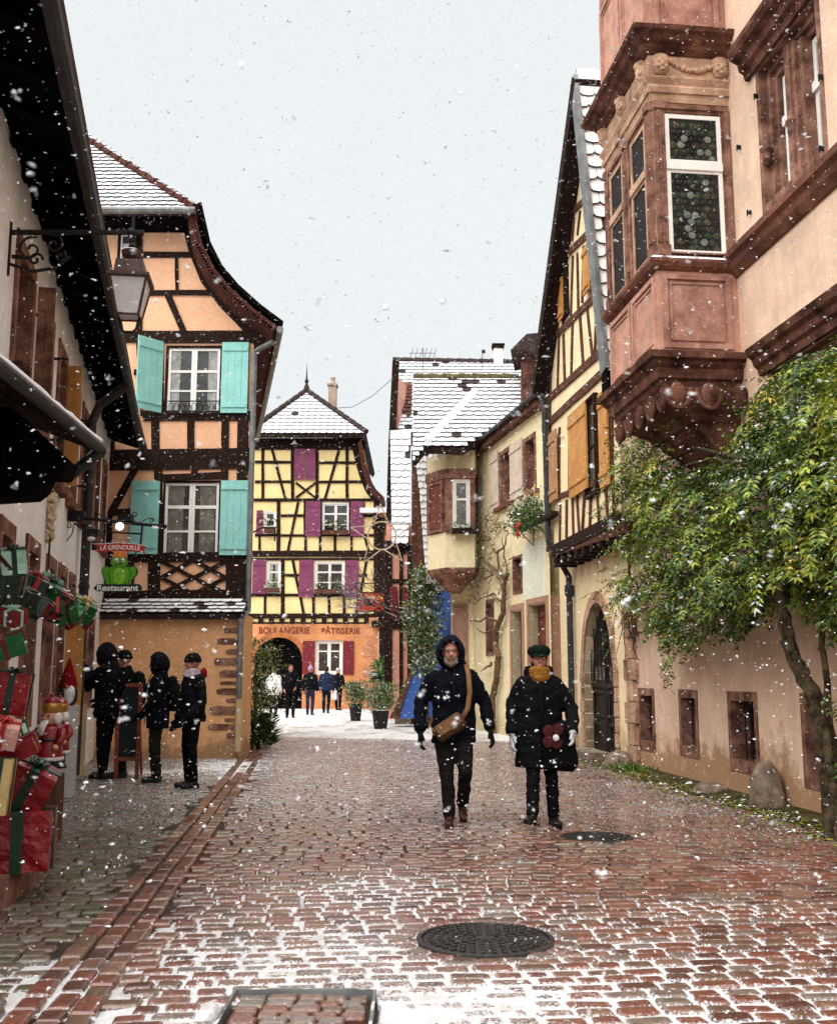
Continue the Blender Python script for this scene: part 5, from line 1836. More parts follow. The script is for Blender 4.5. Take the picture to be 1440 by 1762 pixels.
def person(label, loc, rot, H, J=None, coat=NAVY, coat_len=.80, coat_w=1.0, legs=JEANS, shoe=BLACKBOOT, hood=None, hat=None, scarf=None, glove=None, backpack=None, beard=False, glasses=False, group=None, foot=None, head_tilt=0.0, hair=None, girth=1.0, flare=0.0, voxel=.014):
    k = H / 1.75
    j = dict(shl=(-.185, .01, 1.43), shr=(.185, .01, 1.43), ell=(-.255, .03, 1.14), elr=(.255, .03, 1.14), wrl=(-.25, -.05, .88), wrr=(.25, -.05, .88),
             hpl=(-.09, .0, .92), hpr=(.09, .0, .92), knl=(-.095, -.02, .50), knr=(.095, -.02, .50), anl=(-.10, .02, .09), anr=(.10, .02, .09), head=(0, -.02, 1.625))
    j.update(J or {})
    j = {a: V(b) for a, b in j.items()}
    X = Matrix.Translation(V(loc)) @ Matrix.Rotation(rot, 4, 'Z') @ Matrix.Scale(k, 4)
    hd = j['head']
    # the body itself: head with a face, torso, arms, hands, legs
    b = MB()
    b.ball(hd + V((0, .012, .03)), (.077, .095, .10), 14, 10)
    b.tube([hd + V((0, -.02, .02)), hd + V((0, -.035, -.05)), hd + V((0, -.045, -.105))], [(.066, .075), (.058, .062), (.030, .030)], 12, side=V((1, 0, 0)))
    b.tube([hd + V((0, -.085, .035)), hd + V((0, -.112, -.015)), hd + V((0, -.085, -.03))], [.010, .017, .011], 8)
    for s_ in (-1, 1):
        b.ball(hd + V((s_ * .03, -.078, .048)), (.026, .016, .011), 8, 6)
        b.ball(hd + V((s_ * .038, -.07, -.015)), (.024, .022, .026), 8, 6)
        b.ball(hd + V((s_ * .080, .01, .005)), (.012, .022, .034), 8, 6)
    b.tube([hd + V((-.024, -.088, -.055)), hd + V((0, -.097, -.056)), hd + V((.024, -.088, -.055))], [.007, .010, .007], 6)
    b.tube([hd + V((0, .02, -.03)), hd + V((0, .025, -.13)), V((0, .02, 1.43))], [.055, .055, .075], 10)
    b.tube([V((0, .01, .88)), V((0, .01, 1.0)), V((0, .01, 1.2)), V((0, .015, 1.36)), V((0, .015, 1.46))], [(.15, .11), (.15, .105), (.155, .11), (.16, .10), (.08, .07)], 14, side=V((1, 0, 0)))
    for s_ in 'lr':
        b.tube([j['sh' + s_], j['el' + s_], j['wr' + s_]], [.052, .042, .028], 10)
        b.tube([j['hp' + s_], j['kn' + s_], j['an' + s_]], [.078, .056, .038], 10)
        sg = -1 if s_ == 'l' else 1
        if glove is None:
            d = (j['wr' + s_] - j['el' + s_]).normalized()
            hand(b, j['wr' + s_], d, V((-sg * .35, -1, 0)), V((-sg, 0, -.1)))
    root = blob('person', b, SKIN, None, X, .010, 3, loc=loc, own=True)
    tag(root, label, 'person', group)
    e = MB()
    for s_ in (-1, 1):
        e.ball(hd + V((s_ * .031, -.080, .030)), (.011, .008, .006), 8, 5)
    xmb(e, X).build('eyes', MT('eye_dark', (.02, .012, .01), .3, .2), root, smooth=True)
    # trousers and shoes
    t = MB()
    t.tube([V((0, .01, 1.0)), V((0, .01, .90)), V((0, .012, .84))], [(.155 * girth, .12 * girth), (.16 * girth, .125 * girth), (.13, .10)], 14, side=V((1, 0, 0)))
    for s_ in 'lr':
        h_, n_, a_ = j['hp' + s_], j['kn' + s_], j['an' + s_]
        t.tube([h_, h_.lerp(n_, .5), n_, n_.lerp(a_, .45), a_ + V((0, 0, .0))], [.098 * girth, .085 * girth, .070, .066, .060], 12)
    blob('trousers', t, legs, root, X, voxel, 3, .010, 10)
    for s_ in 'lr':
        a_ = j['an' + s_]
        f = V((foot or {}).get(s_, (.12 if s_ == 'r' else -.12, -1, 0))).normalized()
        sd_ = V((f.y, -f.x, 0)).normalized()
        sh = MB()
        sh.tube([a_ + V((0, 0, .09)), a_ + V((0, 0, .03)), a_ + V((0, 0, -.03))], [.054, .052, .050], 10)
        up_ = sd_.cross(f)
        if up_.z < 0:
            up_ = -up_
        base = a_ - up_ * .052
        sh.tube([base - f * .075, base - f * .06, base + f * .02, base + f * .10, base + f * .165, base + f * .19], [(.02, .02), (.038, .036), (.041, .044), (.046, .036), (.040, .028), (.018, .018)], 10, side=sd_)
        sh.tube([base - f * .07 - up_ * .028, base + f * .18 - up_ * .028], [(.040, .014), (.042, .014)], 8, side=sd_)
        blob('shoe', sh, shoe, root, X, .008, 2)
    # coat with sleeves
    c = MB()
    w_ = coat_w
    zh = coat_len
    mid = (zh + 1.44) / 2
    c.tube([V((0, .01, zh)), V((0, .01, zh + .04)), V((0, .01, max(zh + .06, 1.02))), V((0, .01, 1.2)), V((0, .012, 1.34)), V((0, .015, 1.43)), V((0, .02, 1.50)), V((0, .01, 1.535))],
           [((.205 + flare) * w_, (.155 + flare * .7) * w_), ((.208 + flare) * w_, (.158 + flare * .7) * w_), ((.195 + flare * .5) * w_, (.150 + flare * .35) * w_), (.205 * w_, .155 * w_), (.198 * w_, .145 * w_), (.158 * w_, .115 * w_), (.10, .092), (.088, .085)], 18, side=V((1, 0, 0)))
    for s_ in 'lr':
        a_, b_, d_ = j['sh' + s_], j['el' + s_], j['wr' + s_]
        c.ball(a_ + V((0, 0, -.01)), (.072 * w_, .075 * w_, .072 * w_), 10, 8)
        c.tube([a_, a_.lerp(b_, .5), b_, b_.lerp(d_, .5), d_, d_ + (d_ - b_).normalized() * .012], [.078 * w_, .074 * w_, .068 * w_, .062 * w_, .054 * w_, .049 * w_], 12)
    co = blob('coat', c, coat, root, X, voxel, 3, .015, 6.5)
    m_ = MB()
    m_.tube([V((0, -.155 * w_ - .012, zh + .06)), V((0, -.165 * w_ - .008, 1.18)), V((0, -.155 * w_ - .006, 1.33)), V((0, -.10, 1.50))], [(.016, .006)] * 4, 6, side=V((1, 0, 0)))
    xmb(m_, X).build('front_placket', coat, co, smooth=True)
    if glove:
        for s_ in 'lr':
            sg = -1 if s_ == 'l' else 1
            g_ = MB()
            d = (j['wr' + s_] - j['el' + s_]).normalized()
            hand(g_, j['wr' + s_] + d * .012, d, V((-sg * .35, -1, 0)), V((-sg, 0, -.1)), 1.08, .0135)
            g_.tube([j['wr' + s_] - d * .03, j['wr' + s_] + d * .03], [.044, .038], 10)
            blob('glove', g_, glove, root, X, .007, 2)
    if hood:
        hb = bmesh.new()
        bmesh.ops.create_uvsphere(hb, u_segments=28, v_segments=18, radius=1)
        ax = V((0, -1, -.12)).normalized()
        kill = [f for f in hb.faces if f.calc_center_median().dot(ax) > .70]
        bmesh.ops.delete(hb, geom=kill, context='FACES')
        for v in hb.verts:
            q = v.co
            pk = 1.0 + .10 * max(0, q.z) - .05 * max(0, -q.z)
            v.co = V((q.x * .122 * (1 - .18 * max(0, q.z)), q.y * .138, q.z * .150 * pk)) + hd + V((0, .018, .012))
            v.co += q * .014 * noise.noise(q * 4 + V(loc))
        me = bpy.data.meshes.new('hood')
        hb.to_mesh(me)
        hb.free()
        ob = bpy.data.objects.new('hood', me)
        C.objects.link(ob)
        so = ob.modifiers.new('s', 'SOLIDIFY'); so.thickness = .022; so.offset = 1
        su = ob.modifiers.new('u', 'SUBSURF'); su.levels = 1; su.render_levels = 1
        dg = bpy.context.evaluated_depsgraph_get()
        mo = bpy.data.meshes.new_from_object(ob.evaluated_get(dg))
        bpy.data.objects.remove(ob)
        mo.transform(X)
        mo.materials.clear(); mo.materials.append(hood)
        mo.polygons.foreach_set('use_smooth', [True] * len(mo.polygons))
        place('hood', mo, root)
        cl = MB()
        cl.tube([V((0, .02, 1.44)), V((0, .015, 1.50)), hd + V((0, .0, -.105))], [(.13, .12), (.125, .12), (.105, .11)], 16, side=V((1, 0, 0)))
        blob('collar', cl, hood, root, X, .012, 3, .006, 14)
    if hat:
        kind, hm = hat
        h_ = MB()
        if kind == 'beret':
            h_.tube([hd + V((0, .01, .048)), hd + V((0, .01, .062)), hd + V((0, .012, .095)), hd + V((0, .012, .135)), hd + V((0, .012, .155)), hd + V((0, .012, .160))], [(.098, .112), (.112, .125), (.118, .13), (.10, .112), (.055, .06), (.01, .01)], 18, side=V((1, 0, 0)))
            h_.tube([hd + V((0, -.02, .055)), hd + V((0, -.10, .048)), hd + V((0, -.155, .036))], [(.10, .010), (.09, .008), (.05, .005)], 14, side=V((1, 0, 0)))
        else:
            h_.tube([hd + V((0, .01, .03)), hd + V((0, .01, .06)), hd + V((0, .012, .10)), hd + V((0, .012, .138)), hd + V((0, .012, .152))], [(.094, .112), (.096, .113), (.088, .103), (.058, .068), (.012, .012)], 16, side=V((1, 0, 0)))
            h_.tube([hd + V((0, .01, .022)), hd + V((0, .01, .062))], [(.100, .118), (.100, .118)], 16, side=V((1, 0, 0)))
            if kind == 'bobble':
                h_.ball(hd + V((0, .01, .17)), .04, 10, 8)
        blob('hat', h_, hm, root, X, .009, 2, .004, 18)
    if hair:
        h_ = MB()
        h_.ball(hd + V((0, .025, .045)), (.088, .102, .098), 14, 10)
        h_.ball(hd + V((0, .05, -.02)), (.08, .07, .085), 12, 8)
        blob('hair', h_, hair, root, X, .009, 2, .007, 30)
    if scarf:
        s1 = MB()
        cen = hd + V((0, .005, -.155))
        if label.startswith('woman'):
            s1.tube([hd + V((0, -.005, -.20)), hd + V((0, -.012, -.165)), hd + V((0, -.012, -.125)), hd + V((0, -.012, -.09)), hd + V((0, -.008, -.066))], [(.085, .10), (.108, .118), (.104, .112), (.108, .114), (.088, .092)], 18, side=V((1, 0, 0)))
        else:
            for q in range(3):
                s1.tube([cen + V((.098 * math.cos(a) * (1 - .07 * q), .102 * math.sin(a) * (1 - .07 * q), .006 * math.sin(3 * a + q) + .030 * q)) for a in [2 * math.pi * i / 20 for i in range(21)]], .027, 8)
        blob('scarf', s1, scarf, root, X, .009, 2, .006, 20)
    if beard:
        s1 = MB()
        s1.tube([hd + V((-.060, -.055, -.03)), hd + V((-.045, -.082, -.085)), hd + V((0, -.095, -.112)), hd + V((.045, -.082, -.085)), hd + V((.060, -.055, -.03))], [.012, .022, .028, .022, .012], 8)
        s1.tube([hd + V((-.034, -.094, -.050)), hd + V((0, -.106, -.036)), hd + V((.034, -.094, -.050))], [.006, .009, .006], 6)
        blob('beard', s1, HAIRM, root, X, .006, 1, .004, 60)
    if glasses:
        s1 = MB()
        for s_ in (-1, 1):
            s1.tube([hd + V((s_ * .031 + .023 * math.cos(a), -.106, .028 + .017 * math.sin(a))) for a in [2 * math.pi * i / 12 for i in range(13)]], .0028, 5)
            s1.tube([hd + V((s_ * .054, -.104, .034)), hd + V((s_ * .082, -.01, .03))], .0026, 5)
        s1.tube([hd + V((-.008, -.106, .034)), hd + V((.008, -.106, .034))], .0028, 5)
        xmb(s1, X).build('glasses', IRON, root)
    if backpack:
        s1 = MB()
        s1.tube([V((0, .20, .98)), V((0, .21, 1.05)), V((0, .215, 1.25)), V((0, .20, 1.42)), V((0, .18, 1.47))], [(.10, .06), (.15, .10), (.155, .10), (.13, .08), (.06, .04)], 14, side=V((1, 0, 0)))
        o = blob('person_backpack', s1, backpack, root, X, .014, 3, .006, 10)
        o.name = 'backpack'
        for sx in (-.11, .11):
            st_ = MB()
            st_.tube([V((sx, .14, 1.44)), V((sx, 0, 1.515)), V((sx, -.135, 1.38)), V((sx * 1.2, -.15, 1.2)), V((sx * 1.5, .06, 1.06))], [(.022, .008)] * 5, 8, side=V((1, 0, 0)))
            xmb(st_, X).build('strap', backpack, o)
    return root, X, j

gm = G(782, 1420)
MANX = V((gm.x, gm.y, 0))
man, XM, jm = person('man in a navy hooded coat with a tan shoulder bag walking towards us', MANX, 0.0, 1.75, dict(shl=(-.19, .01, 1.39), shr=(.16, .01, 1.40), ell=(-.325, .05, 1.13), elr=(.30, .06, 1.14), wrl=(-.325, -.03, .885), wrr=(.345, -.01, .90),
     hpl=(-.095, 0, .92), hpr=(.075, 0, .92), knl=(-.075, -.07, .49), knr=(.10, -.10, .50), anl=(-.05, -.05, .085), anr=(.085, .22, .17), head=(-.03, -.03, 1.61)),
     coat=NAVY, coat_len=.77, coat_w=1.06, legs=cloth('charcoal_trousers', (.010, .0085, .009)), shoe=BOOT, hood=cloth('navy_hood_cloth', (.0024, .0038, .0100)), glove=BLACKWOOL, beard=True, glasses=True, foot={'l': (-.08, -1, .0), 'r': (.05, -1, -.55)}, girth=1.12, voxel=.012)
gw_ = G(932, 1421)
WOMX = V((gw_.x, gw_.y, 0))
wom, XW, jw = person('woman in a long black coat, dark green beret and mustard scarf walking towards us', WOMX, 0.0, 1.68, dict(shl=(-.155, .01, 1.39), shr=(.155, .01, 1.39), ell=(-.27, .04, 1.16), elr=(.315, -.02, 1.13), wrl=(-.285, -.04, .90), wrr=(.285, -.27, .92),
     hpl=(-.08, 0, .92), hpr=(.09, 0, .92), knl=(-.085, -.10, .50), knr=(.10, -.02, .50), anl=(-.11, -.20, .12), anr=(.12, .02, .085), head=(0, -.03, 1.61)),
     coat=BLACKC, coat_len=.56, coat_w=1.10, flare=.03, legs=BLACKC, shoe=BLACKBOOT, hat=('beret', GREENHAT), scarf=MUSTARD, glove=GREYWOOL, hair=MT('dark_hair', (.012, .008, .006), .7, .4, 30, .5, 120), foot={'l': (-.45, -1, .22), 'r': (.2, -1, 0)}, voxel=.012)
m = MB()
m.tube([V((0, .03, 1.42)), V((0, .04, 1.50)), V((0, .045, 1.555))], [(.15, .13), (.155, .13), (.135, .115)], 16, side=V((1, 0, 0)))
blob('coat_collar', m, BLACKC, wom, XW, .012, 3, .006, 14)
# the shoulder bag of the man
TAN = MT('tan_leather', (.17, .080, .028), .6, .3, 8, .3, 60, spec=.3)
BAGB = MT('brown_leather', (.055, .023, .009), .6, .35, 8, .3, 60, spec=.3)
bag = thing('shoulder_bag', 'tan and brown leather shoulder bag slung across the walking man\'s chest', 'bag', MANX + V((0, -.2, .9)))
m = MB()
Rb = Matrix.Rotation(-R(33), 3, 'Y')
bc = V((-.045, -.245, .925))
m.tube([bc + Rb @ V((-.16, 0, 0)), bc + Rb @ V((-.13, 0, 0)), bc + Rb @ V((.12, 0, 0)), bc + Rb @ V((.15, 0, 0))], [(.055, .03), (.085, .045), (.088, .045), (.06, .03)], 14, side=Rb @ V((0, 0, 1)))
blob('bag_body', m, BAGB, bag, XM, .009, 3, .004, 14)
m = MB()
m.box(bc + Rb @ V((.0, -.052, .025)), (.25, .012, .09), M=Rb)
m.box(bc + Rb @ V((.02, -.060, -.01)), (.035, .008, .05), M=Rb)
xmb(m, XM).build('flap', TAN, bag)
m = MB()
m.tube([bc + Rb @ V((.13, 0, .0)), V((.125, -.215, 1.10)), V((.145, -.205, 1.25)), V((.135, -.17, 1.40)), V((.12, -.06, 1.505)), V((.10, .06, 1.50)), V((-.05, .21, 1.25)), V((-.22, .10, .95)), bc + Rb @ V((-.15, 0, 0))], [(.025, .006)] * 9, 8, side=V((1, 0, 0)))
xmb(m, XM).build('strap', TAN, bag, smooth=True)
# black shopper with a red flower on the woman's hip
sbag = thing('shopping_bag', 'black cloth bag with a red flower and white centre at the woman\'s hip', 'bag', WOMX + V((.1, -.2, .8)))
m = MB()
m.tube([V((.19, -.10, .55)), V((.20, -.12, .60)), V((.18, -.16, .78)), V((.15, -.185, .95)), V((.13, -.18, .99))], [(.13, .06), (.165, .09), (.15, .07), (.12, .045), (.10, .02)], 14, side=V((1, 0, 0)))
blob('bag_body', m, BLACKC, sbag, XW, .012, 3, .008, 9)
m = MB()
for ax_, az in ((-.055, .06), (.045, .075), (-.06, -.045), (.03, -.055)):
    m.ball(V((.105 + ax_, -.262 + abs(az) * .1, .865 + az)), (.054, .006, .058), 12, 8)
xmb(m, XW).build('flower_emblem', MT('dark_red_patch', (.055, .002, .004), .8, .3, 12, .2), sbag, smooth=True)
m = MB()
m.ball(V((.12, -.285, .862)), (.032, .012, .032), 12, 8)
xmb(m, XW).build('flower_centre', WHITECLOTH, sbag, smooth=True)

# the queue in front of the white house
LEFT = -math.pi / 2
q1 = G(180, 1340); q2 = G(204, 1338); q3 = G(266, 1346); q4 = G(326, 1356)
person('tall person in a dark hooded jacket with raised arms, first in the queue', V((q1.x, q1.y, 0)), LEFT - .25, 1.80, dict(ell=(-.20, -.22, 1.24), elr=(.20, -.20, 1.22), wrl=(-.10, -.34, 1.40), wrr=(.10, -.34, 1.38), knl=(-.11, -.06, .5), anl=(-.12, -.10, .09), head=(0, -.07, 1.62)), coat=NAVY, coat_w=1.15, coat_len=.80, legs=BLACKC, hood=BLACKWOOL, glove=BLACKWOOL, group=None)
person('person with dark hair and padded jacket standing second in the queue beside the menu board', V((q2.x + .02, q2.y, 0)), LEFT + .2, 1.74, dict(ell=(-.22, -.12, 1.16), wrl=(-.12, -.28, 1.10), elr=(.24, -.08, 1.15), wrr=(.14, -.26, 1.05)), coat=BLACKC, coat_w=1.12, coat_len=.82, legs=DKGREY, hat=('beanie', BLACKWOOL), glove=BLACKWOOL, backpack=BLACKC)
person('hooded person with a backpack seen from the side in front of the ochre wall', V((q3.x, q3.y, 0)), LEFT + .12, 1.66, dict(wrl=(-.20, -.16, .98), wrr=(.20, -.16, .98), elr=(.25, .0, 1.14), ell=(-.25, .0, 1.14)), coat=NAVY, coat_len=.74, coat_w=1.04, legs=cloth('olive_trousers', (.011, .012, .008)), hood=NAVY, glove=BLACKWOOL, backpack=BLACKC)
p4, X4, j4 = person('person in a dark jacket and cap with white and red scarf, last in the queue', V((q4.x, q4.y, 0)), LEFT + .55, 1.67, dict(wrl=(-.27, -.10, .90), elr=(.25, .05, 1.12), ell=(-.27, .02, 1.14), wrr=(.22, -.12, .93)), coat=DKGREY, coat_len=.86, coat_w=1.08, legs=BLACKC, hat=('beanie', BLACKWOOL), scarf=cloth('pale_scarf', (.5, .4, .42)), glove=BLACKWOOL)
m = MB()
m.ball(V((.05, .13, 1.50)), (.05, .05, .075), 10, 8)
blob('scarf_end', m, REDCLOTH, p4, X4, .009, 2, .006, 20)

# walkers on the snowy square
for lb, px, py, rt, h_, kw in (('person in a white coat half hidden behind the corner shrub on the snowy square', 470, 1234, 2.9, 1.68, dict(coat=WHITECLOTH, coat_len=.78, legs=DKGREY, hair=HAIRM)),
        ('person in dark clothes facing us on the snowy square, hands held in front', 499, 1236, .15, 1.76, dict(coat=BLACKC, coat_len=.84, legs=BLACKC, hair=MT('brown_hair', (.07, .035, .02), .7, .4, 30, .4, 90), J=dict(wrl=(-.22, -.12, .95), wrr=(.17, -.20, 1.0), elr=(.27, -.02, 1.16)))),
        ('person with a lilac bobble hat seen from behind on the snowy square', 533, 1231, 3.0, 1.72, dict(coat=BLACKC, coat_len=.92, legs=cloth('indigo_jeans', (.022, .022, .05)), hat=('bobble', cloth('lilac_wool', (.33, .28, .46))), J=dict(anl=(-.10, .08, .09), anr=(.11, -.08, .09)))),
        ('person in a blue jacket walking away across the snowy square', 561, 1228, 3.2, 1.74, dict(coat=cloth('blue_jacket_cloth', (.014, .022, .055)), coat_len=.86, legs=JEANS, hair=MT('dark_brown_hair', (.02, .012, .008), .7, .4, 30, .4, 90), J=dict(anl=(-.07, .16, .10), anr=(.09, -.12, .09)))),
        ('person in a white knitted hat and dark coat walking away near the bakery wall', 581, 1223, 2.8, 1.70, dict(coat=BLACKC, coat_len=.80, legs=BLACKC, hat=('beanie', GREYWOOL), J=dict(ell=(-.28, .06, 1.15), wrl=(-.36, .08, .92), anr=(.11, -.14, .1))))):
    p = G(px, py)
    person(lb, V((p.x, p.y, 0)), rt, h_, kw.pop('J', None), voxel=.02, **kw)
p = G(573, 1226)
cb_ = thing('carrier_bag', 'white carrier bag held between the two walkers near the bakery', 'bag', (p.x, p.y, .45))
m = MB()
m.box((p.x + .02, p.y - .1, .66), (.24, .10, .34), .2)
m.build('bag_body', WHITECLOTH, cb_)
m = MB()
m.tube([V((p.x + .02 + .08 * math.cos(a), p.y - .1, .83 + .09 * math.sin(a))) for a in [math.pi * i / 8 for i in range(9)]], .006, 5)
m.build('bag_handle', WHITECLOTH, cb_)

# ------------------------------------------------------------------ presents, nutcrackers and the gift garland
def foil(name, c, rough=.22, bump=.5, bs=9, metal=.25):
    m = MT(name, c, rough, .22, 6, bump, bs, spec=.6, metal=metal)
    return m
GREENF = foil('green_foil', (.008, .12, .028), .16, .9)
DGREENF = foil('dark_green_foil', (.002, .020, .008), .16, .9)
MINTF = foil('mint_foil', (.42, .72, .56), .3, .2)
REDF = foil('red_foil', (.20, .004, .008), .22, .7, 12)
DREDF = foil('dark_red_foil', (.16, .005, .008), .3, .3)
PINKF = foil('pink_foil', (.62, .33, .28), .3, .3)
GOLDF = foil('gold_paper', (.55, .40, .16), .4, .3)
GRIB = foil('green_ribbon', (.003, .028, .011), .28, .3)
RRIB = foil('red_ribbon', (.36, .02, .02), .3, .2)
def gift(label, px, py, Y, size, e, mb_, mr, bow=True, group=None, name='gift_box'):
    c = at(px, py, Y)
    M = Matrix.Rotation(R(e[2]), 3, 'Z') @ Matrix.Rotation(R(e[1]), 3, 'Y') @ Matrix.Rotation(R(e[0]), 3, 'X')
    t = thing(name, label, 'gift', c, group)
    x, y, z = size
    bm_ = bmesh.new()                       # crumpled wrapping over a carton
    bmesh.ops.create_cube(bm_, size=1)
    bmesh.ops.subdivide_edges(bm_, edges=bm_.edges, cuts=9, use_grid_fill=True)
    for v in bm_.verts:
        q = V((v.co.x * x, v.co.y * y, v.co.z * z))
        nq = V((q.x * 14 + px, q.y * 14 + py, q.z * 14))
        k_ = min(size) * (.035 * noise.noise(nq) + .02 * noise.noise(nq * 2.7))
        r_ = q.length
        v.co = c + M @ (q * (1 + k_ / max(r_, .01) - .012 * (r_ / (max(size) * .7)) ** 4)) - c
    me = bpy.data.meshes.new('box')
    bm_.to_mesh(me); bm_.free()
    me.materials.append(mb_)
    me.transform(Matrix.Translation(c))
    o = place('box', me, t)
    w_ = min(size) * .20
    m = MB()
    for s_ in ((w_, y + .012, z + .012), (x + .014, w_, z + .014)):
        m.box(c, s_, M=M)
    m.build('ribbon', mr, t)
    if bow:
        m = MB()
        tp = V((0, 0, z / 2 + .006))
        k = min(x, y) * .24
        for a in range(6):
            an = a * math.pi / 3 + .3
            dr = V((math.cos(an), math.sin(an), 0))
            m.tube([c + M @ (tp + dr * k * r_ + V((0, 0, k * h_))) for r_, h_ in ((.05, 0), (.5, .45), (.95, .5), (1.0, .2), (.55, .06), (.1, 0))], [(k * .22, .003)] * 6, 6, side=(M @ V((-dr.y, dr.x, 0))))
        m.build('bow', mr, t)
    return t
gg = 'wrapped boxes of the garland over the shop front'
gift('mint green box with dark ribbon at the upper end of the gift garland', 23, 965, 7.0, (.16, .16, .16), (18, -8, 25), MINTF, GRIB, True, gg)
gift('dark green box directly under the mint box of the garland', 12, 1003, 7.1, (.22, .18, .15), (10, 10, 10), DGREENF, GRIB, False, gg)
gift('dark green box with red ribbon, second along the garland from the mint box', 54, 1008, 7.9, (.18, .18, .18), (25, 20, 40), DGREENF, RRIB, True, gg)
gift('bright green foil box in the middle of the garland, tipped forward', 82, 1012, 8.8, (.19, .19, .17), (35, 25, 30), GREENF, GRIB, True, gg)
gift('dark green box hanging low under the middle of the garland', 54, 1040, 8.2, (.20, .18, .17), (-15, 30, 20), DGREENF, GRIB, False, gg)
gift('dark green box with red ribbon hanging lowest in the garland', 88, 1048, 9.2, (.17, .17, .15), (-25, 15, 50), DGREENF, RRIB, False, gg)
gift('green foil box near the far end of the garland, beside the last big box', 112, 1058, 10.1, (.20, .18, .15), (20, -20, 35), GREENF, GRIB, False, gg)
gift('large bright green foil box ending the garland, with gold and red ribbon', 141, 1048, 10.9, (.24, .24, .20), (28, 22, 35), GREENF, GOLDF, True, gg)
for lb, px, py, Y, sz, e, mt_, mr_ in (('crumpled dark green parcel low behind the first garland boxes', 30, 1030, 7.5, (.22, .18, .18), (30, 10, 60), DGREENF, GRIB),
        ('dark red parcel tucked between the middle garland boxes', 72, 1042, 8.6, (.16, .15, .14), (12, 40, 15), DREDF, GRIB), ('small dark green parcel under the bright foil box', 104, 1032, 9.6, (.17, .15, .15), (40, 15, 70), DGREENF, RRIB),
        ('dark red and gold parcel below the last big garland box', 146, 1066, 11.2, (.18, .16, .14), (20, 35, 20), DREDF, GOLDF), ('green parcel in front of the last big garland box', 124, 1054, 10.5, (.2, .18, .16), (-20, 30, 10), GREENF, GRIB)):
    gift(lb, px, py, Y, sz, e, mt_, mr_, False, gg)
gl = MB()
gl.tube([FW.p(6.0 * K, 2.5, .02), at(-20, 935, 6.5), at(23, 985, 7.0), at(54, 1015, 7.9), at(82, 1025, 8.8), at(112, 1050, 10.1), at(141, 1040, 10.9), FW.p(11.6 * K, 2.45, .02)], .014, 8)
o = gl.build('garland_rope', TWIG, None, at(54, 1015, 7.9))
tag(o, 'dark rope carrying the wrapped boxes across the white house front', 'garland rope')
for i, (px, py, Y) in enumerate(((58, 1035, 8.3), (100, 1030, 9.6), (122, 1075, 10.4))):
    m = MB()
    p = at(px, py, Y)
    for k in range(5):
        m.ball(p + V((random.uniform(-.035, .035), random.uniform(-.03, .03), random.uniform(-.03, .03))), random.uniform(.028, .036), 10, 7)
    o = m.build('red_baubles', REDF, None, p, smooth=True)
    tag(o, ('cluster of red baubles nearest the mint box in the garland', 'cluster of red baubles beside the tipped bright green box', 'cluster of red baubles below the last big green box')[i], 'bauble cluster', 'red bauble clusters of the garland')
gs = 'presents stacked by the shop door'
gift('small red box with mint ribbon hanging below the garland', 21, 1060, 7.0, (.15, .13, .10), (20, 15, -15), REDF, MINTF, True, gs)
gift('green box with red band at the left edge, below the small red box', 10, 1112, 6.7, (.24, .2, .13), (15, -18, 15), GREENF, DREDF, False, gs)
gift('red box with wide green ribbon standing upright above the pink box', 20, 1192, 6.6, (.22, .18, .25), (6, 8, 12), REDF, GRIB, True, gs)
gift('pale pink box with red bow at the left edge', 4, 1262, 6.3, (.18, .18, .14), (18, 10, 20), PINKF, RRIB, True, gs)
gift('flat red box leaning on the big tilted present', 30, 1290, 6.6, (.24, .22, .10), (12, -24, 12), REDF, DREDF, False, gs)
gift('tiny mint box on top of the flat red box', 36, 1254, 6.6, (.07, .07, .06), (10, -20, 20), MINTF, GRIB, False, gs)
gift('big tilted red box with dark green ribbon above the bottom box', 46, 1354, 6.95, (.30, .28, .30), (12, 26, 18), REDF, GRIB, True, gs)
gift('gold paper box at the left edge beside the big tilted red box', 0, 1352, 6.35, (.13, .14, .32), (0, 5, 10), GOLDF, GRIB, False, gs)
gift('large red box at the bottom of the stack on the sandstone step', 36, 1443, 6.95, (.40, .36, .37), (0, 0, 12), REDF, GRIB, True, gs)
m = MB()
c = at(30, 1513, 6.95)
zt = at(36, 1443, 6.95).z - .187
stp_ = [at(82, 1500, 7.2), at(88, 1476, 7.45), at(-120, 1560, 7.6), at(-90, 1600, 6.25), at(0, 1553, 6.25)]
stp_ = [V((-2.57, 7.30, 0)), V((-2.62, 7.5, 0)), V((-3.15, 7.5, 0)), V((-3.0, 6.0, 0)), V((-2.5, 6.22, 0))]
m.prism([p + V((0, 0, -.05)) for p in stp_], [p + V((0, 0, zt)) for p in stp_])
o = m.build('stone_step', SAND, None, (-2.8, 6.8, 0))
tag(o, 'red sandstone step under the stacked presents at the left edge', 'step')

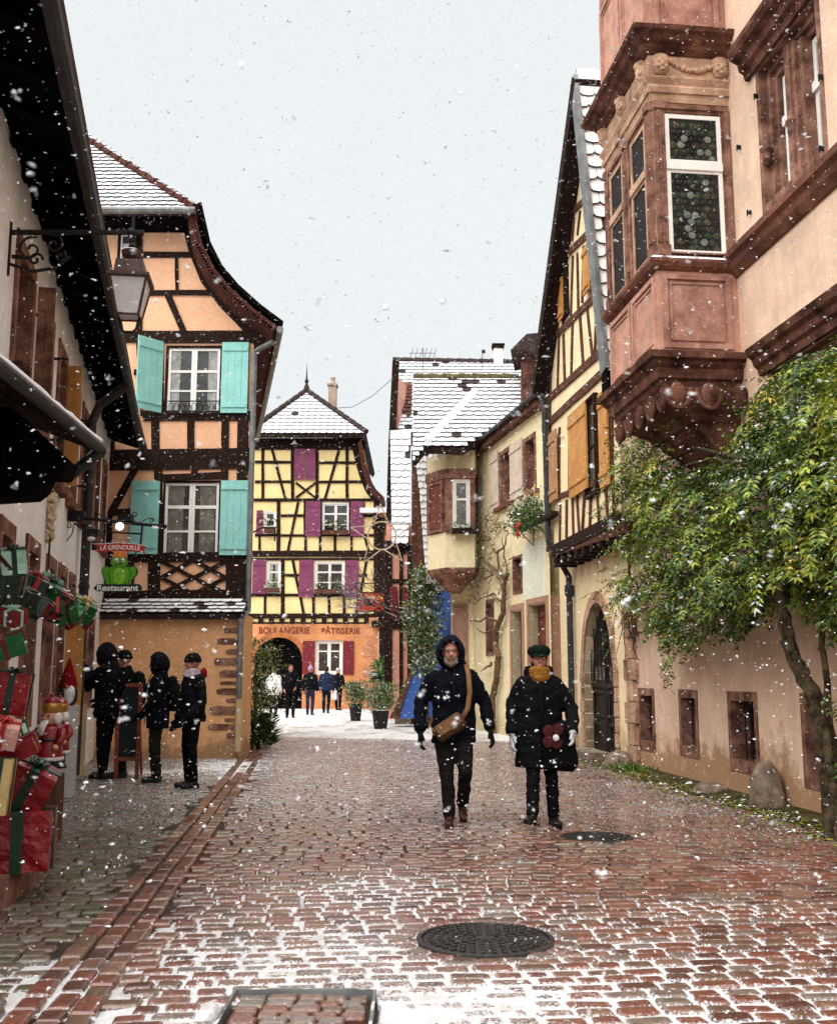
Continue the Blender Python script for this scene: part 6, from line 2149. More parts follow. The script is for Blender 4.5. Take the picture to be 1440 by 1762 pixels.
def nutcracker(label, base, h, rz):
    t = thing('nutcracker', label, 'nutcracker', base, 'nutcracker figures by the shop door')
    X = Matrix.Translation(base) @ Matrix.Rotation(rz, 4, 'Z') @ Matrix.Scale(h, 4)
    def part(nm, mt, fn, par=t):
        m = MB(); fn(m)
        return xmb(m, X).build(nm, mt, par, smooth=True)
    redp = MT('red_lacquer', (.22, .008, .010), .3, .2, 8, spec=.5)
    goldp = MT('gold_lacquer', (.42, .22, .05), .35, .3, 8, spec=.5, metal=.5)
    skn = MT('nutcracker_face', (.58, .28, .17), .4, .1, 8, spec=.4)
    wh = MT('white_fur', (.72, .70, .68), .9, .1, 30, .6, 90)
    part('boots', BLACKBOOT, lambda m: [m.lathe((s * .075, 0, 0), [(.07, 0), (.075, .03), (.05, .06), (.05, .17), (.055, .2)], 12) for s in (-1, 1)] + [m.ball((s * .075, -.04, .025), (.055, .09, .028), 10, 6) for s in (-1, 1)])
    coat_ = part('coat', redp, lambda m: m.lathe((0, 0, 0), [(.16, .21), (.165, .24), (.145, .40), (.135, .45), (.15, .56), (.13, .60), (.06, .615)], 18))
    part('fur_trim', wh, lambda m: m.lathe((0, 0, 0), [(.150, .195), (.175, .20), (.178, .235), (.150, .245)], 18))
    part('belt', BLACKBOOT, lambda m: m.lathe((0, 0, 0), [(.13, .42), (.148, .425), (.148, .455), (.13, .46)], 18), coat_)
    for s in (-1, 1):
        a_ = part('arm', redp, lambda m: m.tube([V((s * .16, 0, .57)), V((s * .20, -.02, .47)), V((s * .19, -.10, .38))], [.05, .048, .04], 10))
        part('hand', skn, lambda m: m.ball((s * .188, -.12, .36), .038, 10, 7), a_)
    hd_ = part('head', skn, lambda m: (m.lathe((0, 0, 0), [(.06, .615), (.095, .635), (.105, .70), (.10, .76), (.06, .785)], 16), m.ball((0, -.105, .70), (.018, .025, .025), 8, 6)))
    part('beard', wh, lambda m: m.tube([V((0, -.095, .665)), V((0, -.15, .60)), V((0, -.165, .50))], [(.055, .02), (.05, .03), (.03, .018)], 10, side=V((1, 0, 0))))
    for s in (-1, 1):
        part('hair', wh, lambda m: m.ball((s * .10, .01, .69), (.04, .07, .075), 10, 8))
    part('eyes', BLACKBOOT, lambda m: [m.ball((s * .04, -.092, .725), .014, 8, 6) for s in (-1, 1)], hd_)
    cr_ = part('crown', goldp, lambda m: m.lathe((0, 0, 0), [(.105, .765), (.112, .78), (.118, .83), (.13, .875), (.10, .85), (.02, .85)], 16))
    part('crown_cap', redp, lambda m: (m.ball((0, 0, .885), (.105, .105, .075), 12, 8), m.ball((0, 0, .965), .028, 8, 6)), cr_)
    return t
nutcracker('larger red nutcracker with gold crown and white beard by the shop door', at(82, 1338, 9.0) , .70, -.35)
nutcracker('smaller nutcracker half hidden behind the larger one', at(97, 1322, 9.45), .64, -.3)
m = MB()
nb_ = at(82, 1338, 9.0)
pz = nb_.z
m.box((nb_.x - .09, 9.2, pz / 2 - .002), (.26, .5, pz - .004), .2)
o = m.build('wooden_crate', TIMBER_BROWN, None, (nb_.x, 9.25, 0))
tag(o, 'brown wooden crate under the nutcrackers, behind the presents', 'crate')
# red gnome above the nutcrackers
gb = at(116, 1214, 12.6)
t = thing('gnome_figure', 'gnome doll with tall red hat and white beard against the white wall', 'doll', gb)
def gpart(nm, mt, *ps, **kw):
    m = MB()
    for f, a in ps:
        getattr(m, f)(*a)
    return m.build(nm, mt, t, smooth=True)
gpart('body', cloth('slate_cloth', (.05, .045, .06)), ('ball', (gb + V((0, 0, .12)), (.12, .10, .15))))
gpart('beard', WHITECLOTH, ('ball', (gb + V((.03, -.06, .14)), (.07, .05, .13))))
gpart('nose', SKIN, ('ball', (gb + V((.02, -.10, .215)), .022)))
gpart('hat', REDCLOTH, ('lathe', (gb + V((0, 0, .2)), [(.10, 0), (.11, .02), (.08, .14), (.035, .28), (.005, .36)])))
m = MB()
m.box((gb.x - .02, gb.y + .03, gb.z / 2), (.26, .30, gb.z - .002), .2)
o = m.build('display_column', MT('grey_white_boards', (.48, .48, .46), .8, .12, 6, .3, 40, streak=.4), None, (gb.x, gb.y, 0))
tag(o, 'pale boarded display column under the gnome doll', 'display column')

# menu board
mb0 = at(217, 1340, 14.75)
mbx0, mbx1 = at(197, 1300, 14.75).x, at(240, 1300, 14.75).x
t = thing('menu_board', 'red brown wooden easel board with black slate between the waiting people', 'menu board', (mb0.x, 14.75, 0))
zt = at(217, 1176, 14.75).z
FM = FR((mbx0, 14.75), (1, 0.05))
wm = mbx1 - mbx0
m = MB()
FM.ring(m, 0, wm, .24, zt, .05, -.02, .02)
EASEL = MT('easel_wood', (.24, .055, .03), .6, .25, 8, .3, 50, spec=.3)
m.build('frame', EASEL, t)
m = MB()
FM.box(m, .05, wm - .05, .29, zt - .05, -.012, .006)
m.build('slate', MT('black_slate', (.010, .011, .013), .6, .4, 6, .1, 40, stain=(28, .62, .5, (.12, .14, .16))), t)
for u, d in ((.03, .0), (wm - .03, .0), (.06, -.45), (wm - .06, -.45)):
    m = MB()
    if d:
        m.tube([FM.p(u, .02, d), FM.p(u, zt - .1, -.03)], .02, 6)
    else:
        FM.box(m, u - .025, u + .025, 0, .24, -.02, .018)
    m.build('leg', EASEL, t)

# ------------------------------------------------------------------ wrought iron: lanterns, restaurant sign, wall fittings
def spiral(m, fr, u, z, d, r, turns, a0, r_=.008, sg=1, n=22):
    m.tube([fr.p(u + r * (1 - .85 * i / n) * math.cos(a0 + sg * turns * 2 * math.pi * i / n), z + r * (1 - .85 * i / n) * math.sin(a0 + sg * turns * 2 * math.pi * i / n), d) for i in range(n + 1)], r_, 5)
def lantern(label, px, Y, ytop):
    c = at(px, 545, Y)
    f = lambda y: at(px, y, Y).z
    t = thing('street_lantern', label, 'lantern', V((c.x, Y, f(545))))
    Rz = Matrix.Rotation(math.pi / 4 + .12, 3, 'Z')
    def lat(nm, mt, prof, par=t):
        m = MB()
        m.lathe((c.x, Y, 0), [(r * 1.414, z) for r, z in prof], 4, M=Rz)
        return m.build(nm, mt, par)
    zb, zt = f(545), f(484)
    lat('glass_panes', FROST, [(.083, zb), (.140, zt)])
    m = MB()
    for k in range(4):
        a = math.pi / 4 + .12 + k * math.pi / 2
        dr = V((math.cos(a), math.sin(a), 0)) * 1.414
        m.tube([V((c.x, Y, zb)) + dr * .084, V((c.x, Y, zt)) + dr * .142], .011, 6)
        a2 = a + math.pi / 2
        d2 = V((math.cos(a2), math.sin(a2), 0)) * 1.414
        m.tube([V((c.x, Y, zb)) + dr * .084, V((c.x, Y, zb)) + d2 * .084], .011, 6)
    m.build('frame', COPPER, t)
    lat('eave', COPPER, [(.150, zt - .01), (.165, zt), (.165, zt + .025), (.12, zt + .04)])
    lat('roof', COPPER, [(.12, zt + .03), (.105, zt + .15), (.06, zt + .165)])
    m = MB()
    m.lathe((c.x, Y, zt + .16), [(.05, 0), (.045, .02), (.075, .05), (.085, .09), (.07, .10), (.02, .11)], 12)
    m.build('vent_cap', COPPER, t)
    m = MB()
    m.lathe((c.x, Y, zt + .265), [(.018, 0), (.03, .03), (.018, .06), (.028, .10), (.016, .13), (.014, .30)], 10)
    m.build('finial', IRON, t)
    m = MB()
    m.tube([V((c.x - .083, Y, zb)), V((c.x - .06, Y, zb - .10)), V((c.x - .03, Y, zb - .125)), V((c.x + .03, Y, zb - .125)), V((c.x + .06, Y, zb - .10)), V((c.x + .083, Y, zb))], .010, 6)
    m.build('hanger', IRON, t)
    return t
lan = lantern('old copper street lantern with frosted glass hanging beside the black eaves', 222, 8.0, 400)
lc = at(222, 400, 8.0)
wl = FW.p(8.0 * K, 0, 0)
FS = FR((wl.x, 8.0 + .0), (1, 0))
t = thing('lantern_bracket', 'wrought iron wall arm with scrolls carrying the street lantern', 'bracket', V((wl.x, wl.y, lc.z)))
m = MB()
ln = lc.x - wl.x
FS.box(m, -.02, ln + .12, lc.z - .012, lc.z + .018, -.02, .02)
m.ball(FS.p(ln + .02, lc.z, 0), .04, 10, 8)
m.ball(FS.p(ln - .55, lc.z + .0, 0), .028, 8, 6)
m.build('arm', IRON, t)
for (u, dz_, r, tn, a0, sg) in ((.18, -.14, .11, 1.3, 1.2, 1), (.36, -.10, .085, 1.3, 2.0, -1), (.22, -.23, .06, 1.2, 0, 1), (.42, -.20, .05, 1.2, 1, -1)):
    m = MB()
    spiral(m, FS, u, lc.z + dz_, 0, r, tn, a0, .011, sg)
    m.build('scroll', IRON, t)
m = MB()
m.tube([FS.p(.0, lc.z - .26, 0), FS.p(.2, lc.z - .33, 0), FS.p(.38, lc.z - .30, 0), FS.p(.50, lc.z - .20, 0)], .014, 6)
m.tube([FS.p(.0, lc.z - .36, 0), FS.p(0, lc.z + .1, 0)], .02, 6)
m.build('brace', IRON, t)
lam2_c = at(471, 1004, 22)
M0 = Matrix.Translation(lam2_c) @ Matrix.Scale(1.15, 4)
l2 = dup(lan, M0, 'small street lantern on the far corner of the peach house in front of the bakery')
t = thing('lantern_bracket', 'curved iron wall arm above the small corner lantern in front of the bakery', 'bracket', at(440, 910, 22))
FS2 = FR((at(436, 900, 22).x, 22), (1, 0))
m = MB()
zc_ = at(471, 908, 22).z
w_ = lam2_c.x - FS2.O.x
m.tube([FS2.p(0, zc_ - .1, 0), FS2.p(w_ * .4, zc_, 0), FS2.p(w_ + .1, zc_, 0)], .018, 6)
m.tube([FS2.p(w_, zc_, 0), FS2.p(w_, lam2_c.z + .9, 0)], .016, 6)
m.build('arm', IRON, t)
for u, r in ((.15, .12), (.40, .09)):
    m = MB()
    spiral(m, FS2, u, zc_ + .12, 0, r, 1.2, 0, .012)
    m.build('scroll', IRON, t)

SY = 12.9
FSg = FR((0, SY), (1, 0))
S = lambda x, y: FSg.uz(*cs(x, y))
arm0, arm1 = FSg.uz(102, 887), FSg.uz(283, 906)
t = thing('sign_bracket', 'black iron bracket with scrolls and lamps carrying the restaurant sign', 'bracket', FSg.p(arm0[0], arm0[1]))
m = MB()
m.tube([FSg.p(*arm0), FSg.p(*arm1)], .022, 8)
m.ball(FSg.p(*arm1), .032, 8, 6)
m.build('arm', IRON, t)
for a, b in (((375, 370), (345, 690)), ((945, 400), (915, 700)), ((385, 495), (935, 530))):
    m = MB()
    m.tube([FSg.p(*S(*a)), FSg.p(*S(*b))], .013, 6)
    m.build('hanger_rod', IRON, t)
for x, y, r, a0, sg, tn in ((825, 235, .042, 3.6, -1, 1.2), (1095, 325, .035, .6, 1, 1.1)):
    m = MB()
    u, z = S(x, y)
    spiral(m, FSg, u, z, 0, r, tn, a0, .006, sg)
    m.build('scroll', IRON, t)
m = MB()
m.tube([FSg.p(*S(*q)) for q in ((770, 300), (850, 350), (930, 345), (1010, 295), (1080, 285), (1130, 325))], .006, 5)
m.tube([FSg.p(*S(*q)) for q in ((250, 215), (330, 245), (415, 300))], .006, 5)
m.build('scroll', IRON, t)
for (x, y, r, a0, sg) in ((104, 908, .055, 0, 1), (118, 905, .04, 2, -1), (100, 922, .05, 3, 1), (108, 925, .035, 1, -1)):
    u, z = FSg.uz(x, y)
    m = MB()
    spiral(m, FSg, u, z, 0, r, 1.2, a0, .007, sg)
    m.build('scroll', IRON, t)
m = MB()
m.tube([FSg.p(*FSg.uz(x, y)) for x, y in ((128, 900), (124, 918), (116, 930), (104, 934), (95, 930))], .007, 5)
m.tube([FSg.p(*FSg.uz(x, y)) for x, y in ((128, 900), (140, 910))], .012, 5)
m.build('brace', IRON, t)
LAMP = bpy.data.materials.new('lit_bulb')
LAMP.use_nodes = True
LAMP.node_tree.nodes['Principled BSDF'].inputs['Emission Color'].default_value = (1, .95, .85, 1)
LAMP.node_tree.nodes['Principled BSDF'].inputs['Emission Strength'].default_value = 1.1
for k, (x, y, bx, by) in enumerate(((690, 285, 607, 418), (180, 515, 170, 610))):
    p = FSg.p(*S(x, y), .0)
    m = MB()
    m.box(p, (.17, .14, .08), 0)
    m.tube([p + V((0, 0, .03)), p + V((0, 0, .08))], .012, 6)
    o = m.build('lamp_housing', IRON, t)
    q = FSg.p(*S(bx, by), .04)
    m = MB()
    m.ball(q, (.052, .04, .048) if k == 0 else (.05, .04, .03), 12, 8)
    m.build('lamp_glass', LAMP if k == 0 else WHITEPAINT, o, smooth=True)
for x0, y0, x1, y1 in ((117, 880, 146, 897),):
    r = FSg.prect(x0, y0, x1, y1)
    m = MB()
    FSg.box(m, r[0], r[1], r[2], r[3], -.05, .05)
    m.build('junction_box', IRON, t)

sg_ = thing('restaurant_sign', 'hanging sign with a crowned green frog, red name banner and dark green plate', 'sign', FSg.p(*S(590, 1000)))
SRED = MT('sign_red', (.42, .022, .018), .45, .15, 8, .05, 60, spec=.4)
SGREEN = MT('sign_green', (.085, .32, .012), .45, .25, 14, .05, 60, spec=.4)
SGREENL = MT('sign_light_green', (.20, .50, .03), .45, .2, 14, .05, 60, spec=.4)
SDARK = MT('sign_dark_green', (.004, .020, .012), .45, .15, 8, .05, 60, spec=.4)
SCROWN = MT('sign_crown_orange', (.62, .20, .03), .45, .25, 14, .05, 60, spec=.4)
SBLACK = MT('sign_black', (.004, .004, .004), .5, .15, 8, spec=.3)
SWHITE = MT('sign_white', (.80, .80, .78), .5, .05, 8, spec=.3)
def spoly(m, pts, d0, d1):
    FSg.poly(m, [S(*q) for q in pts], d0, d1)
m = MB()
top = [(340, 690), (480, 676), (600, 672), (720, 676), (860, 692), (1015, 726)]
bot = [(1005, 830), (900, 812), (740, 796), (600, 792), (470, 796), (225, 808)]
spoly(m, [(190, 690)] + top[:1] + top[1:-1] + [(1015, 728), (955, 770)] + bot[:1] + bot[1:-1] + [(225, 808), (270, 745)], -.012, .012)
bn = m.build('banner', SRED, sg_)
m = MB()
spoly(m, [(160, 690), (195, 690), (255, 745), (225, 780), (160, 780)], -.014, .008)
m.build('banner_tail', SBLACK, bn)
m = MB()
tp = [(190, 688)] + top
spoly(m, tp + [(x, y - 9) for x, y in tp[::-1]], -.013, .015)
m.build('banner_snow', SNOW, bn)
u0, z0 = S(300, 745); u1, z1 = S(915, 745)
text('LA GRENOUILLE', FSg, (u0 + u1) / 2, S(600, 738)[1], u1 - u0, .0125, SWHITE, bn, abs(S(0, 705)[1] - S(0, 775)[1]), .004, .008, .012)
m = MB()
def grow(pts, k):
    cx = sum(p[0] for p in pts) / len(pts); cy = sum(p[1] for p in pts) / len(pts)
    return [(p[0] + k * (p[0] - cx) / max(1, math.hypot(p[0] - cx, p[1] - cy)), p[1] + k * (p[1] - cy) / max(1, math.hypot(p[0] - cx, p[1] - cy))) for p in pts]
body = [(322, 1095), (345, 1050), (395, 1032), (440, 1058), (470, 1035), (510, 1040), (680, 1040), (720, 1035), (750, 1058), (795, 1032), (840, 1050), (862, 1100), (848, 1155), (805, 1205), (770, 1255), (765, 1312), (390, 1312), (385, 1255), (345, 1180)]
headp = [(458, 975), (478, 930), (505, 900), (545, 888), (585, 905), (625, 898), (665, 895), (700, 915), (725, 955), (722, 1000), (690, 1030), (590, 1048), (500, 1032), (468, 1005)]
spoly(m, grow(body, 14), -.02, .002)
spoly(m, grow(headp, 13), -.02, .004)
m.build('frog_outline', SBLACK, sg_)
m = MB()
spoly(m, body, 0, .012)
fb = m.build('frog_body', SGREEN, sg_)
m = MB()
spoly(m, headp, .004, .022)
fh = m.build('frog_head', SGREEN, sg_)
m = MB()
spoly(m, [(590 + 92 * math.cos(a), 1180 + 132 * math.sin(a)) for a in [2 * math.pi * i / 20 for i in range(20)]], .01, .016)
m.build('belly', SGREENL, fb)
m = MB()
for pts in (((455, 1060), (420, 1120), (440, 1210), (455, 1300)), ((735, 1060), (770, 1120), (750, 1210), (735, 1300))):
    m.tube([FSg.p(*S(*q), .014) for q in pts], .004, 5)
m.build('leg_lines', SBLACK, fb)
for x in (550, 648):
    m = MB()
    m.ball(FSg.p(*S(x, 942), .024), (.024, .012, .028), 12, 8)
    o = m.build('eye', SWHITE, fh, smooth=True)
    m = MB()
    m.ball(FSg.p(*S(x + (4 if x < 600 else -6), 945), .036), (.010, .006, .012), 10, 6)
    m.build('pupil', SBLACK, o, smooth=True)
m = MB()
m.tube([FSg.p(*S(*q), .023) for q in ((535, 985), (560, 1003), (590, 1010), (625, 1003), (650, 985))], .004, 5)
m.build('mouth', SBLACK, fh)
m = MB()
spoly(m, [(530, 905), (520, 850), (500, 790), (550, 815), (570, 785), (600, 815), (640, 785), (660, 815), (705, 795), (690, 850), (680, 905)], -.005, .018)
m.build('crown', SCROWN, sg_)
m = MB()
for a, b in (((395, 815), (460, 950)), ((850, 815), (735, 960)), ((430, 815), (530, 830)), ((370, 975), (460, 985)), ((730, 1005), (820, 1010))):
    m.tube([FSg.p(*S(*a), -.01), FSg.p(*S(*b), -.01)], .010, 6)
m.build('back_frame', SBLACK, sg_)
m = MB()
pl_ = [(190, 1370)] + [(250, 1308), (895, 1308), (930, 1335), (938, 1370), (930, 1400), (895, 1420), (240, 1420)]
spoly(m, pl_, -.014, .014)
pt = m.build('name_plate', SDARK, sg_)
u0, z0 = S(248, 1370); u1, z1 = S(890, 1370)
text('Restaurant', FSg, (u0 + u1) / 2, S(590, 1366)[1], u1 - u0, .0145, SWHITE, pt, abs(S(0, 1318)[1] - S(0, 1412)[1]), .005, .022)

# tea room sign on the bakery corner
FTs = FR((0, 39), (1, 0))
r = FTs.prect(615, 1020, 661, 1052)
t = thing('tea_room_sign', 'small red tea room board with yellow letters hanging near the bakery corner', 'sign', FTs.p((r[0] + r[1]) / 2, r[2]))
m = MB()
FTs.box(m, r[0], r[1], r[2], r[3], -.04, .04)
o = m.build('board', MT('sign_brick_red', (.30, .03, .014), .6, .2, 8, spec=.2, stain=(3, .6, .6, (.10, .02, .01))), t)
text('SALON DE THÉ', FTs, (r[0] + r[1]) / 2, r[2] + (r[3] - r[2]) * .78, (r[1] - r[0]) * .88, .041, MT('sign_yellow', (.75, .45, .08), .5, .1), o, .17, .01, .008)
m = MB()
FTs.ring(m, r[0] - .03, r[1] + .03, r[2] - .03, r[3] + .03, .04, -.05, .05)
m.tube([FTs.p(r[0] - .1, r[3] + .35, 0), FTs.p(r[1] + .6, r[3] + .35, 0)], .02, 6)
for u in (r[0] + .15, r[1] - .15):
    m.tube([FTs.p(u, r[3], 0), FTs.p(u, r[3] + .35, 0)], .012, 5)
m.build('frame', IRON, t)

# fittings of the white wall
fl = thing('floodlight', 'black floodlight box fixed under the snowy canopy', 'floodlight', at(90, 810, 7.6))
m = MB()
m.box(at(89, 811, 7.6), (.15, .14, .10), .2)
m.build('housing', IRON, fl)
m = MB()
m.box(at(98, 806, 7.45), (.03, .02, .03), .2)
m.build('lamp', WHITEPAINT, fl)
bp_ = FW.p(11.0 * K, 0, .12)
bt = at(90, 850, bp_.y)
t = thing('garlic_braid', 'plaited braid of pale garlic bulbs hanging on the white wall above the sign bracket', 'braid', V((bt.x, bp_.y, bt.z)))
m = MB()
zt_, zb_ = at(90, 848, 11).z, at(90, 930, 11).z
for k in range(46):
    z = zt_ + (zb_ - zt_) * (k + .5) / 46
    m.ball(V((bt.x + random.uniform(-.035, .035), bp_.y + random.uniform(-.04, .04), z)), random.uniform(.022, .034), 8, 6)
m.build('bulbs', MT('garlic_skin', (.58, .46, .30), .8, .25, 12), t, smooth=True)
m = MB()
m.tube([V((bt.x, bp_.y, zt_ + .03)), V((bt.x, bp_.y, zb_ - .32))], .012, 6)
m.build('cord', TWIG, t)
t = thing('wall_iron', 'narrow twisted black ironwork ornament on the white wall beside the first sandstone window', 'ornament', at(66, 955, 9.8))
m = MB()
wi = FR((FW.p(9.45 * K, 0, .05).x, FW.p(9.45 * K, 0, .05).y), (FW.u.x, FW.u.y))
zi = at(66, 955, 9.45).z
for k in range(4):
    spiral(m, wi, .0, zi + .13 - .085 * k, 0, .04, 1.2, k, .008, 1 if k % 2 else -1)
m.tube([wi.p(0, zi + .2, 0), wi.p(0, zi - .2, 0)], .008, 5)
m.build('scrollwork', IRON, t)

# ------------------------------------------------------------------ planting
def leafm(name, c, var=.35, snow=0):
    m = MT(name, c, .42, var, 9, 0, 40, spec=.45, snow=snow)
    return m
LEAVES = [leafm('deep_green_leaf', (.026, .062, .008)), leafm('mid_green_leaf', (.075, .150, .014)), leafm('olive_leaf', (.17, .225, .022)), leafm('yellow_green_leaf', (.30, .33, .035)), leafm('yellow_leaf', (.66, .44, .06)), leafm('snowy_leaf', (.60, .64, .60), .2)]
def leaf(m, p, d, nn, ln, wd, mi):
    s_ = d.cross(nn)
    s_ = s_.normalized() if s_.length > 1e-5 else d.orthogonal().normalized()
    k = nn * (ln * .10)
    m.add([p, p + d * ln * .42 + s_ * wd * .5 + k, p + d * ln - k * .6, p + d * ln * .42 - s_ * wd * .5 + k], [(0, 1, 2), (0, 2, 3)], mi)
def rnd3(z=1.0):
    return V((random.gauss(0, 1), random.gauss(0, 1), random.gauss(0, 1) * z)).normalized()
def spray(m, p, d, ln, n, ll, mis):
    """pinnate leaf: leaflets in pairs along a drooping stalk"""
    q = p.copy()
    d = d.normalized()
    st_ = ln / n
    for i in range(n):
        d = (d + V((0, 0, -.16))).normalized()
        q2 = q + d * st_
        s_ = d.cross(V((0, 0, 1)))
        s_ = s_.normalized() if s_.length > .05 else V((1, 0, 0))
        nn = s_.cross(d).normalized()
        for sg in (-1, 1):
            ld = (d * .55 + s_ * sg + V((0, 0, -.25)) + rnd3() * .2).normalized()
            leaf(m, q2, ld, (nn + rnd3() * .35).normalized(), ll * random.uniform(.75, 1.15), ll * .36, random.choice(mis))
        q = q2
    leaf(m, q, d, V((0, 0, 1)), ll, ll * .36, random.choice(mis))
wis = thing('wisteria_tree', 'old wisteria with a twisted trunk and yellowing leaves spread over the rose wall', 'tree', FRR.p(FRR.uz(1425, 1440, .45)[0], 0, .45))
def onw(px, py, d):
    u, z = FRR.uz(px, py, d)
    return FRR.p(u, z, d)
m = MB()
tr = [(1442, 1475, .50), (1436, 1420, .48), (1431, 1330, .45), (1424, 1268, .44), (1405, 1212, .48), (1380, 1160, .55), (1356, 1105, .60), (1347, 1050, .62), (1350, 985, .60), (1362, 920, .58), (1385, 850, .55), (1410, 780, .5)]
pts = [onw(*q) for q in tr]
pts[0].z = -.03
def wob(path, a):
    return [p + rnd3() * a for p in path]
def fine(path, n=4):
    r_ = []
    for i in range(len(path) - 1):
        for k in range(n):
            r_.append(path[i].lerp(path[i + 1], k / n))
    return r_ + [path[-1]]
fp = fp0 = wob(fine(pts), .012)
m.tube(fp, [.095 - .068 * i / len(fp) + .010 * math.sin(i * 1.9) for i in range(len(fp))], 11)
q = [onw(*a) for a in ((1446, 1470, .55), (1443, 1405, .52), (1428, 1330, .55), (1420, 1250, .54), (1424, 1180, .52), (1413, 1110, .5), (1420, 1010, .5))]
q[0].z = -.03
fp = wob(fine(q), .006)
m.tube(fp, [.045 - .02 * i / len(fp) for i in range(len(fp))], 8)
for ph in (0, 2.2, 4.1):                 # cords that twist up the old stem
    pp = [p + (FRR.n * math.sin(i * .30 + ph) + FRR.u * math.cos(i * .30 + ph)) * (.072 - .045 * i / len(fp0)) for i, p in enumerate(fp0[:-4])]
    m.tube(pp, [.040 - .022 * i / len(pp) for i in range(len(pp))], 8)
m.build('trunk', TRUNK, wis)
m = MB()
def limb(pp, r0, r1):
    f_ = wob(fine([onw(*a) for a in pp], 3), .012)
    m.tube(f_, [r0 + (r1 - r0) * i / len(f_) for i in range(len(f_))], 7)
limb(((1350, 1000, .6), (1300, 930, .65), (1230, 880, .6), (1160, 850, .5), (1100, 830, .4)), .045, .012)
limb(((1356, 950, .6), (1320, 850, .7), (1270, 790, .65), (1200, 770, .5), (1130, 800, .4)), .040, .010)
limb(((1370, 900, .6), (1400, 800, .7), (1400, 700, .6), (1390, 640, .5)), .040, .010)
limb(((1347, 1040, .6), (1290, 1010, .6), (1200, 990, .5), (1110, 980, .4)), .030, .008)
limb(((1180, 800, .5), (1230, 790, .75), (1290, 800, .9)), .02, .012)
limb(((1330, 980, .6), (1380, 940, .8), (1440, 900, .8)), .03, .012)
m.build('limbs', TRUNK, wis)
out_ = [c8(*q) for q in ((352, 948), (372, 880), (418, 800), (345, 680), (325, 560), (352, 490), (410, 470), (388, 400), (440, 352), (520, 372), (600, 430), (640, 480), (720, 500), (780, 420), (800, 370), (850, 300), (850, 250), (900, 175), (975, 140), (1040, 95), (1090, 70), (1150, 55), (1300, 80), (1300, 1000), (1110, 1010), (1040, 900), (960, 930), (880, 960), (835, 1050), (740, 1010), (690, 1060), (600, 1085), (520, 1060), (450, 990))]
m = MB()
cnt = 0
while cnt < 3700:
    px, py = random.uniform(1035, 1530), random.uniform(585, 1105)
    if not inside((px, py), out_):
        continue
    g_ = noise.noise(V((px * .011, py * .011, 2))) + .45 * noise.noise(V((px * .03, py * .03, 7)))
    if g_ < -.40 and random.random() < .9:
        continue
    e_ = 1.0 if inside((px - 40, py), out_) and inside((px, py + 45), out_) and inside((px, py - 40), out_) else .45
    d = .12 + abs(random.gauss(0, .36)) * e_ + max(0, g_) * .35
    d = min(d, 1.0)
    if px > 1330 and 1000 < py and random.random() < .55:
        continue
    p = onw(px, py, d)
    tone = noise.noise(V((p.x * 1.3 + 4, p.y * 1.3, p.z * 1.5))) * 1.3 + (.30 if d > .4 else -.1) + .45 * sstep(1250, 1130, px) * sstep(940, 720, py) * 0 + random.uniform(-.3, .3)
    mis = [0, 0, 1] if tone < -.25 else [0, 0, 1, 2] if tone < .05 else [0, 1, 2, 3] if tone < .45 else [1, 2, 3, 3]  # dark and bright leaves mixed so leaf highlights sit in the colour
    if random.random() < .16:
        mis = mis + [5]
    if noise.noise(V((px * .02, py * .02, 33))) > .47:
        mis = [2, 3, 4]
    dr = (FRR.n * random.uniform(.1, 1) + FRR.u * random.uniform(-1, 1) + V((0, 0, random.uniform(-.7, .45)))).normalized()
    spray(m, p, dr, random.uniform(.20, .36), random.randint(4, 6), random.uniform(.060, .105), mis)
    cnt += 1
for pp in (((1150, 1085), (1145, 1120), (1152, 1165)), ((1145, 1130), (1148, 1190)), ((1050, 1080), (1045, 1150)), ((1055, 1060), (1040, 1110)), ((1430, 1190), (1440, 1230)), ((1378, 1010), (1390, 1060)), ((1120, 1050), (1108, 1085)), ((1437, 1290), (1436, 1330))):
    for a, b in zip(pp[:-1], pp[1:]):
        for k in range(7):
            t_ = k / 7
            p = onw(a[0] + (b[0] - a[0]) * t_, a[1] + (b[1] - a[1]) * t_, .22 if a[0] < 1300 else .5)
            spray(m, p, (rnd3(.4) + V((0, 0, -.8))).normalized(), .12, 3, .055, [0, 0, 1, 2])
for k in range(34):                    # long whips that leave the mass of leaves
    for _ in range(200):
        px, py = random.uniform(1035, 1300), random.uniform(700, 1100)
        if inside((px, py), out_) and not inside((px + random.choice((-42, 42)), py + random.choice((-42, 30))), out_):
            break
    p = onw(px, py, random.uniform(.25, .8))
    d = (FRR.n * random.uniform(0, .6) - FRR.u * random.uniform(-.3, 1.0) + V((0, 0, random.uniform(-.5, .8)))).normalized()
    for i in range(random.randint(3, 6)):
        q = p + d * .10
        spray(m, q, (d + rnd3() * .8).normalized(), .20, 4, random.uniform(.05, .08), [0, 1, 1, 2, 3])
        d = (d + V((0, 0, -.15)) + rnd3() * .15).normalized()
        p = q
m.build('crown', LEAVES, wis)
m = MB()
for k in range(26):
    p = onw(random.uniform(1060, 1105), random.uniform(1050, 1105), .2)
    m.tube([p + V((0, 0, .25)), p + rnd3() * .12, p + rnd3() * .15 + V((0, 0, -.15))], .006, 4)
m.build('dry_tendrils', TWIG, wis)

def bush(m, c, r, n, ll, mis, up=.3, wd=.38, shell=.55):
    for k in range(n):
        d = rnd3()
        if d.z < -.6:
            continue
        q = c + V((d.x * r[0], d.y * r[1], d.z * r[2])) * (shell + (1 - shell) * random.random()) * (1 + .25 * noise.noise(d * 2.2 + c))
        leaf(m, q, (d + V((0, 0, up)) + rnd3() * .6).normalized(), rnd3(), ll * random.uniform(.7, 1.2), ll * wd, random.choice(mis))
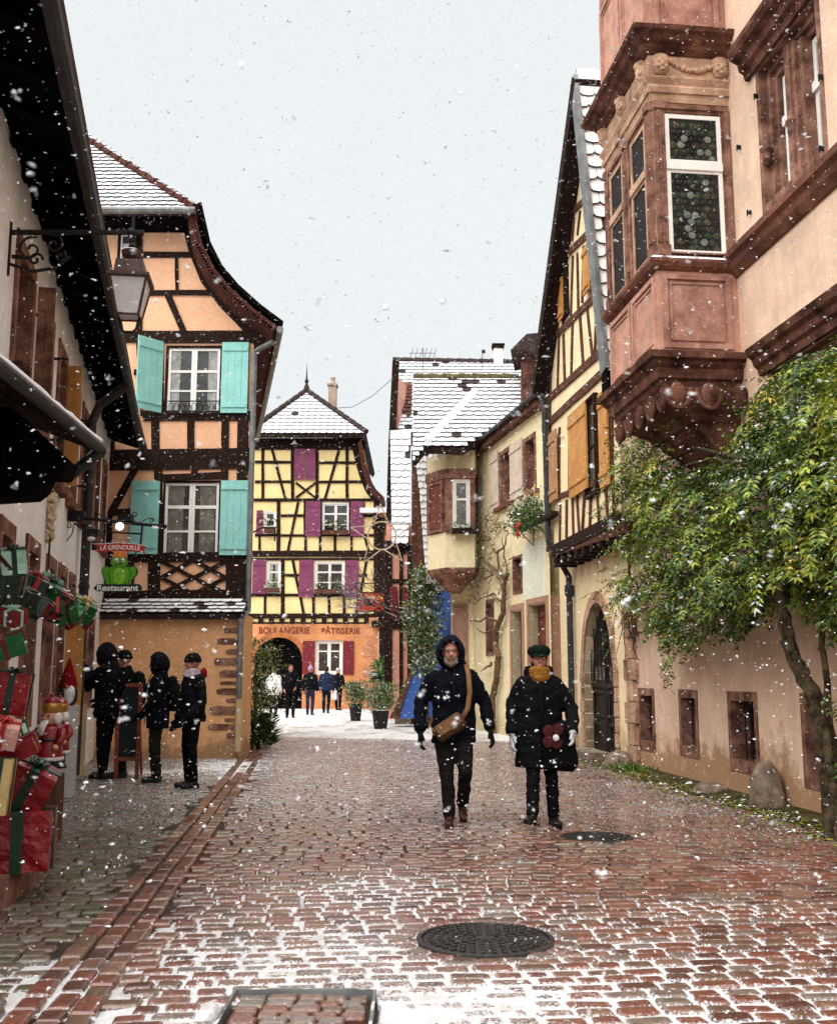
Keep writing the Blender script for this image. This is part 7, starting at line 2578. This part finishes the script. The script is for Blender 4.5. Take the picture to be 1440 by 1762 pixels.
# shrub at the corner of the peach house
b = G(434, 1292)
t = thing('corner_shrub', 'tall straggly green shrub with snow at the foot of the peach house corner', 'shrub', V((b.x, b.y + .4, 0)))
m = MB()
bs = V((b.x + .02, b.y + .35, 0))
for k in range(7):
    tp = bs + V((random.uniform(-.22, .30), random.uniform(-.2, .2), random.uniform(1.3, 2.0)))
    m.tube([bs + V((random.uniform(-.08, .08), 0, 0)), bs.lerp(tp, .5) + rnd3() * .05, tp], [.02, .015, .006], 6)
m.build('stems', TRUNK, t)
m = MB()
for k in range(150):
    c_ = bs + V((random.gauss(.06, .17), random.gauss(0, .16), random.uniform(.5, 2.05)))
    bush(m, c_, (.12, .12, .11), 15, .075, [0, 1, 1, 2, 2, 3, 5], .3)
for k in range(520):
    a = random.uniform(0, 6.28)
    p = bs + V((random.uniform(-.05, .32), random.uniform(-.15, .1), random.uniform(.05, .6)))
    d = V((math.cos(a), math.sin(a), .7)).normalized()
    leaf(m, p, d, V((0, 0, 1)), random.uniform(.14, .28), .035, random.choice([0, 0, 0, 1]))
m.build('foliage', LEAVES, t)
# climbing evergreen in the lane
t = thing('ivy_column', 'snow dusted evergreen climber hanging down a post in the lane', 'climbing plant', at(728, 1160, 28.2))
m = MB()
m.tube([V((at(735, 1240, 28.4).x, 28.4, 0)), at(733, 1000, 28.4)], .05, 7)
m.build('stem', TRUNK, t)
m = MB()
for k in range(260):
    y_ = random.uniform(985, 1160)
    hw = 26 - abs(y_ - 1060) * .14
    c_ = at(729 + random.uniform(-hw, hw), y_, 28.2 + random.uniform(-.3, .2))
    bush(m, c_, (.22, .2, .2), 16, .13, [0, 0, 1, 1, 2, 5], .1)
m.build('foliage', LEAVES, t)
# planters on the square
def planter(label, px, py, w_, h_, fol, group=None):
    p = G(px, py)
    p.y += w_ / 2
    t = thing('planter', label, 'planter', V((p.x, p.y, 0)), group)
    m = MB()
    m.lathe((p.x, p.y, 0), [(w_ * .36, 0), (w_ * .5, h_), (w_ * .52, h_ + .02), (w_ * .47, h_ + .02), (w_ * .44, h_ - .06)], 20)
    m.build('pot', MT('anthracite_pot', (.010, .011, .013), .6, .3, 6, spec=.3, snow=.2), t)
    m = MB()
    fol(m, V((p.x, p.y, h_)))
    m.build('foliage', LEAVES, t)
planter('dark planter with a rounded dense shrub, the one nearer the bakery', 611, 1242, .42, .52, lambda m, c: [bush(m, c + V((random.gauss(0, .16), random.gauss(0, .12), random.uniform(.05, .62))), (.16, .16, .15), 26, .09, [0, 0, 1, 1, 2, 5], .3) for k in range(80)])
planter('larger dark planter with loose grassy shrub beside the sloping blue wall', 654, 1256, .46, .46, lambda m, c: [bush(m, c + V((random.gauss(0, .18), random.gauss(0, .14), random.uniform(.0, .6))), (.2, .2, .2), 20, .12, [0, 1, 1, 2, 5], .6, .24) for k in range(80)])
p = G(676, 1222)
t = thing('yucca', 'spiky yucca with snow on its blades behind the larger dark planter', 'plant', V((p.x, p.y, 0)))
m = MB()
for k in range(16):
    c_ = V((p.x + random.uniform(-.7, .8), p.y + random.uniform(-.3, .3), random.uniform(.9, 1.9)))
    for i in range(34):
        d = rnd3()
        d.z = abs(d.z) * 1.1 - .35
        leaf(m, c_, d.normalized(), V((0, 0, 1)), random.uniform(.38, .62), .045, random.choice([0, 0, 1, 1, 5]))
m.build('blades', LEAVES, t)
m = MB()
m.tube([V((p.x, p.y, 0)), V((p.x + .05, p.y, 1.0))], .07, 7)
m.build('stem', TRUNK, t)
p = G(632, 1213)
t = thing('christmas_tree', 'small decorated conifer standing against the orange bakery wall', 'tree', V((p.x, p.y, 0)))
m = MB()
m.tube([V((p.x, p.y, 0)), V((p.x, p.y, 1.7))], [.05, .01], 6)
m.build('trunk', TRUNK, t)
m = MB()
for k in range(1500):
    z = random.uniform(.15, 1.8)
    r_ = (1.85 - z) * .36 * random.uniform(.5, 1.05)
    a = random.uniform(0, 6.28)
    leaf(m, V((p.x + r_ * math.cos(a), p.y + r_ * math.sin(a), z)), V((math.cos(a), math.sin(a), -.35)).normalized(), V((0, 0, 1)), .16, .05, random.choice([0, 0, 0, 1, 5]))
m.build('crown', LEAVES, t)
for k in range(12):
    z = random.uniform(.3, 1.5)
    r_ = (1.85 - z) * .36
    a = random.uniform(3.3, 6.1)
    m = MB()
    m.ball(V((p.x + r_ * math.cos(a), p.y + r_ * math.sin(a), z)), .045, 8, 6)
    m.build('bauble', WHITECLOTH if k % 3 else REDF, t, smooth=True)
p = G(625, 1207)
# flower boxes
for r, fb in YBOX:
    m = MB()
    for k in range(int((r[1] - r[0]) * 14)):
        bush(m, FY.p(random.uniform(r[0], r[1]), r[2] + random.uniform(.15, .55), .22), (.14, .12, .16), 9, .14, [0, 0, 1, 1, 5], .4)
    m.build('foliage', LEAVES, fb)
m = MB()
for k in range(26):
    bush(m, FO.p(random.uniform(.12, wO), ZO(893) + random.uniform(0, .12), .18), (.1, .1, .09), 10, .07, [0, 1, 1, 5], .4)
m.build('foliage', LEAVES, CRMBOX)
t = thing('window_box', 'overflowing green window box with red bow and snow on the cream house', 'window box', FC.p(*FC.uz(*c6(710, 830), .3), .3))
r = FC.prect(*c6(655, 800), *c6(770, 870), .3)
m = MB()
FC.box(m, r[0] + .1, r[1] - .1, r[2], r[2] + .14, .14, .34)
m.build('box', IRON, t)
m = MB()
for k in range(150):
    bush(m, FC.p(random.uniform(r[0] - .02, r[1] + .02), r[2] + random.uniform(-.12, .45), random.uniform(.16, .46)), (.12, .12, .12), 14, .085, [0, 0, 0, 1, 1], .0)
for k in range(24):
    bush(m, FC.p(random.uniform(r[0], r[1]), r[2] + random.uniform(.4, .7), random.uniform(.2, .4)), (.10, .1, .1), 6, .09, [5, 5, 4], .4)
m.build('foliage', LEAVES, t)
m = MB()
u_, z_ = FC.uz(*c6(675, 880), .45)
for dx, dz in ((-.14, .1), (.14, .1), (-.08, -.2), (.1, -.18)):
    m.tube([FC.p(u_, z_, .45), FC.p(u_ + dx * .6, z_ + dz * .6, .5), FC.p(u_ + dx, z_ + dz, .45)], [(.02, .01), (.07, .012), (.05, .01)], 8, side=FC.u)
m.build('bow', MT('red_bow', (.5, .025, .02), .6, .1), t, smooth=True)
for q in (685, 760):
    u_ = FC.upx(c6(q, 0)[0], .3, 910)
    m = MB()
    m.tube([FC.p(u_, r[2], .02), FC.p(u_, r[2] - .35, .03), FC.p(u_, r[2] - .1, .3)], .014, 5)
    m.build('bracket', IRON, t)
# second dark window box by the gable house shutter
t = thing('window_box', 'dark empty window ledge box under the faded brown shutter', 'window box', FH.p(*FH.uz(*c8(140, 650), .2), .2))
r = FH.prect(*c8(122, 648), *c8(152, 664), .1)
m = MB()
FH.box(m, r[0], r[1], r[2], r[3], .04, .18)
m.build('box', TIMBER, t)
m = MB()
for k in range(10):
    bush(m, FH.p(random.uniform(r[0], r[1]), r[3] + .02, .12), (.07, .06, .06), 8, .05, [0, 0, 1], .4)
m.build('foliage', LEAVES, t)
# bare climbing vine on the cream house
def onc(x, y, d=.12):
    u, z = FC.uz(*c6(x, y), d)
    return FC.p(u, z, d)
t = thing('bare_vine', 'bare gnarled climbing vine on the pale yellow house', 'climbing plant', FC.p(FC.upx(c6(556, 0)[0], .15, 1240), 0, .15))
tv = [(556, 1760), (552, 1660), (575, 1560), (580, 1470), (566, 1400), (575, 1330), (602, 1270), (606, 1180), (600, 1120), (585, 1080)]
m = MB()
pts = [onc(*q) for q in tv]
pts[0].z = -.02
fp = wob(fine(pts), .014)
m.tube(fp, [.085 - .03 * i / len(fp) for i in range(len(fp))], 8)
m.build('trunk', VINEBARK, t)
m = MB()
def twig(path, r0):
    f_ = wob(fine([onc(*q) for q in path], 3), .03)
    m.tube(f_, [r0 * (1 - .75 * i / len(f_)) for i in range(len(f_))], 6)
for pth in (((600, 1130), (560, 1090), (520, 1110), (470, 1130)), ((590, 1090), (575, 1000), (545, 930), (520, 870), (535, 830)), ((604, 1180), (620, 1080), (606, 1000), (600, 920)), ((585, 1080), (530, 1040), (490, 1000), (470, 960), (500, 910)),
            ((575, 1310), (530, 1290), (480, 1310), (445, 1300)), ((575, 1340), (520, 1360), (480, 1340)), ((570, 1000), (610, 960), (625, 900)), ((545, 930), (500, 930), (460, 960)), ((560, 1090), (520, 1060), (480, 1060), (450, 1100)), ((552, 1500), (520, 1520), (500, 1535)), ((602, 1230), (560, 1180), (520, 1190), (470, 1230)), ((604, 1140), (625, 1090), (622, 1060))):
    twig(pth, .034)
for k in range(60):
    x, y = random.uniform(455, 625), random.uniform(840, 1220)
    twig(((x, y), (x + random.uniform(-30, 30), y - random.uniform(0, 40)), (x + random.uniform(-50, 50), y + random.uniform(-70, 20))), .014)
m.build('twigs', VINEBARK, t)
# snowy bare tree in the lane
t = thing('bare_tree', 'bare snow-lined tree reaching over the lane in front of the tall house', 'tree', V((at(716, 1240, 30).x, 30, 0)))
m = MB()
root_ = V((at(716, 1240, 30).x, 30, 0))
cr0 = at(712, 1050, 30)
m.tube([root_, root_.lerp(cr0, .5) + V((.08, 0, 0)), cr0], [.08, .06, .045], 7)
m.build('trunk', TWIG, t)
m = MB()
def grow_(p, d, ln, r_, lev):
    q = p + d * ln * .5 + rnd3() * ln * .08
    e = p + d * ln
    m.tube([p, q, e], [r_, r_ * .8, r_ * .6], 5)
    if lev:
        for k in range(random.choice((2, 3, 3))):
            nd = (d + rnd3() * .75 + V((-.12, 0, .05))).normalized()
            grow_(p.lerp(e, random.uniform(.45, 1)), nd, ln * random.uniform(.6, .8), r_ * .6, lev - 1)
for k in range(7):
    d = V((random.uniform(-1, .4), random.uniform(-.5, .5), random.uniform(.1, 1))).normalized()
    grow_(root_.lerp(cr0, random.uniform(.7, 1)), d, random.uniform(.9, 1.4), .028, 4)
m.build('branches', TWIG, t)
# wooden star decoration
FX = FR((0, 25), (1, 0))
t = thing('star_decoration', 'pale wooden star on a ring hung across the lane by the tall house', 'decoration', FX.p(*FX.uz(657, 922)))
STARW = MT('pale_peeled_wood', (.55, .44, .33), .8, .2, 9, .2, 40, snow=.4)
uc_, zc_ = FX.uz(657, 922)
m = MB()
rr = .34
m.tube([FX.p(uc_ + rr * math.cos(a), zc_ + rr * math.sin(a)) for a in [2 * math.pi * i / 24 for i in range(25)]], .020, 7)
m.build('ring', STARW, t)
for k in range(5):
    a = math.pi / 2 + k * 2 * math.pi / 5 + .05
    tip = FX.p(uc_ + .78 * math.cos(a), zc_ + .78 * math.sin(a))
    for sg in (-1, 1):
        b_ = a + sg * .55
        m = MB()
        m.tube([FX.p(uc_ + rr * math.cos(b_), zc_ + rr * math.sin(b_), .03), tip], .014, 6)
        m.build('star_rod', STARW, t)
m = MB()
m.tube([FX.p(*FX.uz(657, 875)), at(700, 800, 25.3), at(735, 780, 26.6)], .006, 4)
m.build('hanging_wire', IRON, t)
t = MB()
A_, B_ = at(576, 702, 47), at(674, 652, 38)
t.tube([A_, A_.lerp(B_, .35) + V((0, 0, -.35)), A_.lerp(B_, .7) + V((0, 0, -.3)), B_], .014, 4)
o = t.build('overhead_wire', IRON, None, A_)
tag(o, 'thin overhead wire from the bakery chimney to the tall house roof', 'wire')

# ------------------------------------------------------------------ stones and leaf litter along the rose wall
def rock(label, px, py, r, d, name='guard_stone'):
    u, z = FRR.uz(px, py, d)
    g_ = G(px, py)
    bm_ = bmesh.new()
    bmesh.ops.create_icosphere(bm_, subdivisions=3, radius=1)
    p = FRR.p(u, 0, d)
    for v in bm_.verts:
        n_ = v.co.normalized()
        v.co = V((n_.x * r[0], n_.y * r[1], max(-.1, n_.z) * r[2])) * (1 + .22 * noise.noise(n_ * 1.6 + p) + .07 * noise.noise(n_ * 6 + p))
    me = bpy.data.meshes.new(name)
    bm_.to_mesh(me); bm_.free()
    me.materials.append(STONE)
    me.polygons.foreach_set('use_smooth', [True] * len(me.polygons))
    o = place(name, me, None, p)
    tag(o, label, 'stone')
rock('tall rounded guard stone leaning on the rose wall between the cellar windows', 1322, 1395, (.20, .22, .50), .17)
rock('low dark stone at the foot of the rose wall under the second cellar window', 1222, 1365, (.22, .25, .13), .2)
rock('squat stone block beside the arched door step', 1066, 1304, (.24, .26, .24), .22)
m = MB()
n_ = 0
for k in range(5200):
    y = random.uniform(8.3, 18.5)
    d = abs(random.gauss(0, .40)) + .03
    c_ = noise.noise(V((y * 1.1, d * 1.5, 4)))
    if random.random() > .55 + c_ or d > 1.9:
        continue
    p = FRR.p(uY(y), .004 + random.uniform(0, .02) * (1 if d < .6 else .3), d)
    a = random.uniform(0, 6.28)
    leaf(m, p, V((math.cos(a), math.sin(a), random.uniform(-.1, .35))).normalized(), (V((0, 0, 1)) + rnd3() * .3).normalized(), random.uniform(.035, .085), random.uniform(.02, .04), random.choices((0, 1, 2, 3, 4), (3, 2, 4, 4, 3))[0])
o = m.build('leaf_litter', [TWIG, LEAVES[1], LEAVES[2], LEAVES[3], MT('fallen_yellow_leaf', (.36, .22, .035), .7, .4, 9)], None, FRR.p(uY(12), 0, .4))
tag(o, 'yellow and brown fallen leaves along the foot of the rose wall', 'leaf litter', kind='stuff')
m = MB()
def strip(y0, y1, w0, w1, z):
    k = int((y1 - y0) / .12)
    L0, L1 = [], []
    for i in range(k + 1):
        y = y0 + (y1 - y0) * i / k
        L0.append(FRR.p(uY(y), z + .05, -.02))
        L1.append(FRR.p(uY(y), z, w0 + (w1 - w0) * i / k + .16 * noise.noise(V((y * 1.4, 0, 3)))))
    m.add(L0 + L1, [(i, i + 1, k + 2 + i, k + 1 + i) for i in range(k)])
strip(8.0, 19.0, .42, .55, .002)
tag(m.build('earth_verge', MT('damp_earth', (.055, .036, .018), .9, .5, 8, .9, 40, col2=(.10, .085, .03), spec=.15), None), kind='structure')
t = thing('grass_tuft', 'small green weed tuft by the corner of the rose wall', 'weeds', FRR.p(uY(15.9), 0, .25))
m = MB()
for k in range(190):
    p = FRR.p(uY(15.9 + random.gauss(0, .25)), 0, .25 + random.gauss(0, .12))
    leaf(m, p, (rnd3(.3) + V((0, 0, .8))).normalized(), rnd3(), random.uniform(.08, .2), .03, random.choice([0, 1, 1, 2]))
m.build('leaves', LEAVES, t)

# ------------------------------------------------------------------ falling snow
FL_SNOW = MT('snow_flake', (.86, .87, .90), .8, .04, 5, spec=.1)
m = MB()
def flake(p, s):
    e = [V((0, 0, 1)), V((1, 0, 0)), V((0, 1, 0)), V((-1, 0, 0)), V((0, -1, 0)), V((0, 0, -1))]
    M = rnd3().to_track_quat('Z', 'Y').to_matrix()
    sx, sy, sz = s * random.uniform(.6, 1.9), s * random.uniform(.35, .8), s * random.uniform(.2, .6)
    vs = [p + M @ V((v.x * sx, v.y * sy, v.z * sz)) * random.uniform(.7, 1.3) for v in e]
    m.add(vs, [(0, 1, 2), (0, 2, 3), (0, 3, 4), (0, 4, 1), (5, 2, 1), (5, 3, 2), (5, 4, 3), (5, 1, 4)])
n_ = 0
while n_ < 38000:
    y = 1.1 + 25 * random.random() ** .75
    x = random.uniform(-.52, .52) * (y + 2)
    z = random.uniform(.03, 1.4 + .85 * (y + 1))
    if x < WALL_L(y) + .1 or x > WALL_R(y) - .05:
        continue
    p = V((x, y, z))
    s = random.choice((.003, .0035, .004, .0045, .005, .006, .008)) * (.55 + .052 * y)
    flake(p, s)
    for q_ in range(random.choice((0, 0, 1, 2)) if y < 7 else 0):
        flake(p + rnd3() * s * 1.2, s * .8)
    n_ += 1
for k in range(90):                      # a few big flakes close by
    y = random.uniform(1.2, 3.2)
    p = V((random.uniform(-.42, .42) * y, y, CAMH + random.uniform(-.30, .62) * y))
    s = random.uniform(.0035, .0065)
    for q in range(4):
        flake(p + rnd3() * s, s * random.uniform(.5, .9))
o = m.build('falling_snow', FL_SNOW, None, V((0, 10, 4)))
tag(o, 'white snowflakes falling through the air of the whole street', 'snow', kind='stuff')
